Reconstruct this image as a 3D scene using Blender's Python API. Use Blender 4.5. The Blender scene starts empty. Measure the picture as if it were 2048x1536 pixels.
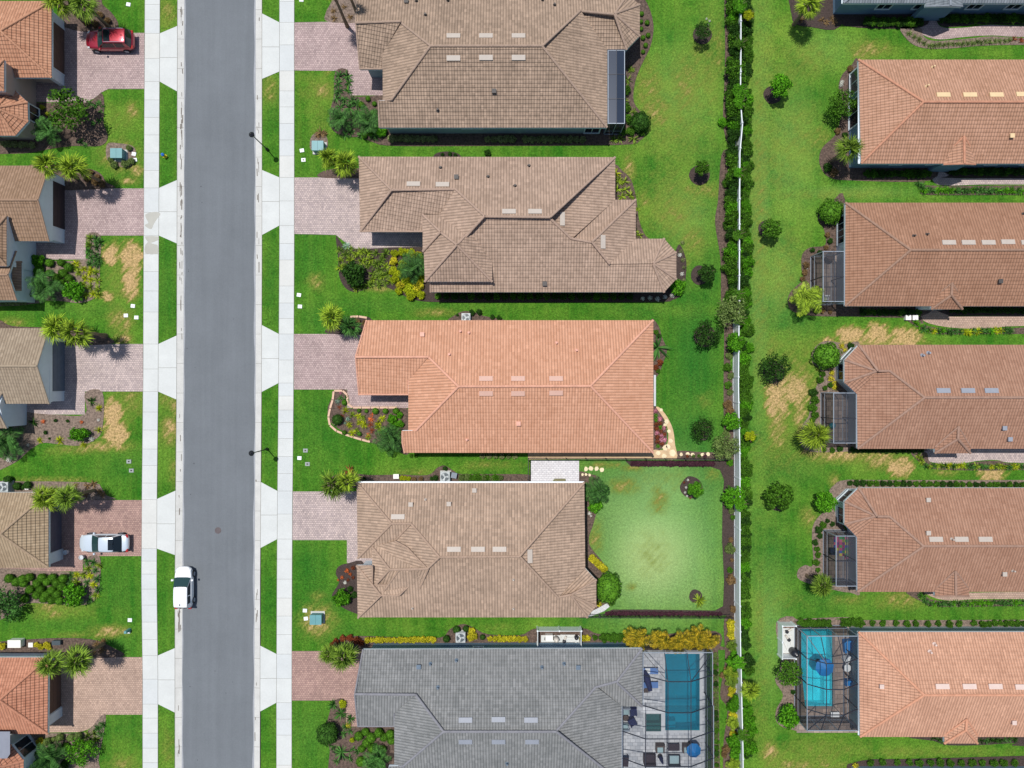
import bpy, math, random
import numpy as np
from mathutils import Vector, Matrix
from mathutils.geometry import tessellate_polygon
R = math.radians
random.seed(7); rng = np.random.default_rng(7)
sc = bpy.context.scene
col = sc.collection
# ------------------------------------------------------------------ camera, sky, sun, exposure
HC = 70.0            # height of the drone above the ground
K = 19.7             # photo pixels per metre on the ground
cam = bpy.data.cameras.new('camera'); camo = bpy.data.objects.new('camera', cam); col.objects.link(camo)
cam.sensor_width = 36; cam.lens = 18.0 * HC * K / 1024.0
cam.clip_end = 2000; cam.clip_start = 0.5
camo.location = (0, 0, HC); camo.rotation_euler = (0, 0, 0)
sc.camera = camo
SUN = Vector((-0.20, 0.235, 1.0)).normalized()
w = bpy.data.worlds.new('World'); sc.world = w; w.use_nodes = True
nt = w.node_tree; bg = nt.nodes['Background']
sky = nt.nodes.new('ShaderNodeTexSky'); sky.sky_type = 'NISHITA'; sky.sun_disc = False
sky.sun_elevation = math.asin(SUN.z); sky.sun_rotation = math.atan2(SUN.x, SUN.y)
nt.links.new(sky.outputs[0], bg.inputs[0]); bg.inputs[1].default_value = 0.108
sl = bpy.data.lights.new('sun', 'SUN'); sl.energy = 4.8; sl.angle = R(0.5); sl.color = (1.0, 0.965, 0.91)
so = bpy.data.objects.new('sun', sl); col.objects.link(so)
so.rotation_euler = (-SUN).to_track_quat('-Z', 'Y').to_euler()
sc.view_settings.view_transform = 'Standard'; sc.view_settings.look = 'None'
sc.view_settings.exposure = -0.22; sc.view_settings.gamma = 1.0
sc.cycles.max_bounces = 6; sc.cycles.transparent_max_bounces = 12
sc.cycles.caustics_reflective = False; sc.cycles.caustics_refractive = False

def W(px, py, z=0.0):
    f = (HC - z) / HC / K
    return Vector(((px - 1024.0) * f, (768.0 - py) * f, z))

# ------------------------------------------------------------------ materials
def srgb(r, g, b):
    return tuple(((c / 255) / 12.92 if c / 255 <= .04045 else ((c / 255 + .055) / 1.055) ** 2.4) for c in (r, g, b))
def N(nt, t, **kw):
    n = nt.nodes.new(t)
    for k, v in kw.items():
        if k.startswith('i_'):
            key = k[2:]; n.inputs[int(key) if key.isdigit() else key.replace('_', ' ')].default_value = v
        else: setattr(n, k, v)
    return n
def L(nt, a, b): nt.links.new(a, b)
def base_mat(name):
    m = bpy.data.materials.new(name); m.use_nodes = True
    return m, m.node_tree, m.node_tree.nodes['Principled BSDF']
def mul(c, f): return tuple(min(1, x * f) for x in c[:3]) + (1,)
MATS = {}
def mat(name, c, rough=.8, var=.18, scale=4.0, c2=None, bump=0.0, bscale=None, metal=0.0, space='pos', spec=.5, detail=3, fine=0.0):
    """noise-varied surface; c linear rgb"""
    if name in MATS: return MATS[name]
    m, t, b = base_mat(name)
    if space == 'pos': co = N(t, 'ShaderNodeNewGeometry').outputs['Position']
    else: co = N(t, 'ShaderNodeTexCoord').outputs['Object']
    nz = N(t, 'ShaderNodeTexNoise', i_Scale=scale, i_Detail=detail, i_Roughness=.6); L(t, co, nz.inputs['Vector'])
    rp = N(t, 'ShaderNodeValToRGB'); rp.color_ramp.elements[0].position = .32; rp.color_ramp.elements[1].position = .68
    rp.color_ramp.elements[0].color = mul(c, 1 - var); rp.color_ramp.elements[1].color = mul(c2 or c, 1 + var)
    L(t, nz.outputs['Fac'], rp.inputs[0]); out = rp.outputs[0]
    if fine:
        n2 = N(t, 'ShaderNodeTexNoise', i_Scale=scale * 11, i_Detail=2); L(t, co, n2.inputs['Vector'])
        mr = N(t, 'ShaderNodeMapRange', i_1=.3, i_2=.7, i_3=1 - fine, i_4=1 + fine); L(t, n2.outputs['Fac'], mr.inputs[0])
        mx = N(t, 'ShaderNodeVectorMath', operation='SCALE'); L(t, out, mx.inputs[0]); L(t, mr.outputs[0], mx.inputs['Scale']); out = mx.outputs[0]
    L(t, out, b.inputs['Base Color'])
    b.inputs['Roughness'].default_value = rough; b.inputs['Metallic'].default_value = metal
    b.inputs['Specular IOR Level'].default_value = spec
    if bump:
        n3 = N(t, 'ShaderNodeTexNoise', i_Scale=bscale or scale * 6, i_Detail=3); L(t, co, n3.inputs['Vector'])
        bp = N(t, 'ShaderNodeBump', i_Strength=1.0, i_Distance=bump); L(t, n3.outputs['Fac'], bp.inputs['Height']); L(t, bp.outputs[0], b.inputs['Normal'])
    MATS[name] = m; return m

def leaf_mat(name, c, c2=None, trans=.35, var=.45):
    if name in MATS: return MATS[name]
    m, t, b = base_mat(name)
    oi = N(t, 'ShaderNodeObjectInfo'); geo = N(t, 'ShaderNodeNewGeometry')
    nz = N(t, 'ShaderNodeTexNoise', i_Scale=1.7, i_Detail=2); L(t, geo.outputs['Position'], nz.inputs['Vector'])
    mix = N(t, 'ShaderNodeMixRGB'); mix.inputs[1].default_value = mul(c, 1.0); mix.inputs[2].default_value = mul(c2 or mul(c, 1.5), 1.0)
    ad = N(t, 'ShaderNodeMath', operation='ADD'); L(t, nz.outputs['Fac'], ad.inputs[0])
    m2 = N(t, 'ShaderNodeMath', operation='MULTIPLY_ADD', i_1=.7, i_2=-.35); L(t, geo.outputs['Random Per Island'], m2.inputs[0]); L(t, m2.outputs[0], ad.inputs[1])
    L(t, ad.outputs[0], mix.inputs[0])
    mr = N(t, 'ShaderNodeMapRange', i_3=1 - var, i_4=1 + var); L(t, geo.outputs['Random Per Island'], mr.inputs[0])
    m3 = N(t, 'ShaderNodeMath', operation='MULTIPLY_ADD', i_1=.3, i_2=.85); L(t, oi.outputs['Random'], m3.inputs[0])
    m4 = N(t, 'ShaderNodeMath', operation='MULTIPLY'); L(t, mr.outputs[0], m4.inputs[0]); L(t, m3.outputs[0], m4.inputs[1])
    sca = N(t, 'ShaderNodeVectorMath', operation='SCALE'); L(t, mix.outputs[0], sca.inputs[0]); L(t, m4.outputs[0], sca.inputs['Scale'])
    L(t, sca.outputs[0], b.inputs['Base Color']); b.inputs['Roughness'].default_value = .6
    b.inputs['Specular IOR Level'].default_value = .12
    tr = N(t, 'ShaderNodeBsdfTranslucent'); L(t, sca.outputs[0], tr.inputs[0])
    ms = N(t, 'ShaderNodeMixShader', i_0=trans); out = t.nodes['Material Output']
    L(t, b.outputs[0], ms.inputs[1]); L(t, tr.outputs[0], ms.inputs[2]); L(t, ms.outputs[0], out.inputs[0])
    MATS[name] = m; return m

def roof_mat(name, ca, cb, pan_dark=.5):
    """barrel tiles: UV in metres, u along the eave, v up the slope"""
    m, t, b = base_mat(name)
    uv = N(t, 'ShaderNodeUVMap'); sp = N(t, 'ShaderNodeSeparateXYZ'); L(t, uv.outputs[0], sp.inputs[0])
    def M(op, a, bb=None, cc=None):
        n = N(t, 'ShaderNodeMath', operation=op)
        for i, x in enumerate((a, bb, cc)):
            if x is None: continue
            if isinstance(x, (int, float)): n.inputs[i].default_value = x
            else: L(t, x, n.inputs[i])
        return n.outputs[0]
    u = M('DIVIDE', sp.outputs[0], .27); v = M('DIVIDE', sp.outputs[1], .36)
    fu = M('FLOOR', u); fv = M('FLOOR', v)
    cb_ = N(t, 'ShaderNodeCombineXYZ'); L(t, fu, cb_.inputs[0]); L(t, fv, cb_.inputs[1])
    wn = N(t, 'ShaderNodeTexWhiteNoise', noise_dimensions='2D'); L(t, cb_.outputs[0], wn.inputs['Vector'])
    geo = N(t, 'ShaderNodeNewGeometry')
    nz = N(t, 'ShaderNodeTexNoise', i_Scale=.35, i_Detail=4, i_Roughness=.65); L(t, geo.outputs['Position'], nz.inputs['Vector'])
    f = M('MULTIPLY_ADD', wn.outputs['Value'], .7, M('MULTIPLY_ADD', nz.outputs['Fac'], 1.5, -.6))
    mix = N(t, 'ShaderNodeMixRGB', use_clamp=True); L(t, f, mix.inputs[0]); mix.inputs[1].default_value = ca + (1,); mix.inputs[2].default_value = cb + (1,)
    # darker tile colour in the pans between barrels, broken up by noise
    pu = M('FRACT', u); prof = M('SINE', M('MULTIPLY', pu, math.pi))
    pan = M('POWER', M('SUBTRACT', 1.0, prof), 2.0)
    n2 = N(t, 'ShaderNodeTexNoise', i_Scale=6, i_Detail=3); L(t, geo.outputs['Position'], n2.inputs['Vector'])
    d = M('MULTIPLY', pan, M('MULTIPLY', n2.outputs['Fac'], pan_dark))
    sp_w = M('GREATER_THAN', wn.outputs['Value'], .975)
    mx = N(t, 'ShaderNodeMixRGB', use_clamp=True); L(t, d, mx.inputs[0]); L(t, mix.outputs[0], mx.inputs[1]); mx.inputs[2].default_value = mul(ca, .45)
    mx2 = N(t, 'ShaderNodeMixRGB', use_clamp=True); L(t, M('MULTIPLY', sp_w, .12), mx2.inputs[0]); L(t, mx.outputs[0], mx2.inputs[1]); mx2.inputs[2].default_value = mul(cb, 1.5)
    L(t, mx2.outputs[0], b.inputs['Base Color']); b.inputs['Roughness'].default_value = .85; b.inputs['Specular IOR Level'].default_value = .25
    bp = N(t, 'ShaderNodeBump', i_Strength=1.0, i_Distance=.075); L(t, prof, bp.inputs['Height'])
    L(t, bp.outputs[0], b.inputs['Normal'])
    MATS[name] = m; return m

def paver_mat(name, c1, c2, mortar, bw=.24, rh=.19, rot=0.0, var=.35):
    if name in MATS: return MATS[name]
    m, t, b = base_mat(name)
    geo = N(t, 'ShaderNodeNewGeometry')
    br = N(t, 'ShaderNodeTexBrick', i_Scale=1.0, i_Color1=c1 + (1,), i_Color2=c2 + (1,), i_Mortar=mortar + (1,))
    br.inputs['Mortar Size'].default_value = .014; br.inputs['Brick Width'].default_value = bw; br.inputs['Row Height'].default_value = rh
    br.inputs['Bias'].default_value = -.1; L(t, geo.outputs['Position'], br.inputs['Vector'])
    b2 = N(t, 'ShaderNodeTexBrick', i_Scale=1.0, i_Color1=(.92, .92, .93, 1), i_Color2=(1.09, 1.08, 1.07, 1), i_Mortar=(1, 1, 1, 1))
    b2.inputs['Mortar Size'].default_value = 0; b2.inputs['Brick Width'].default_value = bw; b2.inputs['Row Height'].default_value = rh
    b2.offset_frequency = 3; L(t, geo.outputs['Position'], b2.inputs['Vector'])
    mu = N(t, 'ShaderNodeVectorMath', operation='MULTIPLY'); L(t, br.outputs['Color'], mu.inputs[0]); L(t, b2.outputs['Color'], mu.inputs[1])
    nz = N(t, 'ShaderNodeTexNoise', i_Scale=.45, i_Detail=5, i_Roughness=.7); L(t, geo.outputs['Position'], nz.inputs['Vector'])
    mr = N(t, 'ShaderNodeMapRange', i_1=.3, i_2=.7, i_3=1 - var * .45, i_4=1 + var * .45); L(t, nz.outputs['Fac'], mr.inputs[0])
    s = N(t, 'ShaderNodeVectorMath', operation='SCALE'); L(t, mu.outputs[0], s.inputs[0]); L(t, mr.outputs[0], s.inputs['Scale'])
    L(t, s.outputs[0], b.inputs['Base Color']); b.inputs['Roughness'].default_value = .85
    bp = N(t, 'ShaderNodeBump', i_Strength=.6, i_Distance=.01, invert=True); L(t, br.outputs['Fac'], bp.inputs['Height']); L(t, bp.outputs[0], b.inputs['Normal'])
    MATS[name] = m; return m

def glassy(name, c, rough=.08, metal=0.0, coat=0.0):
    if name in MATS: return MATS[name]
    m, t, b = base_mat(name); b.inputs['Base Color'].default_value = c + (1,); b.inputs['Roughness'].default_value = rough
    b.inputs['Metallic'].default_value = metal; b.inputs['Coat Weight'].default_value = coat; b.inputs['Coat Roughness'].default_value = .03
    MATS[name] = m; return m

def screen_mat(name, c, alpha):
    m, t, b = base_mat(name); b.inputs['Base Color'].default_value = c + (1,); b.inputs['Roughness'].default_value = .6
    tr = N(t, 'ShaderNodeBsdfTransparent'); ms = N(t, 'ShaderNodeMixShader')
    # woven mesh: a fine regular weave opens and closes the screen
    geo = N(t, 'ShaderNodeNewGeometry'); nz = N(t, 'ShaderNodeTexNoise', i_Scale=.4, i_Detail=2); L(t, geo.outputs['Position'], nz.inputs['Vector'])
    mr = N(t, 'ShaderNodeMapRange', i_1=.3, i_2=.7, i_3=alpha - .05, i_4=alpha + .05); L(t, nz.outputs['Fac'], mr.inputs[0])
    L(t, mr.outputs[0], ms.inputs[0]); L(t, tr.outputs[0], ms.inputs[1]); L(t, b.outputs[0], ms.inputs[2])
    L(t, ms.outputs[0], t.nodes['Material Output'].inputs[0]); MATS[name] = m; return m

def water_mat(name, tint, fac, wave=.08):
    m, t, b = base_mat(name)
    tr = N(t, 'ShaderNodeBsdfTransparent'); tr.inputs[0].default_value = tint + (1,)
    b.inputs['Base Color'].default_value = mul(tint, .55); b.inputs['Roughness'].default_value = .03
    geo = N(t, 'ShaderNodeNewGeometry'); nz = N(t, 'ShaderNodeTexNoise', i_Scale=3.2, i_Detail=3, i_Distortion=.6); L(t, geo.outputs['Position'], nz.inputs['Vector'])
    bp = N(t, 'ShaderNodeBump', i_Strength=.5, i_Distance=wave); L(t, nz.outputs['Fac'], bp.inputs['Height']); L(t, bp.outputs[0], b.inputs['Normal'])
    ms = N(t, 'ShaderNodeMixShader', i_0=fac); L(t, tr.outputs[0], ms.inputs[1]); L(t, b.outputs[0], ms.inputs[2])
    gl = N(t, 'ShaderNodeBsdfGlossy', i_Color=(.09, .09, .09, 1), i_Roughness=.07); L(t, bp.outputs[0], gl.inputs['Normal'])
    ad = N(t, 'ShaderNodeAddShader'); L(t, ms.outputs[0], ad.inputs[0]); L(t, gl.outputs[0], ad.inputs[1])
    L(t, ad.outputs[0], t.nodes['Material Output'].inputs[0]); MATS[name] = m; return m

# ------------------------------------------------------------------ mesh builder
def tag(o, label=None, cat=None, group=None, kind=None):
    if label: o['label'] = label
    if cat: o['category'] = cat
    if group: o['group'] = group
    if kind: o['kind'] = kind
    return o
def wloc(o):
    v = Vector((0, 0, 0))
    while o is not None: v += o.location; o = o.parent
    return v
def thing(name, label, cat, loc=(0, 0, 0), group=None, rz=0.0):
    o = bpy.data.objects.new(name, None); col.objects.link(o); o.empty_display_size = .3
    o.location = loc; o.rotation_euler = (0, 0, rz); return tag(o, label, cat, group)
class MB:
    def __init__(s): s.v = []; s.f = []; s.m = []; s.uv = []; s.has = False
    def poly(s, pts, m=0, uv=None):
        i = len(s.v); s.v.extend([tuple(p) for p in pts]); s.f.append(tuple(range(i, i + len(pts)))); s.m.append(m)
        s.uv.append(uv)
        if uv: s.has = True
    def box(s, x0, y0, z0, x1, y1, z1, m=0):
        s.hexa([(x0, y0, z0), (x1, y0, z0), (x1, y1, z0), (x0, y1, z0)], [(x0, y0, z1), (x1, y0, z1), (x1, y1, z1), (x0, y1, z1)], m)
    def hexa(s, b, t, m=0):
        i = len(s.v); n = len(b); s.v.extend([tuple(p) for p in b]); s.v.extend([tuple(p) for p in t])
        s.f.append(tuple(range(i + n - 1, i - 1, -1))); s.f.append(tuple(range(i + n, i + 2 * n)))
        for k in range(n): s.f.append((i + k, i + (k + 1) % n, i + n + (k + 1) % n, i + n + k))
        s.m += [m] * (n + 2); s.uv += [None] * (n + 2)
    def cbox(s, c, d, rz=0.0, m=0):
        c = Vector(c); ca, sa = math.cos(rz), math.sin(rz); b = []; t = []
        for sx, sy in ((-1, -1), (1, -1), (1, 1), (-1, 1)):
            x, y = sx * d[0] / 2, sy * d[1] / 2
            p = Vector((c.x + x * ca - y * sa, c.y + x * sa + y * ca, c.z)); b.append(p - Vector((0, 0, d[2] / 2))); t.append(p + Vector((0, 0, d[2] / 2)))
        s.hexa(b, t, m)
    def prism(s, poly, z0, z1, m=0):
        s.hexa([(p[0], p[1], z0) for p in poly], [(p[0], p[1], z1) for p in poly], m)
    def bar(s, a, b, w, h, m=0):
        a = Vector(a); b = Vector(b); d = (b - a).normalized()
        up = Vector((0, 0, 1)) if abs(d.z) < .95 else Vector((0, 1, 0))
        x = d.cross(up).normalized() * w / 2; y = x.normalized().cross(d).normalized() * h / 2
        s.hexa([a - x - y, a + x - y, a + x + y, a - x + y], [b - x - y, b + x - y, b + x + y, b - x + y], m)
    def tube(s, pts, rad, n=8, m=0, cap=True):
        pts = [Vector(p) for p in pts]; i0 = len(s.v)
        if isinstance(rad, (int, float)): rad = [rad] * len(pts)
        for k, p in enumerate(pts):
            d = (pts[min(k + 1, len(pts) - 1)] - pts[max(k - 1, 0)]).normalized()
            a = d.orthogonal().normalized() if abs(d.z) < .9 else Vector((1, 0, 0)); a = (a - d * a.dot(d)).normalized(); c = d.cross(a)
            for j in range(n):
                th = 2 * math.pi * j / n; s.v.append(tuple(p + (a * math.cos(th) + c * math.sin(th)) * rad[k]))
        for k in range(len(pts) - 1):
            for j in range(n):
                a_, b_ = i0 + k * n + j, i0 + k * n + (j + 1) % n
                s.f.append((a_, b_, b_ + n, a_ + n)); s.m.append(m); s.uv.append(None)
        if cap:
            s.f.append(tuple(range(i0 + n - 1, i0 - 1, -1))); s.m.append(m); s.uv.append(None)
            e = i0 + (len(pts) - 1) * n; s.f.append(tuple(range(e, e + n))); s.m.append(m); s.uv.append(None)
    def lathe(s, c, prof, n=16, m=0, sx=1.0, sy=1.0):
        c = Vector(c); i0 = len(s.v)
        for r, z in prof:
            for j in range(n):
                th = 2 * math.pi * j / n; s.v.append((c.x + r * math.cos(th) * sx, c.y + r * math.sin(th) * sy, c.z + z))
        for k in range(len(prof) - 1):
            for j in range(n):
                a_, b_ = i0 + k * n + j, i0 + k * n + (j + 1) % n
                s.f.append((a_, b_, b_ + n, a_ + n)); s.m.append(m); s.uv.append(None)
        for k, rev in ((0, True), (len(prof) - 1, False)):
            q = list(range(i0 + k * n, i0 + (k + 1) * n)); s.f.append(tuple(q[::-1] if rev else q)); s.m.append(m); s.uv.append(None)
    def mesh(s, name, mats, off=Vector((0, 0, 0)), smooth=False):
        me = bpy.data.meshes.new(name)
        v = [(p[0] - off.x, p[1] - off.y, p[2] - off.z) for p in s.v]
        me.from_pydata(v, [], s.f)
        for x in (mats if isinstance(mats, (list, tuple)) else [mats]): me.materials.append(x)
        me.polygons.foreach_set('material_index', s.m)
        if smooth: me.polygons.foreach_set('use_smooth', [True] * len(s.f))
        if s.has:
            u = me.uv_layers.new(name='UVMap'); arr = []
            for f, q in zip(s.f, s.uv): arr.extend([c for p in (q or [(0, 0)] * len(f)) for c in p])
            u.data.foreach_set('uv', arr)
        me.update(); return me
    def build(s, name, mats, parent=None, smooth=False, loc=None):
        off = wloc(parent) if parent else (Vector(loc) if loc is not None else Vector((0, 0, 0)))
        o = bpy.data.objects.new(name, s.mesh(name, mats, off, smooth)); col.objects.link(o)
        if parent: o.parent = parent
        else: o.location = off
        return o

def smooth_poly(pts, n=5):
    """closed Catmull-Rom through pixel points"""
    out = []; k = len(pts)
    for i in range(k):
        p0, p1, p2, p3 = [Vector(pts[(i + j) % k]) for j in (-1, 0, 1, 2)]
        for j in range(n):
            t = j / n
            out.append(tuple(.5 * ((2 * p1) + (p2 - p0) * t + (2 * p0 - 5 * p1 + 4 * p2 - p3) * t * t + (3 * p1 - p0 - 3 * p2 + p3) * t ** 3)))
    return out
def area(p): return sum(p[i][0] * p[(i + 1) % len(p)][1] - p[(i + 1) % len(p)][0] * p[i][1] for i in range(len(p))) / 2
def inset(poly, d):
    """offset inward; poly list of 2D, any orientation"""
    s = 1 if area(poly) > 0 else -1; n = len(poly); out = []
    for i in range(n):
        a, b, c = [Vector(poly[(i + j) % n][:2]) for j in (-1, 0, 1)]
        d1 = (b - a).normalized(); d2 = (c - b).normalized(); n1 = Vector((-d1.y, d1.x)) * s; n2 = Vector((-d2.y, d2.x)) * s
        k = n1 + n2
        if k.length < .1: out.append(tuple(b + n1 * d)); continue
        k = k.normalized(); out.append(tuple(b + k * d / max(.45, k.dot(n1))))
    return out

# ------------------------------------------------------------------ shared materials
GRASS_A = srgb(52, 112, 30)
def asphalt():
    m, t, b = base_mat('asphalt'); geo = N(t, 'ShaderNodeNewGeometry')
    mp = N(t, 'ShaderNodeMapping'); mp.inputs['Scale'].default_value = (1.6, .05, 1); L(t, geo.outputs['Position'], mp.inputs[0])
    st = N(t, 'ShaderNodeTexNoise', i_Scale=1.0, i_Detail=4, i_Roughness=.6); L(t, mp.outputs[0], st.inputs['Vector'])
    pt = N(t, 'ShaderNodeTexNoise', i_Scale=.22, i_Detail=6, i_Roughness=.65); L(t, geo.outputs['Position'], pt.inputs['Vector'])
    gr = N(t, 'ShaderNodeTexNoise', i_Scale=9, i_Detail=3, i_Roughness=.8); L(t, geo.outputs['Position'], gr.inputs['Vector'])
    def mr(x, a, b_): n = N(t, 'ShaderNodeMapRange', i_1=.3, i_2=.7, i_3=a, i_4=b_); L(t, x, n.inputs[0]); return n.outputs[0]
    m1 = N(t, 'ShaderNodeMath', operation='MULTIPLY'); L(t, mr(st.outputs['Fac'], .95, 1.05), m1.inputs[0]); L(t, mr(pt.outputs['Fac'], .92, 1.07), m1.inputs[1])
    m2 = N(t, 'ShaderNodeMath', operation='MULTIPLY'); L(t, m1.outputs[0], m2.inputs[0]); L(t, mr(gr.outputs['Fac'], .93, 1.07), m2.inputs[1])
    s = N(t, 'ShaderNodeVectorMath', operation='SCALE'); s.inputs[0].default_value = srgb(108, 113, 118); L(t, m2.outputs[0], s.inputs['Scale'])
    L(t, s.outputs[0], b.inputs['Base Color']); b.inputs['Roughness'].default_value = .9; b.inputs['Specular IOR Level'].default_value = .25
    bp = N(t, 'ShaderNodeBump', i_Strength=.5, i_Distance=.008); L(t, gr.outputs['Fac'], bp.inputs['Height']); L(t, bp.outputs[0], b.inputs['Normal']); return m
m_asphalt = asphalt()
m_conc_b = mat('cool_concrete', srgb(193, 197, 197), .85, .04, .5, fine=.03, detail=5); m_conc_c = mat('warm_concrete', srgb(199, 200, 196), .85, .05, .5, fine=.03, detail=5)
m_conc = mat('pale_concrete', srgb(197, 200, 198), .85, .05, .6, fine=.03, detail=5)
m_gutter = mat('gutter_concrete', srgb(190, 190, 186), .85, .08, .9, fine=.05, detail=5)
m_joint = mat('joint_dirt', srgb(120, 118, 110), .9, .2, 3)
m_mulch = mat('mulch', srgb(92, 76, 67), .95, .5, 5, bump=.06, bscale=14, fine=.3)
m_mulch_l = mat('pale_mulch', srgb(122, 106, 95), .95, .45, 5, bump=.06, bscale=14, fine=.3)
m_mulch_d = mat('dark_mulch', srgb(66, 54, 50), .95, .4, 9, bump=.05, bscale=22, fine=.3)
m_pave = paver_mat('mauve_pavers', srgb(186, 164, 160), srgb(150, 130, 130), srgb(118, 104, 102))
m_pave_p = paver_mat('pale_pavers', srgb(196, 178, 172), srgb(156, 142, 142), srgb(122, 112, 110))
m_pave_r = paver_mat('red_pavers', srgb(176, 144, 132), srgb(140, 112, 106), srgb(112, 92, 88))
m_pave_t = paver_mat('tan_pavers', srgb(190, 162, 144), srgb(156, 132, 118), srgb(124, 106, 96))
m_pave_g = paver_mat('grey_deck_pavers', srgb(205, 208, 212), srgb(156, 162, 170), srgb(132, 136, 142), bw=.5, rh=.36, var=.3)
m_pave_b = paver_mat('brown_deck_pavers', srgb(164, 146, 134), srgb(116, 104, 98), srgb(84, 76, 72), bw=.6, rh=.45, var=.45)
m_pave_w = paver_mat('white_patio_pavers', srgb(218, 216, 218), srgb(192, 190, 194), srgb(160, 160, 164), bw=.35, rh=.2, var=.12)
m_white = mat('white_paint', srgb(226, 230, 232), .5, .03, 2)
m_trim = mat('white_trim', srgb(205, 215, 222), .6, .04, 2)
m_stucco_w = mat('white_stucco', srgb(214, 224, 230), .85, .04, 1.5, bump=.004, bscale=40)
m_stucco_b = mat('blue_stucco', srgb(108, 136, 158), .85, .05, 1.5, bump=.004, bscale=40)
m_stucco_g = mat('grey_green_stucco', srgb(150, 168, 172), .85, .05, 1.5, bump=.004, bscale=40)
m_stucco_t = mat('tan_stucco', srgb(176, 160, 148), .85, .05, 1.5, bump=.004, bscale=40)
m_glass = glassy('window_glass', (.012, .02, .03), .06)
m_black = mat('black_metal', srgb(24, 25, 30), .45, .1, 3, space='obj')
m_bronze = mat('dark_bronze_frame', srgb(40, 44, 56), .5, .08, 3)
m_silver = mat('pale_aluminium_frame', srgb(150, 160, 172), .45, .05, 3, metal=.2)
m_door_b = mat('brown_door', srgb(92, 70, 60), .6, .12, 2)
m_door_g = mat('grey_door', srgb(96, 108, 122), .6, .08, 2)
m_vinyl = mat('white_vinyl', srgb(222, 228, 230), .45, .03, 1.2)
m_screen = screen_mat('insect_screen', (.02, .024, .035), .26)
m_screen_m = screen_mat('grey_insect_screen', (.02, .024, .035), .5)
m_screen_d = screen_mat('dense_insect_screen', (.02, .024, .035), .58)
# ------------------------------------------------------------------ ground sheets
def lerp_line(pts, y):
    for (x0, y0), (x1, y1) in zip(pts, pts[1:]):
        if y <= y1 or (x1, y1) == pts[-1]:
            return x0 + (x1 - x0) * (y - y0) / (y1 - y0)
YA, YB = -160, 1700
E_RL = [(368.5, YA), (368, 0), (366.5, 768), (364, 1152), (363, 1536), (363, YB)]     # asphalt, west edge
E_RR = [(511.5, YA), (511, 0), (511, 768), (509, 1152), (508, 1536), (508, YB)]       # asphalt, east edge
E_GL = [(355.5, YA), (355, 0), (353.5, 768), (350, 1152), (350, 1536), (350, YB)]
E_GR = [(524, YA), (524, 0), (524, 500), (523, 800), (520.5, 1152), (520, 1536), (520, YB)]
E_SL0 = [(290, YA), (290, 0), (288, 400), (286.5, 760), (284, 1000), (283, 1160), (285.5, 1350), (285.5, YB)]
E_SL1 = [(320.5, YA), (320, 0), (318, 400), (316.5, 760), (314, 1000), (313.5, 1160), (316, 1350), (316, YB)]
E_SR0 = [(559, YA), (559, 0), (559, 500), (557, 800), (555, 1000), (554, 1160), (553, 1400), (553, YB)]
E_SR1 = [(588.5, YA), (588.5, 0), (588.5, 500), (587, 800), (585, 1000), (584, 1160), (583.5, 1400), (583.5, YB)]
def strip(name, ea, eb, z, m, label=None, ys=None, za=None, zb=None):
    mb = MB(); ys = ys or list(range(YA, YB + 1, 20))
    for y0, y1 in zip(ys, ys[1:]):
        q = [W(lerp_line(ea, y1), y1), W(lerp_line(eb, y1), y1), W(lerp_line(eb, y0), y0), W(lerp_line(ea, y0), y0)]
        zz = [z if za is None else za, z if zb is None else zb]; zz = [zz[0], zz[1], zz[1], zz[0]]
        mb.poly([(p.x, p.y, h) for p, h in zip(q, zz)])
    o = mb.build(name, m); return tag(o, label, None, None, 'structure')
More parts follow.
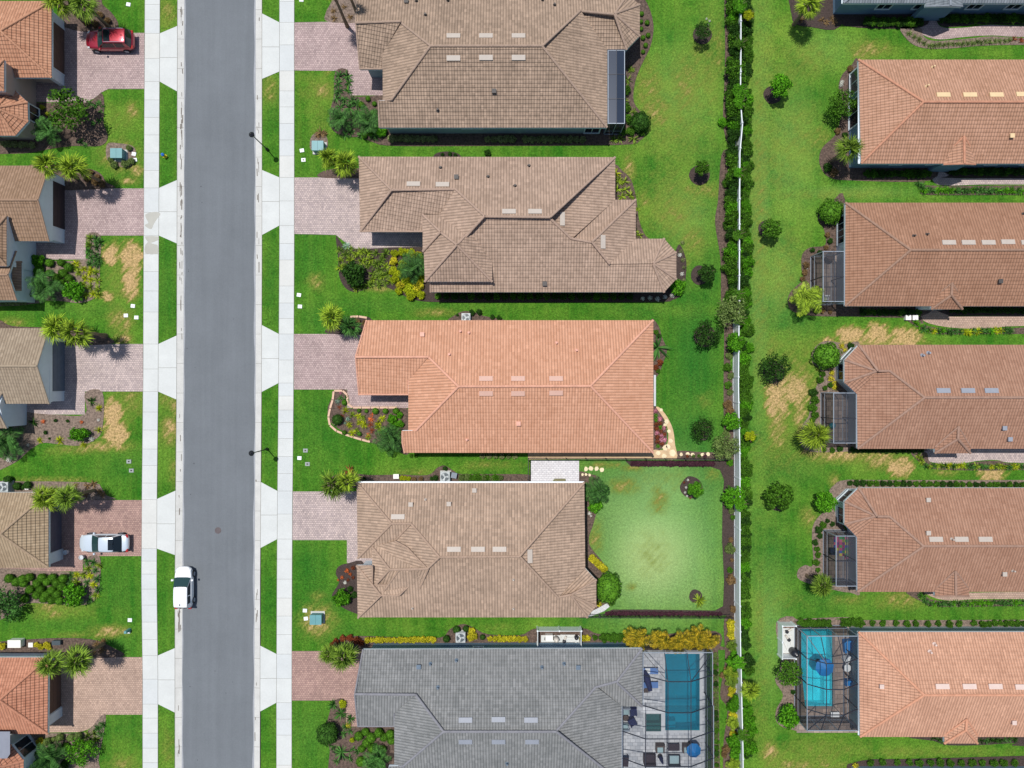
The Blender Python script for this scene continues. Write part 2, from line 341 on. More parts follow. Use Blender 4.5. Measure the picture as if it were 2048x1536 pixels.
def lawn():
    m, t, b = base_mat('lawn_grass')
    geo = N(t, 'ShaderNodeNewGeometry'); at = N(t, 'ShaderNodeVertexColor', layer_name='wear'); sp = N(t, 'ShaderNodeSeparateColor'); L(t, at.outputs[0], sp.inputs[0])
    def noise(s, d=3, r=.6):
        n = N(t, 'ShaderNodeTexNoise', i_Scale=s, i_Detail=d, i_Roughness=r); L(t, geo.outputs['Position'], n.inputs['Vector']); return n.outputs['Fac']
    def M(op, a, bb=None, cc=None, clamp=False):
        n = N(t, 'ShaderNodeMath', operation=op, use_clamp=clamp)
        for i, x in enumerate((a, bb, cc)):
            if x is None: continue
            if isinstance(x, (int, float)): n.inputs[i].default_value = x
            else: L(t, x, n.inputs[i])
        return n.outputs[0]
    def mixc(f, a, bcol):
        n = N(t, 'ShaderNodeMixRGB', use_clamp=True); L(t, f, n.inputs[0])
        if isinstance(a, tuple): n.inputs[1].default_value = a + (1,)
        else: L(t, a, n.inputs[1])
        n.inputs[2].default_value = bcol + (1,); return n.outputs[0]
    n1 = noise(.16, 6, .7); n2 = noise(.9, 5, .7); n3 = noise(4.5, 4, .75); n4 = noise(10, 3, .8)
    mp = N(t, 'ShaderNodeMapping'); mp.inputs['Scale'].default_value = (1.5, .07, 1); L(t, geo.outputs['Position'], mp.inputs[0])
    mow = N(t, 'ShaderNodeTexNoise', i_Scale=1.0, i_Detail=2); L(t, mp.outputs[0], mow.inputs['Vector'])
    g = mixc(M('MULTIPLY_ADD', n1, 3.4, -1.25, True), srgb(48, 104, 24), srgb(88, 130, 40))
    g = mixc(M('MULTIPLY', M('MULTIPLY_ADD', n2, 3.6, -1.5, True), .6), g, srgb(34, 84, 16))
    g = mixc(M('MULTIPLY', M('MULTIPLY_ADD', mow.outputs['Fac'], 4.0, -1.6, True), .22), g, srgb(110, 140, 50))
    g = mixc(M('MULTIPLY', sp.outputs[1], .9), g, srgb(118, 162, 96))
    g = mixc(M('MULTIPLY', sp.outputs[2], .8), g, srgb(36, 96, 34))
    at2 = N(t, 'ShaderNodeVertexColor', layer_name='tone'); s2 = N(t, 'ShaderNodeSeparateColor'); L(t, at2.outputs[0], s2.inputs[0])
    n5 = noise(.32, 4, .6)
    ol = M('MULTIPLY', s2.outputs[0], M('MULTIPLY_ADD', n5, 3.6, -1.2, True))
    g = mixc(M('MULTIPLY', ol, .72), g, srgb(118, 144, 54))
    g = mixc(M('MULTIPLY', s2.outputs[1], .6), g, srgb(172, 184, 124))
    dry = M('ADD', M('ADD', sp.outputs[0], M('MULTIPLY', M('MULTIPLY_ADD', n3, .9, -.45), M('MULTIPLY_ADD', sp.outputs[0], 1.2, .25))), M('MULTIPLY', M('MULTIPLY_ADD', n2, 1.4, -.7), M('MULTIPLY_ADD', sp.outputs[0], .7, .25)))
    g = mixc(M('MULTIPLY_ADD', dry, 2.4, -.15, True), g, srgb(108, 120, 50))
    g = mixc(M('MULTIPLY_ADD', dry, 2.0, -.75, True), g, srgb(150, 134, 82))
    g = mixc(M('MULTIPLY_ADD', dry, 2.4, -1.5, True), g, srgb(178, 150, 106))
    s = N(t, 'ShaderNodeVectorMath', operation='SCALE'); L(t, g, s.inputs[0])
    k = M('MULTIPLY_ADD', sp.outputs[1], -.6, 1.0)      # the watered, closely mown turf is smoother
    grain = M('MULTIPLY', M('MULTIPLY_ADD', n3, 2.2, -.1), M('MULTIPLY_ADD', n4, 2.4, -.2))
    L(t, M('MULTIPLY_ADD', M('SUBTRACT', grain, 1.0), k, 1.0), s.inputs['Scale'])
    L(t, s.outputs[0], b.inputs['Base Color']); b.inputs['Roughness'].default_value = .95; b.inputs['Specular IOR Level'].default_value = .1
    bp = N(t, 'ShaderNodeBump', i_Strength=.8, i_Distance=.05); L(t, noise(14, 3), bp.inputs['Height']); L(t, bp.outputs[0], b.inputs['Normal'])
    # wear: (px, py, rx, ry, amount, channel)   0 dry, 1 pale, 2 bluish
    D = [(219,510,15,17,1,0),(229,505,8,22,.7,0),(263,515,21,28,1,0),(262,560,15,34,1,0),(260,590,14,9,.8,0),(214,592,12,9,.9,0),(240,640,20,18,.6,0),(252,650,8,20,.7,0),(246,678,15,10,.8,0),
         (225,828,18,28,1,0),(232,868,22,26,1,0),(205,893,45,8,.75,0),(150,900,40,7,.45,0),(262,800,24,30,.4,0),(265,790,10,8,.6,0),(341,860,16,22,.75,0),(348,810,9,25,.55,0),(330,800,14,12,.45,0),(345,940,9,30,.35,0),
         (98,1213,25,12,.55,0),(110,1228,20,8,.5,0),(222,1262,28,9,.75,0),(205,1270,14,6,.7,0),(150,1270,30,5,.4,0),(245,1528,25,14,.45,0),(335,1500,12,30,.3,0),
         (262,222,12,16,.6,0),(272,340,14,12,.7,0),(255,362,18,6,.6,0),(335,25,14,25,.45,0),(25,645,22,7,.5,0),(110,960,60,5,.45,0),(26,645,20,8,.45,0),
         (632,563,14,14,.5,0),(620,400,14,10,.25,0),(645,180,16,14,.6,0),(635,185,30,18,.3,0),(539,180,14,24,.45,0),(655,146,8,4,.5,0),(760,577,26,5,.6,0),(870,625,30,7,.5,0),
         (1300,180,24,48,.42,0),(1310,225,30,34,.45,0),(1372,170,26,50,.42,0),(1395,110,14,40,.32,0),(1438,100,9,50,.4,0),(1400,380,40,14,.4,0),(1345,430,40,35,.35,0),(1385,480,22,26,.42,0),(1370,520,14,16,.35,0),(1258,340,10,25,.6,0),(1290,400,14,20,.35,0),
         (1305,1112,36,40,.2,0),(1248,972,24,12,.55,0),(1265,935,20,6,.5,0),(1318,1000,16,24,.42,0),(1190,1075,12,25,.5,0),(1262,1174,8,6,.5,0),(1425,950,12,12,.4,0),(1410,800,14,14,.25,0),(1212,930,30,5,.5,0),(980,930,50,8,.35,0),(830,945,40,6,.35,0),(1000,1254,30,8,.2,0),
         (635,1192,14,8,.35,0),(1555,793,22,45,.9,0),(1590,780,26,28,.85,0),(1600,830,14,30,.7,0),(1555,860,18,40,.6,0),(1625,905,26,10,.6,0),(1680,910,60,12,.75,0),(1760,918,30,16,.7,0),(1800,935,24,18,.95,0),(1640,890,20,8,.5,0),
         (1655,682,14,8,.8,0),(1700,670,26,16,.95,0),(1755,668,22,20,.95,0),(1810,675,30,18,.95,0),(1740,685,80,7,.8,0),(1890,945,20,6,.5,0),(1984,945,24,16,.9,0),(1930,935,50,4,.4,0),
         (1740,98,32,16,.5,0),(1725,110,20,10,.5,0),(1640,275,20,20,.35,0),(1525,440,9,200,.25,0),(1540,1505,14,16,.75,0),(1590,1530,45,10,.55,0),(1650,1520,20,8,.4,0),(1618,1035,14,18,.5,0),(1548,300,20,60,.22,0),
         (1668,962,10,14,.5,0),(1800,1200,36,14,.5,0),(1700,1200,30,8,.35,0),(1590,1400,14,30,.3,0),(1520,1250,9,90,.25,0),(1548,700,18,30,.3,0),(1565,560,24,60,.22,0),(1580,130,30,60,.2,0),(1660,1530,40,8,.4,0),
         (1520,400,16,330,.30,0),(1535,150,40,110,.2,0),(1610,120,50,40,.24,0),(1600,270,40,60,.24,0),(1545,320,40,80,.2,0),(1580,500,40,40,.2,0),(1650,390,120,10,.22,0),(1350,240,70,90,.22,0),(1340,400,70,60,.25,0),(1420,130,20,90,.3,0),(1600,760,50,60,.4,0),(1560,900,60,40,.25,0),(1520,1400,18,120,.2,0),(1560,1200,60,20,.15,0),(1340,960,60,24,.15,0),(1640,1500,90,20,.28,0),(1800,1505,200,9,.25,0),(1900,405,120,6,.1,0),(640,230,30,40,.18,0),(630,160,40,14,.2,0),(120,1215,60,20,.25,0),(235,240,26,30,.2,0),(230,560,26,70,.25,0),(240,312,30,24,.7,0),(635,1241,26,25,.8,0)]
    D += [(1310,1080,115,140,.95,1),(1310,1000,130,90,.8,1),(1380,1120,60,100,.6,1),(1240,1180,40,40,.5,1),(1340,1190,90,40,.5,1),(1520,430,22,420,.35,1),(1580,300,50,120,.3,1),(1650,100,60,40,.2,1),(1360,190,70,90,.25,1),(1540,1250,30,120,.35,1),(1370,430,50,60,.3,1),(1560,560,40,90,.3,1),(1700,385,110,12,.3,1)]
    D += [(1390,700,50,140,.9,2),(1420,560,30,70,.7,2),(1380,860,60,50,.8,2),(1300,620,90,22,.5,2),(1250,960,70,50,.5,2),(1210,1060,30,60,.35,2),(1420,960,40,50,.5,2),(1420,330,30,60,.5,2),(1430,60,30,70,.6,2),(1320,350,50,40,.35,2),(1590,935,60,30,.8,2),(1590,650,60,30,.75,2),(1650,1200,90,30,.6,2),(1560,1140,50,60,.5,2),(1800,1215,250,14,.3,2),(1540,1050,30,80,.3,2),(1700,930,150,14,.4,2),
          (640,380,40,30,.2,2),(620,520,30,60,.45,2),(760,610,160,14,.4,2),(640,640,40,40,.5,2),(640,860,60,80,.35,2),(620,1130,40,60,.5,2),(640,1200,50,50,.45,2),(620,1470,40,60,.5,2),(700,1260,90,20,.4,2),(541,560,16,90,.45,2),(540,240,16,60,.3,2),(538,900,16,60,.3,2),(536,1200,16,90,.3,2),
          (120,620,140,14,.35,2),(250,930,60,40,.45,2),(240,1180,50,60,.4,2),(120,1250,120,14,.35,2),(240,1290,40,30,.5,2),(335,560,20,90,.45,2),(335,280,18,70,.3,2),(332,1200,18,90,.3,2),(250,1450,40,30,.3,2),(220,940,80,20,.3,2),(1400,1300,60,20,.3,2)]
    T = [(1530,120,60,180,.9,0),(1560,330,70,120,.9,0),(1560,520,60,80,.8,0),(1580,760,60,90,.9,0),(1530,1000,40,90,.55,0),(1540,1250,40,120,.6,0),(1580,1500,90,60,.8,0),(1640,110,80,40,.7,0),(1760,100,90,14,.7,0),(1700,388,160,12,.7,0),(1760,675,90,18,.7,0),(1740,930,140,22,.6,0),(1800,1205,150,14,.5,0),(1850,1502,200,12,.6,0),(1950,108,100,8,.4,0),
         (1330,240,60,120,.9,0),(1390,160,50,110,.8,0),(1350,410,80,70,.85,0),(1390,500,40,60,.6,0),(1430,100,14,120,.7,0),(1300,620,120,12,.4,0),(800,610,200,10,.25,0),(640,200,50,70,.45,0),(640,380,40,20,.2,0),(110,615,90,10,.3,0),(240,240,40,50,.5,0),(240,570,40,90,.4,0),(240,850,40,70,.6,0),(130,900,90,12,.5,0),(120,1220,100,16,.5,0),(250,1500,40,40,.4,0),(1000,1252,200,12,.5,0),(850,940,160,12,.4,0),(337,40,18,60,.5,0),(335,860,18,80,.5,0),(541,190,18,50,.5,0),(530,560,8,90,.3,0),(336,1480,14,70,.4,0),(1400,1290,40,12,.3,0),
         (1303,1115,56,62,1,1),(1270,1060,70,70,.35,1),(1360,1180,60,40,.3,1),(1300,980,60,40,.25,1)]
    x0, y0, x1, y1, st = -290, -200, 2350, 1750, 5
    nx, ny = (x1 - x0) // st + 1, (y1 - y0) // st + 1
    gx, gy = np.meshgrid(x0 + st * np.arange(nx), y0 + st * np.arange(ny))
    X = (gx - 1024) / K; Y = (768 - gy) / K
    Z = np.zeros_like(X) + .012 * np.sin(X * .31) * np.sin(Y * .23)
    road = (gx > 351) & (gx < 523); Z[road] = -.12
    C = np.zeros((ny, nx, 4), dtype=np.float32); C[..., 3] = 1
    for px, py, rx, ry, a, ch in D:
        d = ((gx - px) / (rx * 1.15)) ** 2 + ((gy - py) / (ry * 1.15)) ** 2
        if ch == 0: d = d + .34 * np.sin(gx * .17 + gy * .05) * np.sin(gy * .21 + 1) + .26 * np.sin(gx * .41 + gy * .33 + 2) + .18 * np.sin(gy * .61 - gx * .47)
        C[..., ch] = np.maximum(C[..., ch], a * (1 / (1 + np.exp((d - 1.0) * 4.5)) if a > .8 else np.exp(-d * .8)) if ch == 0 else a * np.exp(-d * 1.1))
    C2 = np.zeros((ny, nx, 4), dtype=np.float32); C2[..., 3] = 1
    for px, py, rx, ry, a, ch in T:
        d = ((gx - px) / (rx * 1.25)) ** 2 + ((gy - py) / (ry * 1.25)) ** 2; C2[..., ch] = np.maximum(C2[..., ch], a * np.exp(-d * .9))
    V = np.stack([X, Y, Z], -1).reshape(-1, 3)
    holes = [(368, YA - 99, 509, YB + 99), (1286, 1421, 1326, 1468), (1324, 1300, 1405, 1466), (1596, 1251, 1671, 1418)]
    F = []; idx = np.arange(nx * ny).reshape(ny, nx)
    cx = gx[:-1, :-1] + st / 2; cy = gy[:-1, :-1] + st / 2; keep = np.ones_like(cx, bool)
    for a, b_, c, d in holes: keep &= ~((cx > a) & (cx < c) & (cy > b_) & (cy < d))
    F = np.stack([idx[1:, :-1], idx[1:, 1:], idx[:-1, 1:], idx[:-1, :-1]], -1)[keep]
    me = bpy.data.meshes.new('lawn'); me.from_pydata(V.tolist(), [], F.tolist())
    ca = me.color_attributes.new('wear', 'FLOAT_COLOR', 'POINT'); ca.data.foreach_set('color', C.reshape(-1)); cb = me.color_attributes.new('tone', 'FLOAT_COLOR', 'POINT'); cb.data.foreach_set('color', C2.reshape(-1))
    me.polygons.foreach_set('use_smooth', [True] * len(me.polygons)); me.materials.append(m)
    o = bpy.data.objects.new('lawn', me); col.objects.link(o); tag(o, None, None, None, 'structure')
    # surrounding land out to the horizon
    mb = MB(); a, b2, c, d = W(x0, y1), W(x1, y0), 600, -.03
    ax, ay, bx, by = a.x + .4, a.y + .4, b2.x - .4, b2.y - .4
    for q in ([(-c, -c), (c, -c), (c, ay), (-c, ay)], [(-c, by), (c, by), (c, c), (-c, c)], [(-c, ay), (ax, ay), (ax, by), (-c, by)], [(bx, ay), (c, ay), (c, by), (bx, by)]):
        mb.poly([(p[0], p[1], d) for p in q])
    tag(mb.build('ground', mat('far_grass', srgb(70, 118, 40), .95, .3, .05)), None, None, None, 'structure')
lawn()
strip('road', E_RL, E_RR, -.06, m_asphalt)
strip('gutter', E_GL, E_RL, 0, m_gutter, za=.018, zb=-.052)
strip('gutter', E_RR, E_GR, 0, m_gutter, za=-.052, zb=.018)
JL = [9, 40, 67, 117, 163, 200, 235, 270, 306, 341, 376, 425, 471, 508, 543, 582, 624, 688, 738, 783, 824, 860, 898, 931, 966, 999, 1046, 1097, 1122, 1148, 1178, 1210, 1244, 1279, 1311, 1358, 1408, 1436, 1466, 1496, 1525]
JR = [3, 45, 90, 142, 182, 214, 247, 280, 312, 355, 402, 451, 487, 520, 572, 606, 637, 668, 720, 766, 792, 820, 845, 877, 913, 947, 982, 1028, 1078, 1118, 1158, 1196, 1232, 1269, 1308, 1357, 1405, 1438, 1470, 1530]
def slabs(ea, eb, J, z=.026):
    mb = MB(); ys = [YA] + J + [YB]
    for y0, y1 in zip(ys, ys[1:]):
        q = [W(lerp_line(ea, y1), y1), W(lerp_line(eb, y1), y1), W(lerp_line(eb, y0), y0), W(lerp_line(ea, y0), y0)]
        mb.poly([(p.x, p.y, z) for p in q], random.choice((0, 0, 0, 1, 1, 2)))
    tag(mb.build('sidewalk', [m_conc, m_conc_b, m_conc_c]), None, None, None, 'structure')
slabs(E_SL0, E_SL1, JL); slabs(E_SR0, E_SR1, JR)
VL = [(YA, 67, -200, 52), (163, 376, 183, 360), (471, 688, 487, 671), (783, 998, 799, 981), (1097, 1311, 1110, 1296), (1408, YB, 1425, YB)]
VR = [(YA, 45, -200, 27), (143, 355, 158, 340), (451, 668, 470, 650), (766, 982, 784, 964), (1078, 1308, 1096, 1291), (1405, YB, 1423, YB)]
def aprons(V, es, eg, sgn):
    for a, b in zip(V, V[1:]):
        ym = (a[1] + b[0]) / 2
        mb = MB(); q = [(lerp_line(es, a[1]), a[1]), (lerp_line(eg, a[3]), a[3]), (lerp_line(eg, b[2]), b[2]), (lerp_line(es, b[0]), b[0])]
        P = [W(x, y) for x, y in q]
        if sgn < 0: P = P[::-1]
        mb.poly([(p.x, p.y, .022) for p in P][::-1])
        mid = (W(lerp_line(es, ym), ym), W(lerp_line(eg, ym), ym))
        mb.bar((mid[0].x, mid[0].y, .0245), (mid[1].x, mid[1].y, .0245), .03, .005, 1)
        tag(mb.build('driveway_apron', [m_conc, m_joint]), None, None, None, 'structure')
aprons(VL, E_SL1, E_GL, 1); aprons(VR, E_SR0, E_GR, -1)
mb = MB()
for ys, a, b in ((JL, E_SL0, E_SL1), (JR, E_SR0, E_SR1)):
    for y in ys:
        p, q = W(lerp_line(a, y) , y), W(lerp_line(b, y), y)
        mb.bar((p.x, p.y, .0275), (q.x, q.y, .0275), .022, .004)
for e0, e1, z0, z1 in ((E_GL, E_RL, .020, -.050), (E_RR, E_GR, -.050, .020)):
    for y in range(-40, 1560, 59):
        p, q = W(lerp_line(e0, y), y), W(lerp_line(e1, y), y); mb.bar((p.x, p.y, z0), (q.x, q.y, z1), .025, .006)
for e in (E_SL0, E_SL1, E_SR0, E_SR1, E_GL, E_GR):     # soil line where the turf meets the slabs
    for y0, y1 in zip(range(YA, YB, 40), range(YA + 40, YB + 1, 40)):
        p, q = W(lerp_line(e, y0), y0), W(lerp_line(e, y1), y1); mb.bar((p.x, p.y, .026), (q.x, q.y, .026), .035, .006)
tag(mb.build('pavement_joints', m_joint), None, None, None, 'structure')
# pale crack-sealed seams along the asphalt edges
mb = MB()
for e, dx in ((E_RL, 2.2), (E_RR, -2.6)):
    for y0 in range(YA, YB, 20):
        w_ = lambda y: dx * (1 + .35 * math.sin(y * .05) + .25 * math.sin(y * .013))
        p, q = W(lerp_line(e, y0) , y0), W(lerp_line(e, y0 + 20), y0 + 20)
        p2, q2 = W(lerp_line(e, y0) + w_(y0), y0), W(lerp_line(e, y0 + 20) + w_(y0 + 20), y0 + 20)
        P = [p, p2, q2, q] if dx < 0 else [p2, p, q, q2]
        mb.poly([(v.x, v.y, -.0555) for v in P])
tag(mb.build('road_edge', mat('worn_asphalt_edge', srgb(150, 153, 158), .9, .05, .8, fine=.06)), None, None, None, 'structure')

def sheet(name, pts, z, m, smooth=0, label=None, h=0.0):
    P = smooth_poly(pts, smooth) if smooth else pts
    P = [W(x, y) for x, y in P]; P = [(p.x, p.y) for p in P]
    if area(P) < 0: P = P[::-1]
    mb = MB(); mb.prism(P, z - .05, z); o = mb.build(name, m); return tag(o, label, None, None, 'structure')
DZ = .030
for pts, m in (
    ([(289,66),(240,66),(150,60),(110,50),(40,50),(40,204),(172,205),(190,196),(203,185),(217,178),(289,178)], m_pave),
    ([(288,377),(100,377),(40,380),(30,519),(172,519),(172,471),(288,471)], m_pave),
    ([(286,688),(90,688),(20,690),(10,829),(170,829),(170,783),(286,783)], m_pave_p),
    ([(284,1000),(100,1000),(-20,1000),(-40,1143),(166,1143),(166,1116),(200,1112),(283,1112)], m_pave_r),
    ([(285,1314),(90,1314),(-40,1320),(-40,1462),(96,1465),(160,1464),(178,1458),(195,1444),(210,1429),(285,1429)], m_pave_t),
    ([(589,45),(700,43),(790,43),(790,191),(699,191),(697,142),(589,141)], m_pave),
    ([(589,355),(860,355),(880,497),(702,497),(692,486),(672,470),(589,468)], m_pave_p),
    ([(588,668),(700,668),(850,668),(850,816),(694,816),(694,779),(588,779)], m_pave),
    ([(586,983),(800,983),(800,1126),(694,1126),(694,1080),(585,1080)], m_pave_p),
    ([(584,1302),(760,1302),(760,1453),(692,1453),(692,1401),(584,1401)], m_pave_r)):
    sheet('driveway', pts, DZ, m)
sheet('walkway', [(1838,20),(1872,20),(1874,45),(1890,56),(1935,55),(1980,50),(2048,52),(2360,55),(2360,76),(2048,74),(1985,71),(1930,74),(1880,79),(1850,72),(1840,60)], DZ, m_pave, 4)
sheet('walkway', [(1865,330),(1895,330),(1897,350),(1920,357),(2048,356),(2360,356),(2360,369),(2048,369),(1960,369),(1890,371),(1866,362)], DZ, m_pave_p, 4)
sheet('walkway', [(1838,612),(1895,612),(1897,632),(1960,632),(2048,632),(2360,632),(2360,650),(2048,652),(1985,656),(1930,657),(1880,652),(1845,640)], DZ, m_pave_t, 4)
sheet('walkway', [(1848,895),(1930,895),(2048,897),(2360,897),(2360,925),(2048,926),(1995,920),(1960,921),(1910,928),(1862,924),(1850,910)], DZ, m_pave_p, 4)
sheet('walkway', [(1848,1180),(1930,1185),(2048,1184),(2360,1184),(2360,1198),(2048,1198),(1960,1198),(1900,1201),(1865,1194)], DZ, m_pave_t, 4)
# beds
BEDS = [
 ('BL0', [(20,206),(100,206),(172,205),(190,197),(204,187),(209,210),(207,245),(216,275),(200,292),(150,292),(100,298),(60,306),(0,308),(-20,308),(-20,206)], 0),
 ('BL0n', [(120,-40),(120,40),(150,61),(200,64),(232,62),(236,45),(222,24),(205,8),(195,-20)], 0),
 ('BT0', [(215,288),(240,287),(265,292),(272,305),(268,325),(255,335),(230,330),(214,318)], 1),
 ('BL1n', [(60,330),(130,332),(180,338),(202,348),(212,364),(222,377),(60,377)], 0),
 ('BL1', [(20,519),(171,519),(172,471),(201,471),(200,530),(199,580),(188,597),(160,606),(120,602),(84,601),(80,606),(-20,606),(-20,519)], 1),
 ('BL2n', [(-20,656),(-20,640),(0,640),(25,652),(90,655),(150,660),(200,668),(222,688),(60,688)], 0),  # street end: mulch colour laid where palm shade falls on grass
 ('BL2', [(-20,829),(100,829),(170,829),(170,786),(205,784),(206,850),(195,876),(160,891),(115,888),(85,886),(60,900),(35,922),(0,940),(-20,945)], 1),
 ('BL3n', [(-20,965),(60,963),(120,963),(190,966),(203,975),(212,990),(224,999),(80,1000),(-20,1000)], 1),
 ('BL3', [(-20,1143),(100,1143),(166,1143),(167,1118),(200,1114),(198,1180),(190,1200),(165,1210),(110,1208),(60,1206),(38,1216),(20,1230),(-20,1238)], 1),
 ('BL4n', [(-20,1288),(40,1280),(110,1276),(180,1278),(220,1292),(245,1313),(120,1316),(-20,1316)], 0),
 ('BL4', [(-20,1465),(96,1466),(160,1466),(182,1456),(200,1434),(212,1431),(205,1480),(197,1520),(190,1580),(-20,1600)], 1),
 ('BR1n', [(668,-40),(664,0),(652,25),(655,43),(720,44),(740,10),(740,-40)], 1),
 ('BR1', [(671,143),(697,142),(699,191),(790,191),(800,220),(800,250),(1200,250),(1230,100),(1240,40),(1262,-30),(1290,0),(1303,30),(1307,60),(1300,95),(1283,130),(1270,165),(1268,205),(1290,235),(1293,262),(1280,281),(1240,290),(1000,292),(790,292),(745,284),(720,275),(685,272),(662,255),(660,225),(668,190)], 0),
 ('BR1b', [(870,318),(872,307),(895,303),(917,308),(919,318)], 2),
 ('BR2n', [(640,355),(648,342),(690,335),(730,340),(730,356)], 0),
 ('BT1', [(622,300),(622,275),(635,266),(652,272),(656,290),(648,302)], 1),
 ('BR2', [(672,472),(686,490),(702,498),(880,498),(890,560),(900,575),(1300,575),(1340,540),(1352,500),(1360,490),(1372,520),(1371,560),(1366,585),(1345,600),(1300,604),(1000,605),(870,604),(830,600),(805,590),(780,577),(755,572),(728,580),(708,584),(690,575),(678,550),(676,510)], 2),
 ('BR2e', [(1226,333),(1245,342),(1262,360),(1272,395),(1278,440),(1290,470),(1302,482),(1255,478),(1215,420)], 0),
 ('BR3n', [(655,667),(662,652),(690,640),(730,633),(745,642),(745,668)], 2),
 ('BR3a', [(900,645),(912,629),(930,622),(955,626),(968,632),(1002,638),(1010,645)], 0),
 ('BR3', [(667,782),(695,781),(696,817),(812,816),(820,850),(818,907),(790,900),(750,888),(710,872),(675,856),(658,838),(656,815),(664,795)], 0),
 ('BR3e', [(1300,645),(1316,650),(1324,675),(1334,700),(1326,725),(1320,742),(1312,755),(1300,760)], 0),
 ('BR3p', [(1300,812),(1314,816),(1326,835),(1333,860),(1333,885),(1322,898),(1300,902)], 0),
 ('BR3s', [(1355,902),(1400,904),(1440,906),(1452,916),(1452,919),(1355,919)], 0),
 ('BR4n', [(648,983),(655,962),(672,950),(700,946),(740,950),(800,949),(855,950),(875,935),(890,931),(908,942),(925,948),(1000,948),(1066,951),(1066,975),(710,975)], 0),
 ('BR4w', [(672,1148),(676,1134),(694,1127),(730,1128),(730,1222),(700,1222),(672,1205),(664,1190),(678,1165)], 2),
 ('BR4e', [(1158,943),(1180,948),(1200,956),(1206,985),(1196,1015),(1186,1050),(1178,1075),(1182,1095),(1204,1122),(1222,1148),(1238,1176),(1232,1200),(1216,1214),(1205,1222),(1175,1222),(1150,1215),(1150,960)], 0),
 ('BR4f', [(1250,921),(1470,921),(1470,1231),(1205,1231),(1212,1224),(1225,1219),(1300,1219),(1430,1221),(1446,1212),(1448,1160),(1444,1080),(1445,1000),(1448,960),(1440,940),(1420,933),(1330,932),(1262,933)], 2),
 ('BF1', [(1450,-40),(1472,-40),(1472,296),(1464,296),(1452,280),(1446,240),(1448,180),(1450,100)], 0),
 ('BF2', [(1443,310),(1462,298),(1472,296),(1472,660),(1460,720),(1466,760),(1468,921),(1450,921),(1447,780),(1448,660),(1442,600),(1441,520),(1430,445),(1436,400)], 0),
 ('BF3', [(1448,1240),(1472,1240),(1478,1400),(1482,1640),(1452,1640),(1446,1500),(1455,1420),(1440,1390),(1450,1320)], 0),
 ('BF5', [(1425,1290),(1436,1300),(1437,1400),(1440,1640),(1424,1640)], 0),
 ('BR5n', [(660,1302),(668,1285),(690,1273),(730,1272),(800,1274),(880,1275),(900,1258),(925,1248),(945,1254),(975,1268),(1040,1270),(1075,1256),(1165,1256),(1200,1268),(1300,1270),(1430,1262),(1440,1292),(1420,1300),(730,1303)], 0),
 ('BR5w', [(668,1402),(692,1401),(692,1453),(716,1453),(800,1453),(800,1640),(655,1640),(660,1500),(640,1480),(655,1440)], 0),
 ('BQ0', [(1583,-40),(1583,30),(1592,48),(1620,54),(1680,53),(1690,-40)], 2),
 ('BQ0b', [(1690,20),(1840,20),(1842,55),(1690,52)], 2),
 ('BQ0c', [(1800,56),(1840,56),(1846,72),(1868,82),(1930,78),(1985,73),(2048,76),(2360,78),(2360,90),(2048,90),(1960,92),(1900,97),(1850,97),(1820,85)], 1),
 ('BQ0d', [(1874,25),(2360,25),(2360,54),(1980,48),(1935,52),(1890,54),(1876,44)], 2),
 ('BQ1', [(1718,128),(1700,135),(1684,150),(1677,175),(1684,200),(1680,240),(1670,270),(1645,295),(1638,320),(1645,342),(1662,356),(1700,361),(1860,361),(1860,320),(1730,320)], 0),
 ('BQ1h', [(1836,362),(1850,364),(1880,372),(2360,370),(2360,392),(2048,390),(1860,390),(1842,382)], 0),
 ('BQ1i', [(1898,320),(2360,320),(2360,355),(1920,356),(1898,350)], 2),
 ('BQ2', [(1690,400),(1665,402),(1640,420),(1636,440),(1648,460),(1650,490),(1620,495),(1604,510),(1603,540),(1605,560),(1580,585),(1576,610),(1590,625),(1630,632),(1700,633),(1840,633),(1860,600),(1700,600)], 0),
 ('BQ2h', [(1806,632),(1840,632),(1850,650),(1880,656),(1930,660),(1985,660),(2048,655),(2360,655),(2360,670),(2048,668),(1960,668),(1870,668),(1835,655)], 0),
 ('BQ2i', [(1898,605),(2360,605),(2360,631),(1960,631),(1898,631)], 2),
 ('BQ3', [(1720,690),(1690,688),(1650,682),(1626,700),(1624,725),(1640,740),(1634,770),(1620,800),(1618,830),(1605,850),(1598,880),(1620,903),(1700,903),(1850,903),(1850,880),(1720,880),(1700,790)], 1),
 ('BQ3h', [(1822,905),(1852,905),(1862,926),(1910,930),(1960,923),(2000,922),(2048,928),(2360,928),(2360,942),(2048,940),(1990,941),(1900,940),(1858,936),(1836,922)], 0),
 ('BQ4', [(1672,1005),(1658,985),(1668,970),(1690,960),(1780,960),(2360,962),(2360,980),(1720,982),(1690,1060),(1720,1180),(1700,1185),(1660,1178),(1600,1160),(1596,1140),(1610,1130),(1626,1128),(1624,1060),(1640,1030)], 1),
 ('BQ4h', [(1812,1185),(1845,1185),(1860,1198),(1900,1203),(1960,1200),(2048,1200),(2360,1200),(2360,1214),(2048,1212),(1960,1213),(1870,1213),(1845,1204)], 0),
 ('BQ5', [(1560,1246),(1600,1238),(1700,1234),(1716,1240),(2360,1240),(2360,1256),(1716,1256),(1600,1256)], 1),
 ('BQ5w', [(1552,1245),(1562,1320),(1550,1360),(1566,1390),(1552,1420),(1554,1445),(1580,1458),(1610,1450),(1602,1330),(1595,1240)], 1),
 ('BQ5s', [(1848,1472),(1870,1482),(1895,1490),(1960,1490),(2030,1486),(2048,1492),(2360,1492),(2360,1470)], 2),
 ('BQ6', [(1690,1640),(1692,1540),(1705,1526),(1740,1519),(1800,1518),(2360,1518),(2360,1640)], 2)]
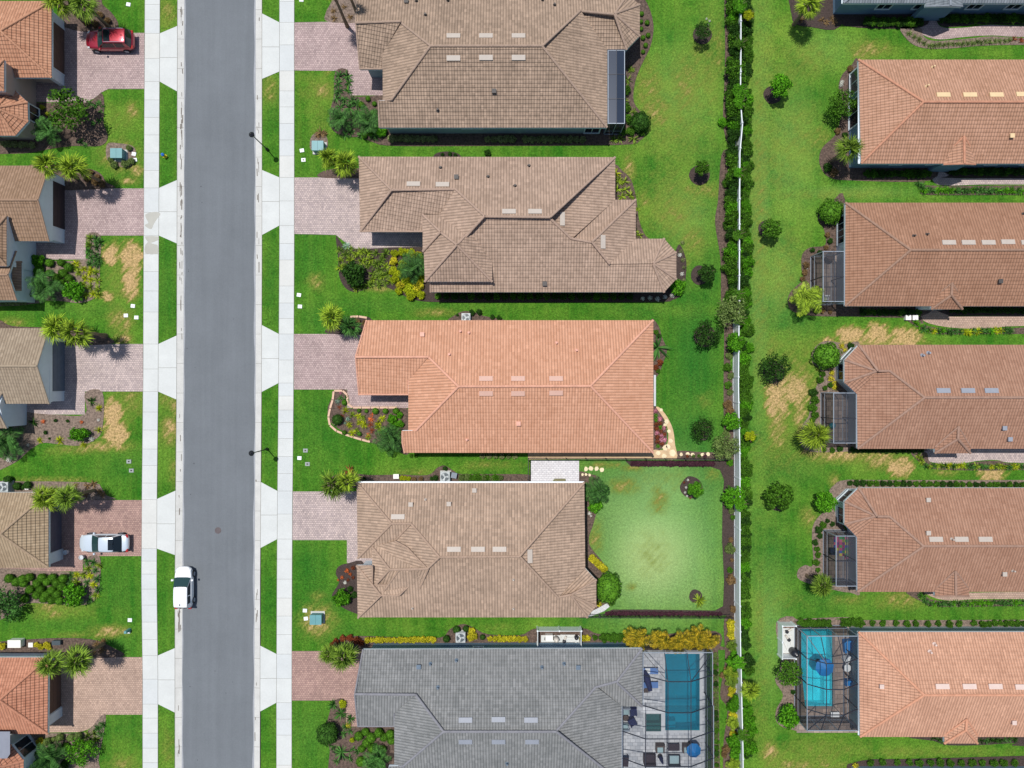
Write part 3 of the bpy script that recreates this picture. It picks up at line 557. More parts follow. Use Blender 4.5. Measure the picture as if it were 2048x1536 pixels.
for nm, pts, k in BEDS:
    sheet('mulch_bed', pts, .036 + .0015 * (hash(nm) % 3 if False else len(nm) % 3), (m_mulch, m_mulch_l, m_mulch_d)[k], 0 if nm == 'BR4f' else 4)
def ring(px, py, r, m=m_mulch, ry=None, z=.044):
    sheet('mulch_bed', [(px + r * math.cos(a) * random.uniform(.93, 1.07), py + (ry or r) * math.sin(a) * random.uniform(.93, 1.07)) for a in [i * math.pi / 5 for i in range(10)]], z, m, 3)
for a in ((1405,70,19),(1399,350,20),(1400,550,19),(1410,672,22),(1383,975,22),(1391,1192,13),(1545,190,18),(1533,458,17),(1548,745,22),(1556,1003,20),(1405,862,18)): ring(*a, m=m_mulch_d)
# flagstone path behind the orange house, stone paths, patio
m_flagbed = mat('sandy_path', srgb(196, 168, 132), .9, .12, 2, fine=.1)
m_flag = mat('flagstone', srgb(222, 206, 170), .8, .12, 1.3, fine=.06)
sheet('garden_path', [(1312,815),(1320,816),(1335,835),(1346,860),(1350,890),(1353,918),(1318,918),(1306,918),(1306,900),(1325,900),(1335,886),(1336,862),(1328,838)], .046, m_flagbed, 3)
sheet('garden_path', [(1056,902),(1310,902),(1310,918),(1056,919)], .040, m_flagbed)
sheet('patio', [(1062,921),(1158,921),(1158,975),(1062,975)], .05, m_pave_w)
sheet('garden_path', [(1196,1216),(1214,1206),(1219,1213),(1208,1222),(1186,1231),(1172,1236),(1172,1228)], .05, mat('white_gravel', srgb(190, 191, 193), .9, .2, 8, fine=.25))
for i, (x, y, s) in enumerate([(1172,938,5),(1182,937,5),(1193,937,5),(1204,939,5),(1333,843,5),(1338,862,4),(1341,882,5),(1336,893,5),(1344,906,7),(1330,895,6),(1328,912,5),(1330,850,4),(1322,820,4),(1362,909,4),(1375,908,4),(1385,909,4),(1404,909,4),(1416,908,4),(1316,906,5),(1165,949,3),(1172,949,3),(1179,950,3)]):
    p = W(x, y); mb = MB(); r0 = s / K
    P = [(p.x + r0 * random.uniform(.75, 1.15) * math.cos(a), p.y + r0 * random.uniform(.75, 1.2) * math.sin(a)) for a in [k * math.pi / 3 for k in range(6)]]
    mb.prism(P, .03, .075); o = mb.build('stepping_stone', m_flag, None, loc=(p.x, p.y, .03))
    where = ('in a row across the lawn corner by the white patio' if 930 < y < 945 and x < 1210 else 'small, edging the bed by the white patio' if x < 1200 else 'set in dark mulch along the black fence' if x > 1355 else 'set in the curved path behind the orange roofed house')
    tag(o, 'pale irregular stone ' + where, 'stone', 'stones ' + where)
# ------------------------------------------------------------------ houses
def clip(poly, a, sgn):
    """poly of (u, v, P); keep sgn*(v - a) >= 0"""
    out = []; n = len(poly)
    for i in range(n):
        p, q = poly[i], poly[(i + 1) % n]; dp, dq = sgn * (p[1] - a), sgn * (q[1] - a)
        if dp >= 0: out.append(p)
        if (dp > 0 > dq) or (dp < 0 < dq):
            t = dp / (dp - dq); out.append((p[0] + (q[0] - p[0]) * t, a, p[2] + (q[2] - p[2]) * t))
    return out
COURSE = .36
def tile_facet(mb, P, lift=.055):
    """tile courses on one roof plane, each course a strip tilted up at its lower edge, with its riser"""
    n = Vector((0, 0, 0)); k = len(P)
    for i in range(k): n += P[i].cross(P[(i + 1) % k])
    if n.length < 1e-6: return
    n.normalize()
    if n.z < 0: P = P[::-1]; n = -n
    if n.z > .999: g = Vector((0, 1, 0))
    else: g = (Vector((0, 0, 1)) - n * n.z).normalized()
    u = g.cross(n).normalized()
    off = (round(n.x, 1) * 3.1 + round(n.y, 1) * 7.7)
    v0 = min(p.dot(g) for p in P)
    for tri in tessellate_polygon([P]):
        T = [P[i] for i in tri]
        if (T[1] - T[0]).cross(T[2] - T[0]).dot(n) < 0: T = T[::-1]
        Q = [(p.dot(u), p.dot(g) - v0, p) for p in T]
        lo = int(math.floor(min(q[1] for q in Q) / COURSE)); hi = int(math.floor(max(q[1] for q in Q) / COURSE - 1e-5))
        for c in range(lo, hi + 1):
            a, b = c * COURSE, (c + 1) * COURSE
            S = clip(clip(Q, a, 1), b, -1)
            if len(S) < 3: continue
            L_ = lambda v: lift * (1 - (v - a) / COURSE)
            pts = [q[2] + n * L_(q[1]) for q in S]; uv = [(q[0], q[1] + off) for q in S]
            mb.poly(pts, 0, uv)
            low = [q for q in S if abs(q[1] - a) < 1e-5]
            if len(low) >= 2:
                p, q = min(low, key=lambda t: t[0]), max(low, key=lambda t: t[0])
                if q[0] - p[0] > 1e-3:
                    mb.poly([p[2], q[2], q[2] + n * lift, p[2] + n * lift], 0, [(p[0], a + off), (q[0], a + off), (q[0], a + off), (p[0], a + off)])
def solveV(V, F, pitch, ze):
    Z = {k: (v[2] if len(v) > 2 else None) for k, v in V.items()}
    for _ in range(3):
        est = {}
        for f in F:
            a, b = f[0], f[1]
            if Z[a] is None or Z[b] is None: continue
            A, B = W(V[a][0], V[a][1], Z[a]), W(V[b][0], V[b][1], Z[b])
            d = B - A; d.z = 0
            if d.length < .05: continue
            nrm = Vector((-d.y, d.x, 0)).normalized()
            for k in f[2:]:
                if len(V[k]) > 2: continue
                z = ze + 1
                for _i in range(14):
                    z = (Z[a] + Z[b]) / 2 + pitch * abs((W(V[k][0], V[k][1], z) - A).dot(nrm))
                est.setdefault(k, []).append((z, .001 if len(f) == 3 else 1.0))
        for k, zs in est.items(): Z[k] = sum(z * q for z, q in zs) / sum(q for z, q in zs)
        if all(z is not None for z in Z.values()): break
    return {k: W(V[k][0], V[k][1], Z[k] if Z[k] is not None else ze + 1) for k in V}
def planar(P):
    """the facet's own plane: through its first edge, slope fitted to the other corners"""
    A, B = P[0], P[1]; d = Vector((B.x - A.x, B.y - A.y)); ln = d.length
    if ln < .1: return P
    d /= ln; nx, ny = -d.y, d.x; sl = (B.z - A.z) / ln; num = den = 0
    for p in P[2:]:
        q = (p.x - A.x) * nx + (p.y - A.y) * ny; r = p.z - A.z - sl * ((p.x - A.x) * d.x + (p.y - A.y) * d.y); num += q * r; den += q * q
    k = num / den if den > .01 else 0
    return [Vector((p.x, p.y, A.z + sl * ((p.x - A.x) * d.x + (p.y - A.y) * d.y) + k * ((p.x - A.x) * nx + (p.y - A.y) * ny))) for p in P]
class House:
    def __init__(s, name, label, V, F, outline, roof, cap, wall, trim=None, ze=3.0, pitch=.42, ins=.5, caps=True, wz=0.0, root=None, cat='house'):
        V = {k: (v if len(v) > 2 or k[0] != 'e' else (v[0], v[1], ze)) for k, v in V.items()}
        F = [f.split() for f in F]; s.F = F; s.roofm = roof
        s.P = solveV(V, F, pitch, ze); s.trim = trim or m_trim; s.wallm = wall
        c = sum((p for p in s.P.values()), Vector()) / len(s.P)
        s.root = root or thing(name, label, cat, (c.x, c.y, 0))
        mb = MB(); s.FP = [planar([s.P[k] for k in f]) for f in F]
        for Q in s.FP: tile_facet(mb, Q)
        FE = {}
        for i, f in enumerate(F):
            for a, b in zip(f, f[1:] + f[:1]): FE.setdefault(tuple(sorted((a, b))), []).append(i)
        for (a, b), fs in FE.items():      # close the small step where two planes do not quite meet
            if len(fs) < 2: continue
            q = [[s.FP[i][F[i].index(k)] for k in (a, b)] for i in fs[:2]]
            if max(abs(q[0][0].z - q[1][0].z), abs(q[0][1].z - q[1][1].z)) > .03:
                z = Vector((0, 0, .02)); mb.poly([q[0][0] + z, q[0][1] + z, q[1][1] + z, q[1][0] + z], 0, [(0, 0), (1, 0), (1, .3), (0, .3)])
        s.roof = mb.build('roof', roof, s.root)
        # shared edges: ridges and hips carry cap tiles, free edges a fascia
        E = {}
        for i, f in enumerate(F):
            for a, b in zip(f, f[1:] + f[:1]): E.setdefault(frozenset((a, b)), []).append(i)
        cen = [sum((s.P[k] for k in f), Vector()) / len(f) for f in F]
        cb = MB(); fb = MB()
        def normal(i):
            P = s.FP[i]; n = Vector()
            for j in range(len(P)): n += P[j].cross(P[(j + 1) % len(P)])
            n.normalize(); return n if n.z > 0 else -n
        for e, fs in E.items():
            if len(e) < 2: continue
            ks = list(e); a, b = [Vector((s.P[k].x, s.P[k].y, max(s.FP[i][F[i].index(k)].z for i in fs))) for k in ks]
            if len(fs) >= 2:
                n0 = normal(fs[0])
                if (cen[fs[1]] - a).dot(n0) < -.03: s.captiles(cb, a, b)
            else:
                d = b - a; d.z = 0
                if d.length < .1: continue
                nn = Vector((-d.y, d.x, 0)).normalized()
                if (cen[fs[0]] - a).dot(nn) > 0: nn = -nn
                level = abs(a.z - b.z) < .15
                if not level: s.captiles(cb, a, b, .09)
                q0, q1 = a + nn * .02, b + nn * .02
                z = Vector((0, 0, 1)); t = nn * -.05
                B = [q0 - z * .26, q1 - z * .26, q1 + t - z * .26, q0 + t - z * .26]; T = [q0 - z * .03, q1 - z * .03, q1 + t - z * .03, q0 + t - z * .03]
                if (B[1] - B[0]).cross(B[2] - B[1]).z < 0: B, T = B[::-1], T[::-1]
                fb.hexa(B, T)
        if cb.f: cb.build('ridge_tiles', cap, s.roof, smooth=False)
        if fb.f: fb.build('fascia', s.trim, s.root)
        if outline: s.walls(outline, ze, ins, wall, wz)
    def captiles(s, mb, a, b, r=.13):
        n = max(1, int((b - a).length / .42))
        for i in range(n):
            p = a + (b - a) * (i / n); q = a + (b - a) * ((i + 1.06) / n)
            d = (q - p).normalized(); x = d.cross(Vector((0, 0, 1)))
            if x.length < .01: return
            x.normalize(); y = x.cross(d)
            r0, r1 = (r, r * .86) if p.z < q.z else (r * .86, r)
            i0 = len(mb.v)
            for c, rr in ((p, r0), (q, r1)):
                for th in (0, 45, 90, 135, 180):
                    mb.v.append(tuple(c + x * math.cos(R(th)) * rr + y * (math.sin(R(th)) * rr * .9 + .035)))
            for j in range(4):
                mb.f.append((i0 + j, i0 + j + 1, i0 + j + 6, i0 + j + 5)); mb.m.append(0); mb.uv.append(None)
            mb.f.append((i0, i0 + 1, i0 + 2, i0 + 3, i0 + 4)); mb.m.append(0); mb.uv.append(None)
            mb.f.append((i0 + 9, i0 + 8, i0 + 7, i0 + 6, i0 + 5)); mb.m.append(0); mb.uv.append(None)
    def walls(s, outline, ze, ins, wall, wz=0.0):
        O = [W(x, y, ze) for x, y in outline]; O = [(p.x, p.y) for p in O]
        if area(O) < 0: O = O[::-1]
        I = inset(O, ins); s.I = I; s.ze = ze
        mb = MB(); n = len(I)
        for i in range(n):
            a, b = I[i], I[(i + 1) % n]
            mb.poly([(a[0], a[1], wz), (b[0], b[1], wz), (b[0], b[1], ze - .2), (a[0], a[1], ze - .2)])
        s.wall = mb.build('wall', wall, s.root)
        mb = MB(); J = inset(O, .04); mb.poly([(x, y, ze - .21) for x, y in J][::-1]); mb.poly([(x, y, ze - .19) for x, y in J])
        mb.build('soffit', s.trim, s.root)
    def gable(s, *keys, back=.12, m=None):
        """triangle of wall under a gable end"""
        P = [s.P[k] for k in keys]; c = sum(s.P.values(), Vector()) / len(s.P); mid = sum(P, Vector()) / len(P)
        sx = back if c.x > mid.x else -back
        mb = MB(); z = Vector((0, 0, .1))
        Q = [Vector((p.x + sx, p.y, p.z - .06)) for p in P]; Q2 = [Vector((p.x + sx * 2, p.y, p.z - .06)) for p in P]
        mb.poly(Q); mb.poly(Q2[::-1])
        mb.build('gable_wall', m or s.wallm, s.root)
    def edge(s, px, py):
        """wall edge whose middle lies nearest to a ground pixel"""
        p = W(px, py); best = None
        for i in range(len(s.I)):
            a, b = Vector(s.I[i]), Vector(s.I[(i + 1) % len(s.I)]); d = b - a
            t = max(0, min(1, (Vector((p.x, p.y)) - a).dot(d) / max(1e-6, d.length_squared))); dist = (a + d * t - Vector((p.x, p.y))).length
            if best is None or dist < best[0]: best = (dist, i, t)
        a, b = Vector(s.I[best[1]]), Vector(s.I[(best[1] + 1) % len(s.I)]); d = (b - a).normalized()
        return a + (b - a) * best[2], d, Vector((d.y, -d.x))
    def window(s, px, py, wd=1.4, z0=.9, z1=2.2, kind='window', pane=None, fr=None, bars=1):
        p, d, n = s.edge(px, py); p = Vector((p.x, p.y, 0)); d = Vector((d.x, d.y, 0)); n = Vector((n.x, n.y, 0))
        mb = MB(); h = wd / 2; zc = (z0 + z1) / 2; f = .12
        for (a, b) in (((-h - f / 2, zc), 0), ((h + f / 2, zc), 0)):
            c = p + d * a[0] + n * .03; mb.bar(c + Vector((0, 0, z0 - f)), c + Vector((0, 0, z1 + f)), f if abs(d.x) > .5 else .1, .1 if abs(d.x) > .5 else f)
        for z in (z0 - f / 2, z1 + f / 2):
            c = p + n * .035; mb.bar(c - d * (h + f) + Vector((0, 0, z)), c + d * (h + f) + Vector((0, 0, z)), .12, f)
        for k in range(1, bars + 1):
            t = -h + wd * k / (bars + 1); c = p + d * t + n * .02; mb.bar(c + Vector((0, 0, z0)), c + Vector((0, 0, z1)), .05, .05)
        w_ = mb.build(kind, fr or m_trim, s.root)
        g = MB(); c = p + n * .012
        g.poly([c - d * h + Vector((0, 0, z0)), c + d * h + Vector((0, 0, z0)), c + d * h + Vector((0, 0, z1)), c - d * h + Vector((0, 0, z1))])
        g.build('pane', pane or m_glass, w_)
    def roofpoint(s, px, py):
        best = None
        for P in s.FP:
            n = Vector()
            for j in range(len(P)): n += P[j].cross(P[(j + 1) % len(P)])
            n.normalize(); n = n if n.z > 0 else -n
            o = Vector((0, 0, HC)); r = W(px, py, 0) - o; t = (P[0] - o).dot(n) / r.dot(n); q = o + r * t
            inside = False; k = len(P)
            for i in range(k):
                a, b = P[i], P[(i + 1) % k]
                if (a.y > q.y) != (b.y > q.y) and q.x < (b.x - a.x) * (q.y - a.y) / (b.y - a.y) + a.x: inside = not inside
            if inside and (best is None or q.z > best[0].z): best = (q, n)
        if best is None: q = W(px, py, 3.6); best = (q, Vector((0, 0, 1)))
        q, n = best; g = (Vector((0, 0, 1)) - n * n.z); g = g.normalized() if g.length > .01 else Vector((0, 1, 0)); return q, n, g, g.cross(n).normalized()
    def vents(s, pts, m, ln=1.28, wd=.46):
        for px, py in pts:
            q, n, g, u = s.roofpoint(px, py); mb = MB(); 
            b = [q + u * (a * ln / 2) + g * (c * wd / 2) + n * .02 for a, c in ((-1, -1), (1, -1), (1, 1), (-1, 1))]
            t = [b[0] + n * .15, b[1] + n * .15, b[2] + n * .07, b[3] + n * .07]
            mb.hexa(b, t); mb.build('roof_vent', m, s.roof)
    def pipes(s, pts, m, r=.09, h=.38):
        for i, pt in enumerate(pts):
            px, py = pt[:2]; q, n, g, u = s.roofpoint(px, py); mb = MB(); k = pt[2] if len(pt) > 2 else 0
            if k == 1:   # goose-neck hood
                mb.cbox(q + Vector((0, 0, .14)), (.34, .34, .22)); mb.cbox(q + Vector((0, 0, .27)), (.42, .42, .04))
            else:
                mb.tube([q - Vector((0, 0, .05)), q + Vector((0, 0, h))], r, 8); mb.lathe(q + Vector((0, 0, .03)), [(r * 2.1, 0), (r * 1.2, .08), (r * .9, .1)], 8)
            mb.build('roof_pipe' if k != 1 else 'roof_hood', m, s.roof)
def add_roof(h, V, F, ze, pitch=.42, outline=None, ins=.25, wall=None, wz=0.0, roof=None):
    s = House.__new__(House); V = {k: (v if len(v) > 2 or k[0] != 'e' else (v[0], v[1], ze)) for k, v in V.items()}
    House.__init__(s, '', '', V, F, outline, roof or h.roofm, h.cap, wall or h.wallm, ze=ze, pitch=pitch, ins=ins, wz=wz, root=h.root); return s
def boxp(name, parent, pxy, z0, z1, m, zref=0.0):
    """upright solid over ground pixels (rectangle x0,y0,x1,y1)"""
    a, b = W(pxy[0], pxy[3], zref), W(pxy[2], pxy[1], zref); mb = MB(); mb.box(a.x, a.y, z0, b.x, b.y, z1); return mb.build(name, m, parent)

TAN_R = roof_mat('tan_tiles', srgb(152, 131, 114), srgb(182, 157, 137), .55)
C1_R = roof_mat('greyish_brown_tiles', srgb(140, 121, 105), srgb(172, 149, 130), .6)
C2_R = roof_mat('pinkish_brown_tiles', srgb(152, 130, 114), srgb(180, 155, 137), .55)
OR_R = roof_mat('orange_tiles', srgb(190, 140, 112), srgb(208, 158, 130), .4)
GR_R = roof_mat('grey_tiles', srgb(116, 118, 118), srgb(140, 141, 141), .5)
R1_R = roof_mat('salmon_tiles', srgb(168, 128, 104), srgb(188, 146, 122), .4)
R2_R = roof_mat('brown_tiles', srgb(148, 110, 88), srgb(165, 126, 103), .3)
R3_R = roof_mat('rosy_brown_tiles', srgb(152, 114, 94), srgb(169, 131, 110), .3)
R5_R = roof_mat('terracotta_tiles', srgb(182, 138, 114), srgb(204, 158, 132), .35)
L0_R = roof_mat('rust_tiles', srgb(168, 120, 94), srgb(192, 144, 116), .5)
L1_R = roof_mat('brown_barrel_tiles', srgb(138, 112, 90), srgb(160, 132, 110), .5)
L2_R = roof_mat('beige_tiles', srgb(142, 126, 108), srgb(164, 148, 128), .5)
L3_R = roof_mat('sandy_tiles', srgb(146, 126, 102), srgb(168, 148, 122), .5)
L4_R = roof_mat('red_orange_tiles', srgb(168, 114, 90), srgb(194, 138, 112), .45)
DK_R = roof_mat('slate_grey_tiles', srgb(110, 118, 124), srgb(135, 142, 148), .3)
capm = lambda n, c: mat(n + '_cap', srgb(*c), .85, .12, 2.2, fine=.08)
m_vent_t = mat('pale_vent', srgb(178, 168, 158), .6, .04, 2); m_vent_o = mat('pink_vent', srgb(196, 158, 142), .6, .04, 2); m_vent_g = mat('grey_vent', srgb(140, 145, 155), .5, .04, 2)
m_vent_y = mat('cream_vent', srgb(214, 188, 146), .6, .04, 2); m_vent_w = mat('white_vent', srgb(206, 184, 174), .6, .04, 2)
m_pipe_d = mat('dark_pipe', srgb(70, 66, 64), .6, .1, 3)
def mk(name, label, V, F, outline, roof, capc, wall, **kw):
    House.cap = capm(roof.name, capc); h = House(name, label, V, F, outline, roof, House.cap, wall, **kw); h.cap = House.cap; return h

# --- C1
c1 = mk('house', 'house with greyish brown tiled roof and a glossy blue lean-to roof on its garden side', dict(
 eA=(716,-10), eB=(1255,-10), eC=(1279,10), eD=(1279,72), eE=(1253,99), eF=(1214,99), eG=(1214,255), eH=(759,255), eI=(720,138), eJ=(766,138),
 a=(711,45), b=(802,45), c=(861,92), d=(1084,92), e=(1159,32), f=(1229,28), g=(766,106,3.7), h=(766,201,3.7), i=(783,201,3.95), k=(757,201,3.9), l=(766,138,3.15)),
 ['eA eB f e d c b a', 'eC eB f', 'eD eC f', 'eE eD f', 'eF eE f e', 'eG eF e d', 'eG eH k i c d', 'eI l g b a', 'g h i c b'],
 [(716,-10),(1255,-10),(1279,10),(1279,72),(1253,99),(1214,99),(1214,255),(759,255),(759,206),(770,206),(770,138),(720,138)], C1_R, (156,134,118), m_stucco_g)
c1.vents([(907,73),(972,73),(1037,73),(907,116),(972,115),(1037,115)], m_vent_t)
c1.pipes([(988,184,1),(876,221),(851,31),(833,3),(896,2),(813,4,1),(1109,11),(1085,1)], m_pipe_d)
c1.gable('eI', 'a', 'eA'); c1.window(946, 268, 1.9, 1.5, 2.3); c1.window(1060, 268, .9, 1.7, 2.2); c1.window(1182, 268, 1.4, .3, 2.3, kind='door')
# --- C2
c2 = mk('house', 'house with pinkish brown stepped hip roofs and a square raised entry roof', dict(
 eA=(718,314), eB=(1230,315), eC=(1230,400), eD=(1271,400), eE=(1271,478), eF=(1328,478), eG=(1352,505), eH=(1352,558), eI=(1328,584), eJ=(861,584), eK=(721,463), eL=(846,463),
 a=(783,380), b=(911,379), c=(969,433), d=(1100,435), e=(1139,485), f=(1184,484), g=(1219,528), h=(1306,527), n=(914,490,5.35), o=(861,540), p=(880,430,3.9), q=(846,430,3.4), r=(846,500,3.4), qq=(846,463,3.35)),
 ['eA eB d c b a', 'eK eA a', 'eK qq q p b a', 'r q p b c n', 'eC eB d e', 'eD eC e f', 'eE eD f g', 'eF eE g h', 'eG eF h', 'eH eG h', 'eI eH h', 'eJ eI h g f e d c n o'],
 [(718,314),(1230,315),(1230,400),(1271,400),(1271,478),(1328,478),(1352,505),(1352,558),(1328,584),(861,584),(861,463),(721,463)], C2_R, (162,138,122), m_stucco_g)
t2 = add_roof(c2, dict(eA=(846,430), eB=(846,503), m=(848,503,4.0), eC=(850,563), eD=(984,563), eE=(984,462), n=(914,490,5.75), k=(881,464,5.15), j=(940,462,4.9), eF=(893,430), jj=(930,468,4.9)),
 ['eB eA k', 'm eC n k eB', 'eC eD n', 'eD eE j n', 'eA eF jj n k'], 4.05, outline=[(846,430),(905,432),(935,455),(984,480),(984,563),(850,563),(850,503),(846,503)], wz=0)
c2.vents([(827,369),(885,370),(1018,424),(1070,424)], m_vent_t); c2.vents([(1124,438),(1205,484)], m_vent_t)
c2.pipes([(881,336),(913,355,1),(976,354),(1058,332),(1030,372),(1089,568,1)], m_pipe_d)
# --- C3
c3 = mk('house', 'large house with light orange tiled roof beside the flagstone garden path', dict(
 eA=(733,641), eB=(1306,641), eC=(1306,905), eD=(809,905), eE=(718,789), eF=(817,789),
 a=(711,714), b=(857,714), c=(917,773), d=(1181,772), g=(817,760,3.7), h=(817,861,3.6), i=(832,861,3.9), k=(805,861,3.85), l=(817,789,3.15), m=(805,885,3.35)),
 ['eA eB d c b a', 'eC eB d', 'eC eD m k i c d', 'eE l g b a', 'g h i c b'],
 [(733,641),(1306,641),(1306,905),(809,905),(809,868),(822,868),(822,789),(718,789)], OR_R, (206,154,130), m_stucco_t)
c3.vents([(972,758),(1036,758),(1112,758),(972,786),(1036,786),(1112,785)], m_vent_o)
c3.pipes([(845,669,1),(921,663),(938,666),(1113,686),(1153,701),(899,709),(934,879),(1037,847,1)], mat('orange_pipe', srgb(214, 160, 140), .6, .1, 3)); c3.gable('eE', 'a', 'eA')
# --- C4
V4 = dict(eA=(714,965), eB=(1168,965), eC=(1170,1136), eD=(1192,1160), eE=(1192,1212), eF=(1174,1234), eG=(716,1234), eH=(716,1116), eI=(745,1116),
 a=(783,1047), b=(822,1047), c=(879,1114), d=(1039,1113), e=(1115,1189), f=(1142,1190), l=(745,1094,3.4), o=(790,1082,4.1), p=(815,1094,4.3), q=(855,1137,5.25), w=(762,1191,4.2), v=(800,1137,4.6), r1=(790,1078,3.76), r2=(790,1137,3.76))
c4 = mk('house', 'house with dusty tan hip roof beside the fenced back lawn', V4,
 ['eA eB d c b a', 'eH eA a', 'eH eI l o b a', 'eC eB d e', 'eD eC e f', 'eE eD f', 'eF eE f', 'eG eF f e d c q v w', 'r2 r1 b c q', 'l o p q v'],
 [(714,965),(1168,965),(1170,1136),(1192,1160),(1192,1212),(1174,1234),(716,1234),(716,1210),(750,1200),(750,1116),(716,1116)], TAN_R, (160,136,118), m_stucco_w)
t4 = add_roof(c4, dict(eA=(745,1094), eB=(745,1176), n=(781,1137,4.55), k=(815,1094,3.62), q=(857,1137,5.3), r=(840,1176,3.9)), ['eB eA n', 'eA k q n', 'n q r eB'], 3.55,
 outline=[(745,1094),(800,1094),(800,1176),(745,1176)])
t5 = add_roof(c4, dict(eA=(714,1132), eB=(716,1236,3.02), n=(762,1191,4.28), k=(745,1132), r=(745,1170,3.75), s=(820,1170,4.2), t=(798,1191,4.45)), ['eB eA n', 'eA k r', 'r s t n', 'eA r n'], 3.1,
 outline=[(714,1132),(742,1132),(742,1228),(716,1228)])
for a, b in (((742,1093),(808,1094)), ((714,1131),(743,1131)), ((714,964),(1168,964))):
    mb = MB(); zz = 3.3 if a[1] < 1100 and a[1] > 1000 else 3.02; mb.bar(W(*a, zz), W(*b, zz), .14, .16); mb.build('gutter', m_white, c4.root)
c4.vents([(796,1034),(908,1099),(956,1099),(999,1099)], m_vent_t); c4.vents([(1059,1112)], m_vent_t)
c4.pipes([(822,1008,1),(851,999),(898,1007,1),(949,980,1),(825,1216),(1027,1159),(1027,1217)], m_vent_t, .07, .3)
# --- C5
c5 = mk('house', 'house with grey tiled roof and a caged swimming pool on its garden side', dict(
 eA=(726,1299), eB=(1284,1297), eC=(1284,1412), eD=(1243,1412), eE=(1243,1565), eF=(789,1565), eG=(716,1452), eH=(789,1452),
 a=(709,1389), b=(831,1388), c=(887,1463), d=(1113,1463), e=(1188,1363), f=(1233,1364), g=(789,1425,3.7), h=(789,1530,3.6), i=(806,1532,3.9), k=(778,1532,3.85), l=(789,1452,3.15)),
 ['eA eB f e d c b a', 'eC eB f', 'eD eC f e', 'eE eD e d', 'eF eE d c i k', 'eG l g b a', 'g h i c b'],
 [(726,1299),(1284,1297),(1284,1412),(1243,1412),(1243,1565),(780,1565),(780,1536),(794,1536),(794,1452),(716,1452)], GR_R, (126,126,132), m_stucco_b)
c5.vents([(931,1440),(997,1439),(1062,1440),(931,1482),(997,1482),(1064,1482)], m_vent_g)
c5.pipes([(838,1332,1),(861,1327),(913,1320),(876,1374),(1084,1334),(1128,1327),(1156,1333,1),(1014,1526)], mat('blue_grey_pipe', srgb(96, 112, 128), .5, .1, 3)); c5.gable('eG', 'a', 'eA')
c5.window(958, 1286, .9, 1.2, 2.2)
# --- right column
def right_house(label, W0, yN, yS, apex, roof, capc, wall, oct=None, entry=None, **kw):
    X1 = 2370; mid = apex[1]
    if oct:
        V = dict(eN=(X1, yN), eS=(X1, yS), eA=oct[0], eB=oct[1], eC=oct[2], eD=oct[3], eE=(W0, yS), o=oct[4], o2=oct[5], r=apex, r2=(X1 - 130, mid))
        F = ['eA eN r2 r o2 o', 'eB eA o', 'eC eB o', 'eD eC o', 'eE eD o o2 r', 'eE eS r2 r', 'eS eN r2']
        out = [oct[0], (X1, yN), (X1, yS), (W0, yS), oct[3], oct[2], oct[1]]
    else:
        V = dict(eA=(W0, yN), eN=(X1, yN), eS=(X1, yS), eE=(W0 + kw.pop('dx', 3), yS), r=apex, r2=(X1 - 130, mid)); F = ['eA eN r2 r', 'eE eA r', 'eE eS r2 r', 'eS eN r2']
        out = [(W0, yN), (X1, yN), (X1, yS), (W0, yS)]
    h = mk('house', label, V, F, out, roof, capc, wall, **kw)
    if entry:
        x0, x1, yt, ye, yb, xm, hip = entry; z = 3.05
        top = h.roofpoint(xm, yt)[0].z + .1
        if hip:
            ym = yb - (yb - yt) * .53
            V = dict(eA=(x0, yb, z), eB=(x1, yb, z), eC=(x1, ye, z), eD=(x0, ye, z), a=(xm, ym, top), b=(xm + 2, yt, top + .05)); F = ['eA eB a', 'eB eC b a', 'eD eA a b']
        else:
            V = dict(eA=(x0, yb, z), eB=(x1, yb, z), eC=(x1, ye, z), eD=(x0, ye, z), a=(xm, yb - 1, top), b=(xm, yt, top + .05)); F = ['eB eC b a', 'eD eA a b']
        e = add_roof(h, V, F, z, outline=[(x0, yb - 18), (x1, yb - 18), (x1, yb), (x0, yb)], ins=.22)
        if not hip: e.gable('eA', 'a', 'eB', back=-.001)
    return h
r1 = right_house('house with salmon orange tiled roof beneath the grey roofed one', 1717, 120, 327, (1847,204), R1_R, (184,132,106), m_stucco_b, entry=(1888,1950,273,310,329,1928,False), dx=5)
r1.vents([(1886,191),(1939,191),(1992,191),(2045,190)], m_vent_y); r1.pipes([(1865,135),(1853,173),(2021,273,1)], m_vent_y, .08)
r1.window(1697,175,2.2,.4,2.2,pane=glassy('teal_glass', (.02,.06,.07), .1)); r1.window(1697,235,2.6,.2,2.3)
for x in (1778,1850,1965,2034): r1.window(x, 336, 1.1, 1.2, 2.2)
r2 = right_house('house with plain brown tiled roof and a small grey screened porch', 1691, 406, 612, (1821,500), R2_R, (148,118,100), m_stucco_w, entry=(1863,1924,566,597,618,1902,True), dx=-1)
r2.vents([(1897,486),(1936,486),(1976,486),(2015,485),(2055,486)], m_vent_t); r2.pipes([(1827,472),(1853,469),(2046,428),(1998,563,1)], m_pipe_d, .08)
r2.window(1672, 465, 2.6, .4, 2.2, bars=3)
r3 = right_house('house with rosy brown roof, faceted bay end and three blue grey roof vents', 1715, 690, 897, (1848,795), R3_R, (152,122,106), m_stucco_w,
 oct=[(1717,690),(1689,720),(1689,765),(1714,788),(1754,742),(1779,742)], entry=(1870,1940,853,893,906,1915,True))
r3.vents([(1886,782),(1935,782),(1982,782)], m_vent_g); r3.pipes([(1844,711),(1856,706),(2006,856,1),(2017,878,1)], m_vent_g, .1)
r3.window(1672, 744, 1.5, .7, 2.1); r3.window(1685, 708, 1.5, .7, 2.1)
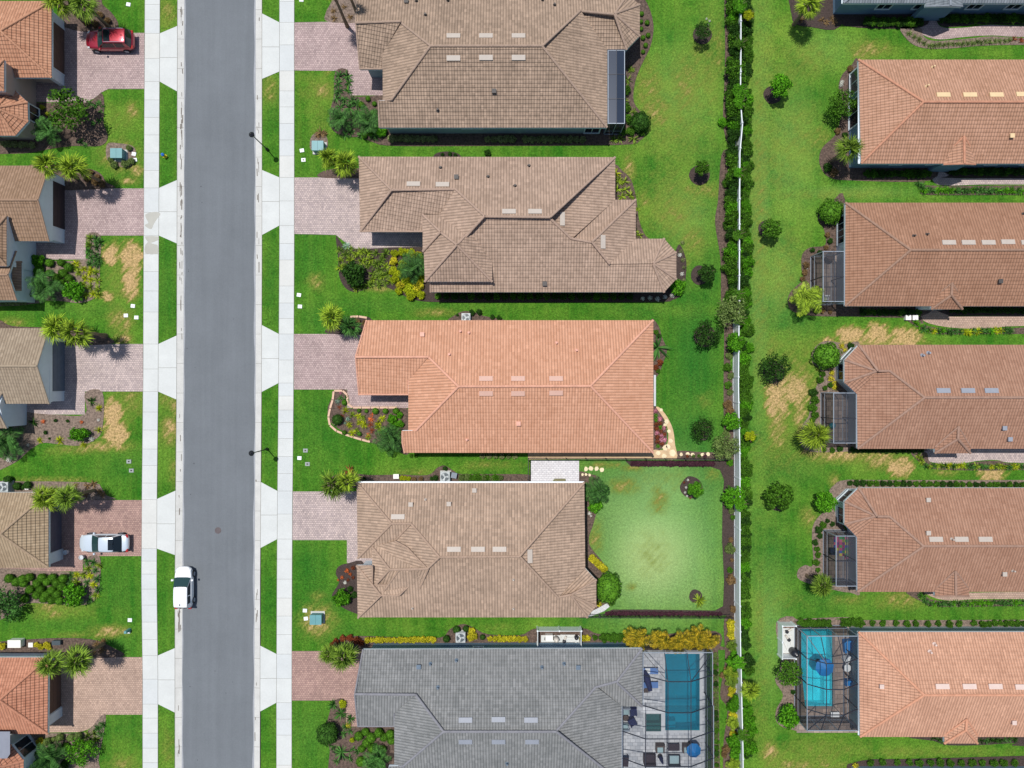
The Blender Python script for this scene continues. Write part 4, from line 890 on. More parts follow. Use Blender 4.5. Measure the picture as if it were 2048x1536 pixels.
r4 = right_house('house with rosy brown roof and bay end above the hedge of small shrubs', 1715, 976, 1183, (1846,1092), R3_R, (152,122,106), m_stucco_w,
 oct=[(1717,976),(1689,1003),(1689,1048),(1714,1074),(1752,1032),(1779,1033)], entry=(1870,1937,1142,1177,1192,1911,False))
r4.vents([(1871,1079),(1922,1079),(1970,1079)], m_vent_t); r4.pipes([(1854,999,1),(1854,1065,1),(2006,1147,1),(2025,1141),(1903,1078)], m_vent_t, .08)
r4.window(1672, 1025, 1.5, .7, 2.1); r4.window(1683, 992, 1.5, .7, 2.1)
r5 = right_house('house with terracotta orange roof next to the bright turquoise caged pool', 1717, 1264, 1473, (1848,1390), R5_R, (196,142,114), m_stucco_g, entry=(1889,1954,1438,1470,1486,1931,True))
r5.vents([(1884,1373),(1938,1373),(1990,1373),(2043,1374)], m_vent_w); r5.pipes([(1761,1371,1),(1868,1288),(1859,1303),(2025,1443,1)], m_vent_w, .1)
r6 = right_house('house at the lower edge, only its blue wall showing behind a bed of small shrubs', 1722, 1556, 1770, (1860,1665), GR_R, (150,150,150), m_stucco_b, ins=.5)
r0 = right_house('house with slate grey roof edge and long blue walls with white framed windows', 1684, -190, 6, (1810,-90), DK_R, (125,132,140), m_stucco_b, entry=(1852,1924,-30,0,13,1900,False))
for x in (1752,1824,1929,2006): r0.window(x, 33, 1.3, 1.1, 2.1)
# --- left column, garages face the street
def pillar(h, x0, y0, x1, y1, z=2.9, m=None): boxp('pillar', h.root, (x0, y0, x1, y1), 0, z, m or m_trim)
def gdoor(h, x, y0, y1, m, z=2.35):
    """garage door on the street wall with its white frame"""
    a, b = W(x, y1), W(x, y0); a.x = b.x = max(p[0] for p in h.I) + .004; mb = MB()
    mb.box(a.x, a.y, 0, a.x + .05, b.y, z)
    for k in range(1, 4): mb.box(a.x + .05, a.y + .05, z * k / 4 - .02, a.x + .065, b.y - .05, z * k / 4 + .02)
    d = mb.build('garage_door', m, h.root)
    mb = MB(); mb.box(a.x, a.y - .12, 0, a.x + .09, a.y - .003, z + .15); mb.box(a.x, b.y + .003, 0, a.x + .09, b.y + .12, z + .15); mb.box(a.x, a.y, z + .003, a.x + .09, b.y, z + .15); mb.build('frame', m_trim, d)
XL = -310
l0 = mk('house', 'house with rust orange hip roof and faceted tower beside the red car', dict(eA=(103,3), eB=(XL,3), eC=(XL,155), eD=(103,155), r=(1,62), r2=(XL + 100,62)), ['eB eA r r2', 'eD eA r', 'eC eD r r2'],
 [(103,3),(XL,3),(XL,150),(0,150),(45,154),(103,155)], L0_R, (178,130,102), m_stucco_t, ins=.72)
gdoor(l0, 127.5, 61, 150, m_door_b); pillar(l0, 120, 152, 129, 172); pillar(l0, 120, 42, 129, 60)
T0 = [(27,178),(55,205),(56,243),(31,271),(-38,271),(-62,243),(-62,205),(-38,178)]
add_roof(l0, dict([('e%d' % i, p) for i, p in enumerate(T0)] + [('a', (-8,216))]), ['e%d e%d a' % ((i + 1) % 8, i) for i in range(8)], 2.95, outline=T0, ins=.62).window(83, 238, 1.5, .5, 2.2)
tw = add_roof(l0, dict(eA=(8,120), eB=(8,182), eC=(-90,182), eD=(-90,120), a=(-22,150), b=(-60,150)), ['eB eA a', 'eA eD b a', 'eC eB a b', 'eD eC b'], 4.6, outline=[(8,120),(8,182),(-90,182),(-90,120)], ins=.1)
l1 = mk('house', 'house with brown barrel tiled gable roof above a pale blue garage front', dict(eA=(98,332), eB=(XL,332), eC=(XL,482), eD=(98,482), a=(76,400), b=(XL,400)), ['eB eA a b', 'eC eD a b'],
 [(98,332),(XL,332),(XL,482),(98,482)], L1_R, (150,122,100), m_stucco_w, ins=.45)
def gable_front(h, yN, yS, ridge, xw, z0=2.4, keys=('eA', 'a', 'eD'), x_out=.02):
    """upper garage front proud of the door, under the gable"""
    P = [h.P[k] for k in keys]; A, Rr, D = P; mb = MB(); xo = A.x - x_out; xi = xo - .45
    poly = [(A.y - .12, z0), (A.y - .12, A.z - .08), (Rr.y, Rr.z - .12), (D.y + .12, D.z - .08), (D.y + .12, z0)]
    mb.hexa([(xo, y, z) for y, z in poly], [(xi, y, z) for y, z in poly]); return mb.build('gable_wall', m_stucco_w, h.root)
g1 = gable_front(l1, 332, 482, 400, 106)
gdoor(l1, 124, 372, 460, mat('dark_wood_door', srgb(60, 48, 50), .6, .1, 2)); pillar(l1, 112, 462, 129.5, 487, m=m_stucco_w); pillar(l1, 112, 357, 129.5, 372, m=m_stucco_w)
mb = MB(); q = W(86, 403, 4.2); 
for s_ in (0,): mb.lathe((0, 0, 0), [(.3, 0), (.3, .04)], 14)
ov = mb.build('gable_vent', m_black, l1.root); ov.rotation_euler = (0, R(90), 0); ov.location = Vector((l1.P['eA'].x - .02, W(76, 403, 4.2).y, 4.15)) - l1.root.location
g1b = add_roof(l1, dict(eA=(33,503), eB=(XL,503), eC=(XL,600), eD=(33,600), a=(16,549.5), b=(XL,549.5)), ['eB eA a b', 'eC eD a b'], 3.0, outline=[(30,503),(XL,503),(XL,600),(30,600)], ins=.1)
gable_front(g1b, 503, 600, 549, 40, z0=0, x_out=.5)
for yy in (516, 590): boxp('pillar', l1.root, (56, yy, 70, yy + 12), 0, 2.3, m_stucco_w)
_a, _b = W(66, 578), W(66, 533); xg = g1b.P['eA'].x - .5
mb = MB(); mb.box(xg, _a.y, .5, xg + .03, _b.y, 2.3); wn_ = mb.build('window', m_glass, l1.root)
mb = MB(); mb.box(xg, _a.y - .1, .38, xg + .06, _b.y + .1, .497); mb.box(xg, _a.y - .1, .5, xg + .06, _a.y - .003, 2.3); mb.box(xg, _b.y + .003, .5, xg + .06, _b.y + .1, 2.3)
for k in (1, 2): mb.box(xg + .031, _a.y + (_b.y - _a.y) * k / 3 - .02, .5, xg + .05, _a.y + (_b.y - _a.y) * k / 3 + .02, 2.3)
mb.build('frame', m_trim, wn_)
s1 = add_roof(l1, dict(eA=(43,524), eB=(43,580), a=(24,524,3.05), b=(24,580,3.05)), ['eB eA a b'], 2.5, outline=None)
tw1 = add_roof(l1, dict(eA=(13,432), eB=(13,532), eC=(-90,532), eD=(-90,432), a=(-30,482), b=(-60,482)), ['eB eA a', 'eA eD b a', 'eC eB a b', 'eD eC b'], 4.3, outline=[(13,432),(13,532),(-90,532),(-90,432)], ins=.12)
l2 = mk('house', 'house with beige gable roof and three dots on its pale gable above a grey door', dict(eA=(97,657), eB=(XL,657), eC=(XL,807), eD=(98,807), a=(74,732), b=(XL,732)), ['eB eA a b', 'eC eD a b'],
 [(97,657),(XL,657),(XL,807),(98,807)], L2_R, (154,138,118), m_stucco_w, ins=.45)
g2 = gable_front(l2, 657, 807, 732, 102)
gdoor(l2, 124, 684, 782, m_door_g); pillar(l2, 112, 783, 129, 802, m=m_stucco_w); pillar(l2, 112, 671, 129, 683, m=m_stucco_w)
for dx, dy in ((0, 0), (.22, .18), (.22, -.22)):
    mb = MB(); mb.lathe((0, 0, 0), [(.13, 0), (.13, .05)], 10); o = mb.build('gable_vent', m_black, l2.root); o.rotation_euler = (0, R(90), 0)
    o.location = Vector((l2.P['eA'].x - .02, W(80, 732, 4.2).y + dy, 4.3 - dx)) - l2.root.location
g2b = add_roof(l2, dict(eA=(13,770), eB=(XL,770), eC=(XL,856), eD=(13,856), a=(-10,812), b=(XL,812)), ['eB eA a b', 'eC eD a b'], 3.05, outline=[(10,770),(XL,770),(XL,856),(10,856)], ins=.1)
gable_front(g2b, 770, 856, 812, 12, z0=0, x_out=.15); boxp('porch_wall', l2.root, (14, 834, 50, 846), 0, 1.9, m_stucco_w)
l3 = mk('house', 'house with sandy tiled hip roof above the driveway with the silver car', dict(eA=(97,985), eB=(XL,985), eC=(XL,1135), eD=(97,1135), r=(1,1068), r2=(XL + 100,1068)), ['eB eA r r2', 'eD eA r', 'eC eD r r2'],
 [(97,985),(XL,985),(XL,1135),(97,1135)], L3_R, (158,136,112), m_stucco_w, ins=.72)
gdoor(l3, 125, 1012, 1098, mat('slate_door', srgb(84, 84, 98), .6, .1, 2)); pillar(l3, 112, 1097, 127, 1118)
l4 = mk('house', 'house with red orange hip roof at the foot of the street row', dict(eA=(96,1315), eB=(XL,1315), eC=(XL,1467), eD=(95,1467), r=(-1,1400), r2=(XL + 100,1400)), ['eB eA r r2', 'eD eA r', 'eC eD r r2'],
 [(96,1315),(XL,1315),(XL,1467),(95,1467)], L4_R, (180,124,98), m_stucco_w, ins=.72)
gdoor(l4, 123, 1312, 1412, m_door_b); pillar(l4, 112, 1413, 125, 1432)
T4 = [(22,1489),(47,1521),(48,1560),(30,1588),(-38,1588),(-62,1560),(-62,1521),(-42,1489)]
t44 = add_roof(l4, dict([('e%d' % i, p) for i, p in enumerate(T4)] + [('a', (-10,1537))]), ['e%d e%d a' % ((i + 1) % 8, i) for i in range(8)], 2.9, outline=T4, ins=.05 if False else .4)
t44.window(52, 1492, 1.6, .4, 2.3); t44.window(72, 1530, 1.7, .4, 2.3)
mb = MB(); mb.hexa([W(14, 1517, 3.0), W(20, 1508, 3.0), W(20, 1463, 3.0), W(-30, 1463, 3.0), W(-30, 1517, 3.0)], [W(*p, 3.9) for p in ((14,1517),(20,1508),(20,1463),(-30,1463),(-30,1517))]); mb.build('entry_parapet', mat('grey_stucco', srgb(128, 132, 144), .85, .05, 2), l4.root)
for h, y0, y1 in ((c1, 60, 120), (c2, 345, 440), (c3, 690, 765), (c4, 1005, 1090), (c5, 1335, 1430)):
    a = min(p[0] for p in h.I); mb = MB(); A, B = W(0, y1).y, W(0, y0).y; mb.box(a - .06, A, 0, a - .003, B, 2.3)
    mb.build('garage_door', m_white, h.root)

# ------------------------------------------------------------------ screened cages
def cage(h, x0, x1, y0, y1, z0, z1, xm, yb, ymar, scr, m=m_bronze, diag=True, solid=None, wall_sides='NSEW', th=.06, open_='', skip=0):
    """x0..y1 pixels of the eave rectangle at height z0; flat middle at z1 between xm pixels; yb = pixels of the cross beams"""
    A, B = W(x0, y1, z0), W(x1, y0, z0); X0, X1, Y0, Y1 = A.x, B.x, A.y, B.y
    xs = [X0] + [W(x, 768, z1).x for x in xm] + [X1]; zs = [z0] + [z1] * len(xm) + [z0]
    Ys = [W(0, y, z0).y for y in yb]
    f = MB(); P = lambda x, y, z: Vector((x, y, z))
    prof = list(zip(xs, zs))
    def zat(x):
        for (a, za), (b, zb) in zip(prof, prof[1:]):
            if a - 1e-6 <= x <= b + 1e-6: return za + (zb - za) * (x - a) / (b - a)
        return z0
    for y in Ys[skip:]:
        for (a, za), (b, zb) in zip(prof, prof[1:]): f.bar(P(a, y, za), P(b, y, zb), th, th * 1.6)
        for x in (X0, X1):
            f.bar(P(x, y, 0), P(x, y, z0), th * 1.3, th * 1.3)
    yN, yS = (Ys[0], Ys[-1]) if z1 > z0 + .3 and len(Ys) > 1 else (Y1, Y0)
    for x, z in prof[1:-1]:
        f.bar(P(x, yN, z), P(x, yS, z), th, th)
        if yN < Y1 - .1: f.bar(P(x, yN, z), P(x, Y1, z0), th, th)
        if yS > Y0 + .1: f.bar(P(x, yS, z), P(x, Y0, z0), th, th)
    if diag and len(prof) > 3:
        (xa, za), (xb, zb) = prof[1], prof[-2]
        for (x, z, xc) in ((xa, za, X0), (xb, zb, X1)):
            if 'N' not in open_: f.bar(P(x, yN, z), P(xc, Y1, z0), th, th)
            if 'S' not in open_: f.bar(P(x, yS, z), P(xc, Y0, z0), th, th)
    root = f.build('screen_enclosure', m, h.root)
    g = MB()
    for a, b, k in (((X0, Y0), (X1, Y0), 'S'), ((X1, Y0), (X1, Y1), 'E'), ((X1, Y1), (X0, Y1), 'N'), ((X0, Y1), (X0, Y0), 'W')):
        if k in open_: continue
        g.bar(P(a[0], a[1], z0), P(b[0], b[1], z0), th, th * 1.6)
        g.bar(P(a[0], a[1], .9), P(b[0], b[1], .9), .04, .04); g.bar(P(a[0], a[1], .05), P(b[0], b[1], .05), .08, .08)
        f2 = P(a[0], a[1], 0); g.bar(f2, P(a[0], a[1], z0), th * 1.3, th * 1.3)
    for x, z in prof[1:-1]:
        for y, k in ((Y0, 'S'), (Y1, 'N')):
            if k in open_: continue
            g.bar(P(x, y, 0), P(x, y, z0), th, th)
    g.build('edge_frame', m_silver, root)
    sc_ = MB()
    for (a, za), (b, zb) in zip(prof, prof[1:]):
        sc_.poly([P(a, yS, za), P(b, yS, zb), P(b, yN, zb), P(a, yN, za)])
    if yN < Y1 - .1:
        for (a, za), (b, zb) in zip(prof, prof[1:]):
            sc_.poly([P(a, yN, za), P(b, yN, zb), P(b, Y1, z0), P(a, Y1, z0)]); sc_.poly([P(a, Y0, z0), P(b, Y0, z0), P(b, yS, zb), P(a, yS, za)])
    sc_.build('roof_screen', solid or scr, root)
    sw = MB()
    for a, b, k in (((X0, Y0), (X1, Y0), 'S'), ((X1, Y0), (X1, Y1), 'E'), ((X1, Y1), (X0, Y1), 'N'), ((X0, Y1), (X0, Y0), 'W')):
        if k in wall_sides: sw.poly([P(a[0], a[1], .05), P(b[0], b[1], .05), P(b[0], b[1], z0), P(a[0], a[1], z0)])
    if sw.f: sw.build('wall_screen', m_screen_d, root)
    return root
cage(c5, 1286, 1425, 1305, 1411, 3.0, 4.5, (1336, 1382), (1350, 1410.9), 0, m_screen, wall_sides='NE', open_='S')
cage(c5, 1244, 1427, 1411, 1590, 3.0, 4.5, (1291, 1336, 1382), (1411.1, 1462, 1516, 1570), 0, m_screen, wall_sides='ES', open_='N', skip=1)
cage(r5, 1614, 1716, 1272, 1461, 3.0, 4.2, (1653, 1688), (1317, 1368, 1418), 0, m_screen, wall_sides='NWS')
cage(r2, 1646, 1688, 503, 603, 2.8, 2.85, (1668,), (553,), 0, m_screen_m, diag=False, wall_sides='NWS')
cage(r3, 1667, 1712, 786, 886, 2.8, 2.85, (1692,), (837,), 0, m_screen_m, diag=False, wall_sides='NWS')
cage(r4, 1672, 1713, 1072, 1172, 2.8, 2.85, (1693,), (1122,), 0, m_screen_m, diag=False, wall_sides='NWS')
m_pan = glassy('glossy_blue_pan_roof', srgb(38, 50, 68), .25, .15)
cage(c1, 1216, 1249, 101, 247, 2.9, 2.95, (1233,), (149, 198), 0, m_screen, diag=False, wall_sides='ES', solid=m_pan)
for pts, m in (([(1624,515),(1648,505),(1720,505),(1720,604),(1624,604)], m_pave_b), ([(1641,786),(1720,786),(1720,886),(1641,886)], m_pave_b), ([(1646,1060),(1720,1060),(1720,1163),(1646,1163)], m_pave_b),
               ([(1205,120),(1240,120),(1240,255),(1205,255)], m_pave_b)):
    sheet('porch_floor', pts, .06, m)
# ------------------------------------------------------------------ pools
def deck(name, x0, y0, x1, y1, holes, m, z=.05):
    """paved sheet with rectangular openings, all in ground pixels"""
    xs = sorted({x0, x1, *[h[0] for h in holes], *[h[2] for h in holes]}); ys = sorted({y0, y1, *[h[1] for h in holes], *[h[3] for h in holes]})
    mb = MB()
    for xa, xb in zip(xs, xs[1:]):
        for ya, yb in zip(ys, ys[1:]):
            cx, cy = (xa + xb) / 2, (ya + yb) / 2
            if any(h[0] < cx < h[2] and h[1] < cy < h[3] for h in holes): continue
            a, b = W(xa, yb), W(xb, ya); mb.poly([(a.x, a.y, z), (b.x, a.y, z), (b.x, b.y, z), (a.x, b.y, z)])
    return tag(mb.build(name, m), None, None, None, 'structure')
def pool(label, cat, r, depth, basin, water, cop, ledge=None, group=None):
    a, b = W(r[0], r[3]), W(r[2], r[1]); root = thing('swimming_pool' if cat != 'spa' else 'hot_tub', label, cat, ((a.x + b.x) / 2, (a.y + b.y) / 2, 0))
    mb = MB(); mb.poly([(a.x, a.y, -depth), (b.x, a.y, -depth), (b.x, b.y, -depth), (a.x, b.y, -depth)])
    for p, q in (((a.x, a.y), (b.x, a.y)), ((b.x, a.y), (b.x, b.y)), ((b.x, b.y), (a.x, b.y)), ((a.x, b.y), (a.x, a.y))):
        mb.poly([(p[0], p[1], -depth), (p[0], p[1], .05), (q[0], q[1], .05), (q[0], q[1], -depth)])
    mb.build('basin', basin, root)
    w_ = MB(); w_.poly([(a.x, a.y, -.08), (b.x, a.y, -.08), (b.x, b.y, -.08), (a.x, b.y, -.08)]); w_.build('water', water, root)
    c = MB(); t = .28; zt = .088 if cat == 'spa' else .075; zb = .035 if cat == 'spa' else .03
    c.box(a.x - t, a.y - t, zb, b.x + t, a.y, zt); c.box(a.x - t, b.y, zb, b.x + t, b.y + t, zt); c.box(a.x - t, a.y, zb, a.x, b.y, zt); c.box(b.x, a.y, zb, b.x + t, b.y, zt)
    c.build('coping', cop, root)
    if ledge:
        for l in ledge:
            p, q = W(l[0], l[3]), W(l[2], l[1]); s = MB(); s.box(p.x, p.y, -depth + .01, q.x, q.y, l[4]); s.build('step', l[5] if len(l) > 5 else basin, root)
    return root
deck('pool_deck', 1236, 1300, 1411, 1600, [(1330, 1307, 1399, 1460), (1292, 1427, 1322, 1462)], m_pave_g)
deck('pool_deck', 1593, 1252, 1716, 1465, [(1602, 1258, 1664, 1412)], m_pave_b)
m_b1 = mat('teal_basin', srgb(90, 225, 232), .6, .06, .6, fine=.05); m_b2 = mat('turquoise_basin', srgb(170, 250, 252), .6, .10, 1.2, fine=.08)
m_w1 = water_mat('deep_teal_water', (.085, .50, .60), .14); m_w2 = water_mat('turquoise_water', (.26, .80, .90), .10, .14); m_w3 = water_mat('green_water', (.30, .50, .48), .14)
m_cop = mat('pale_coping', srgb(192, 196, 200), .8, .06, 2); m_cop_b = mat('brown_coping', srgb(120, 112, 108), .8, .1, 2)
p1 = pool('long teal swimming pool inside the cage of the grey roofed house', 'pool', (1330, 1307, 1399, 1460), 1.5, m_b1, m_w1, m_cop, ledge=[(1334, 1446, 1353, 1459, -.45), (1331, 1308, 1352, 1345, -.9)])
pool('square grey green spa tub beside the teal swimming pool', 'spa', (1292, 1427, 1322, 1462), .9, mat('grey_basin', srgb(110, 160, 165), .6, .05, 2), m_w3, m_cop, ledge=[(1292, 1449, 1322, 1462, -.35)])
p2 = pool('bright turquoise rippling pool inside the cage of the terracotta roofed house', 'pool', (1602, 1258, 1664, 1412), 1.4, m_b2, m_w2, m_cop_b, ledge=[(1652, 1355, 1663, 1411, -.4), (1656, 1385, 1663, 1400, -.25)])
for x, y in ((1359, 1405), (1359, 1426)):
    mb = MB(); q = W(x, y); mb.lathe((q.x, q.y, -1.49), [(.16, 0), (.14, .03)], 12); mb.build('pool_drain', m_white, p1)

# ------------------------------------------------------------------ vegetation
def leafcloud(n, blobs, size, seed=0, flat=.25, core=None, fill=.45):
    """leaf faces spread through ellipsoid blobs (cx, cy, cz, rx, ry, rz)"""
    g = np.random.default_rng(seed); V = []; 
    vol = np.array([b[3] * b[4] + b[3] * b[5] for b in blobs]); cnt = (n * vol / vol.sum()).astype(int) + 1
    P = []; Nn = []
    for b, k in zip(blobs, cnt):
        d = g.normal(size=(k, 3)); d /= np.linalg.norm(d, axis=1)[:, None]
        d[:, 2] = np.where(d[:, 2] < -.35, -d[:, 2], d[:, 2])
        r = fill + (1 - fill) * g.random(k) ** .55; bump = 1 + .13 * np.sin(d[:, 0] * 7 + b[0] * 9) * np.sin(d[:, 1] * 6 + b[1] * 5)
        P.append(np.array(b[:3]) + d * r[:, None] * bump[:, None] * np.array(b[3:6])); Nn.append(d)
    P = np.concatenate(P); Nn = np.concatenate(Nn); k = len(P)
    nn = Nn * (1 - flat) + g.normal(size=(k, 3)) * .55 + np.array([0, 0, flat]); nn /= np.linalg.norm(nn, axis=1)[:, None]
    t = np.cross(nn, g.normal(size=(k, 3))); t /= np.linalg.norm(t, axis=1)[:, None]; s = np.cross(nn, t)
    L_ = size * (.7 + .6 * g.random(k))[:, None]; w_ = L_ * .52
    V = np.stack([P - t * L_ * .5, P + s * w_ * .5, P + t * L_ * .5, P - s * w_ * .5], 1).reshape(-1, 3)
    mb = MB(); mb.v = V.tolist(); mb.f = [(4 * i, 4 * i + 1, 4 * i + 2, 4 * i + 3) for i in range(k)]; mb.m = [0] * k; mb.uv = [None] * k
    if core:
        for b in blobs:
            i0 = len(mb.v); prof = []
            for j in range(7):
                a = -math.pi / 2 + math.pi * j / 6; prof.append((max(.01, math.cos(a)) * core, math.sin(a) * core))
            c0 = Vector(b[:3]); n_ = 10
            for r_, z_ in prof:
                for q in range(n_): th = 2 * math.pi * q / n_; mb.v.append((c0.x + r_ * b[3] * math.cos(th), c0.y + r_ * b[4] * math.sin(th), c0.z + z_ * b[5]))
            for a_ in range(6):
                for q in range(n_):
                    e, f_ = i0 + a_ * n_ + q, i0 + a_ * n_ + (q + 1) % n_; mb.f.append((e, f_, f_ + n_, e + n_)); mb.m.append(0); mb.uv.append(None)
    return mb
def blade(mb, base, d, ln, wd, droop, seg=3, fold=0.0):
    """tapering drooping leaf blade"""
    base = Vector(base); d = Vector(d).normalized(); side = d.cross(Vector((0, 0, 1)))
    side = side.normalized() if side.length > .05 else Vector((1, 0, 0)); i0 = len(mb.v); p = base.copy(); dd = d.copy()
    for k in range(seg + 1):
        t = k / seg; w_ = wd * (math.sin(math.pi * (.12 + .86 * t)) ** .8) / 2
        if k == seg: w_ = wd * .04
        mb.v.append(tuple(p + side * w_)); mb.v.append(tuple(p - side * w_))
        dd = (dd + Vector((0, 0, -droop / seg))).normalized(); p = p + dd * ln / seg
    for k in range(seg):
        a = i0 + 2 * k; mb.f.append((a, a + 1, a + 3, a + 2)); mb.m.append(0); mb.uv.append(None)
def fan_palm(seed, n=26, r=1.6, trunk=4.2):
    """cabbage palm: crown radius r around z = trunk"""
    g = random.Random(seed); mb = MB()
    for i in range(n):
        az = i * 2.39996 + g.uniform(-.2, .2); el = R(g.uniform(-25, 75) if i > 5 else g.uniform(55, 85)); q = r / 1.6
        d = Vector((math.cos(az) * math.cos(el), math.sin(az) * math.cos(el), math.sin(el))); stem = g.uniform(.45, .8) * q
        p0 = Vector((0, 0, trunk)); p1 = p0 + d * stem; mb.tube([p0, p1], .022 * q, 3, cap=False)
        side = d.cross(Vector((0, 0, 1))); side = side.normalized() if side.length > .1 else Vector((1, 0, 0)); up = side.cross(d).normalized()
        for j in range(15):
            a = R(-100 + 200 * j / 14) + g.uniform(-.06, .06)
            dd = (d * math.cos(a) + side * math.sin(a) + up * .12 * math.cos(2 * a)).normalized()
            blade(mb, p1, dd, q * g.uniform(.7, .95) * (1 - .18 * abs(a) / 1.8), .062 * q, .55 + .35 * abs(a), 3)
    return mb
def feather_palm(seed, n=14, r=1.5, z0=1.2, up=45, lf=22, wd=.05):
    g = random.Random(seed); mb = MB()
    for i in range(n):
        az = i * 2.39996 + g.uniform(-.2, .2); el = R(g.uniform(15, up) if i > 3 else g.uniform(55, 80)); ln = r * g.uniform(.95, 1.2)
        p = Vector((0, 0, z0)); d = Vector((math.cos(az) * math.cos(el), math.sin(az) * math.cos(el), math.sin(el))); pts = [p.copy()]
        for k in range(6): d = (d + Vector((0, 0, -.17))).normalized(); p = p + d * ln / 6; pts.append(p.copy())
        mb.tube(pts, [.02, .018, .016, .014, .01, .008, .004], 3, cap=False)
        for k in range(2, lf):
            t = k / lf * 6; a = int(t); q = pts[a].lerp(pts[min(a + 1, 6)], t - a); dd = (pts[min(a + 1, 6)] - pts[a]).normalized()
            s_ = dd.cross(Vector((0, 0, 1))); s_ = s_.normalized() if s_.length > .05 else Vector((1, 0, 0))
            l_ = r * .34 * math.sin(math.pi * (.15 + .8 * k / lf))
            for sg in (-1, 1): blade(mb, q, s_ * sg + dd * .55 + Vector((0, 0, .12)), l_ + .05, wd, .5, 2)
    return mb
def tuft(seed, n=26, r=.45, wd=.035, el0=20, el1=80):
    g = random.Random(seed); mb = MB()
    for i in range(n):
        az = g.uniform(0, 6.283); el = R(g.uniform(el0, el1)); blade(mb, (0, 0, .02), (math.cos(az) * math.cos(el), math.sin(az) * math.cos(el), math.sin(el)), r * g.uniform(.9, 1.35), wd, 1.0, 3)
    return mb
def trunk_mesh(h, r, seed, limbs=0, spread=.6):
    g = random.Random(seed); mb = MB(); pts = [Vector((0, 0, 0))]
    for k in range(1, 5): pts.append(Vector((g.uniform(-.05, .05) * k * .5, g.uniform(-.05, .05) * k * .5, h * k / 4)))
    mb.tube(pts, [r * 1.35, r, r * .92, r * .86, r * .8], 8)
    for i in range(limbs):
        az = i * 2.4 + g.uniform(-.3, .3); b = pts[3].lerp(pts[4], g.uniform(-.5, 1)); e = b + Vector((math.cos(az) * spread, math.sin(az) * spread, spread * g.uniform(.6, 1.1)))
        m_ = b.lerp(e, .5) + Vector((0, 0, .08)); mb.tube([b, m_, e], [r * .5, r * .33, r * .15], 5)
    return mb
m_bark = mat('bark', srgb(110, 92, 76), .95, .3, 5, bump=.02, space='obj'); m_palmbark = mat('palm_bark', srgb(128, 108, 86), .95, .3, 7, bump=.02, space='obj')
G = dict(mid=leaf_mat('mid_green_leaves', srgb(50, 92, 22), srgb(88, 134, 36), var=.6), bright=leaf_mat('bright_green_leaves', srgb(56, 118, 18), srgb(100, 164, 34), var=.55),
 dark=leaf_mat('dark_green_leaves', srgb(34, 66, 22), srgb(60, 98, 34), var=.6), yellow=leaf_mat('yellow_leaves', srgb(136, 146, 20), srgb(226, 212, 60), var=.5), lime=leaf_mat('lime_leaves', srgb(128, 150, 22), srgb(188, 196, 36)),
 olive=leaf_mat('olive_leaves', srgb(88, 112, 56), srgb(122, 142, 78)), red=leaf_mat('copper_leaves', srgb(112, 54, 36), srgb(150, 84, 52)), gold=leaf_mat('gold_palm_leaves', srgb(58, 88, 20), srgb(196, 164, 40), var=.6),
 palm=leaf_mat('palm_leaves', srgb(64, 96, 30), srgb(128, 156, 54), var=.6), palmy=leaf_mat('yellow_green_palm_leaves', srgb(80, 112, 28), srgb(158, 182, 54), var=.6), palmd=leaf_mat('deep_green_palm_leaves', srgb(38, 82, 32), srgb(84, 132, 60), var=.6),
 white=leaf_mat('white_flowers', srgb(210, 210, 200), srgb(240, 240, 232), var=.15), orange=leaf_mat('orange_flowers', srgb(190, 90, 46), srgb(226, 130, 74)), purple=leaf_mat('purple_leaves', srgb(70, 44, 56), srgb(98, 60, 72)),
 silver=leaf_mat('silver_green_leaves', srgb(120, 150, 130), srgb(160, 186, 164)), pink=leaf_mat('pink_flowers', srgb(200, 110, 130), srgb(230, 170, 190)), brown=leaf_mat('dry_leaves', srgb(110, 86, 58), srgb(150, 124, 84)), varie=leaf_mat('variegated_leaves', srgb(92, 112, 60), srgb(168, 172, 120)))
CACHE = {}
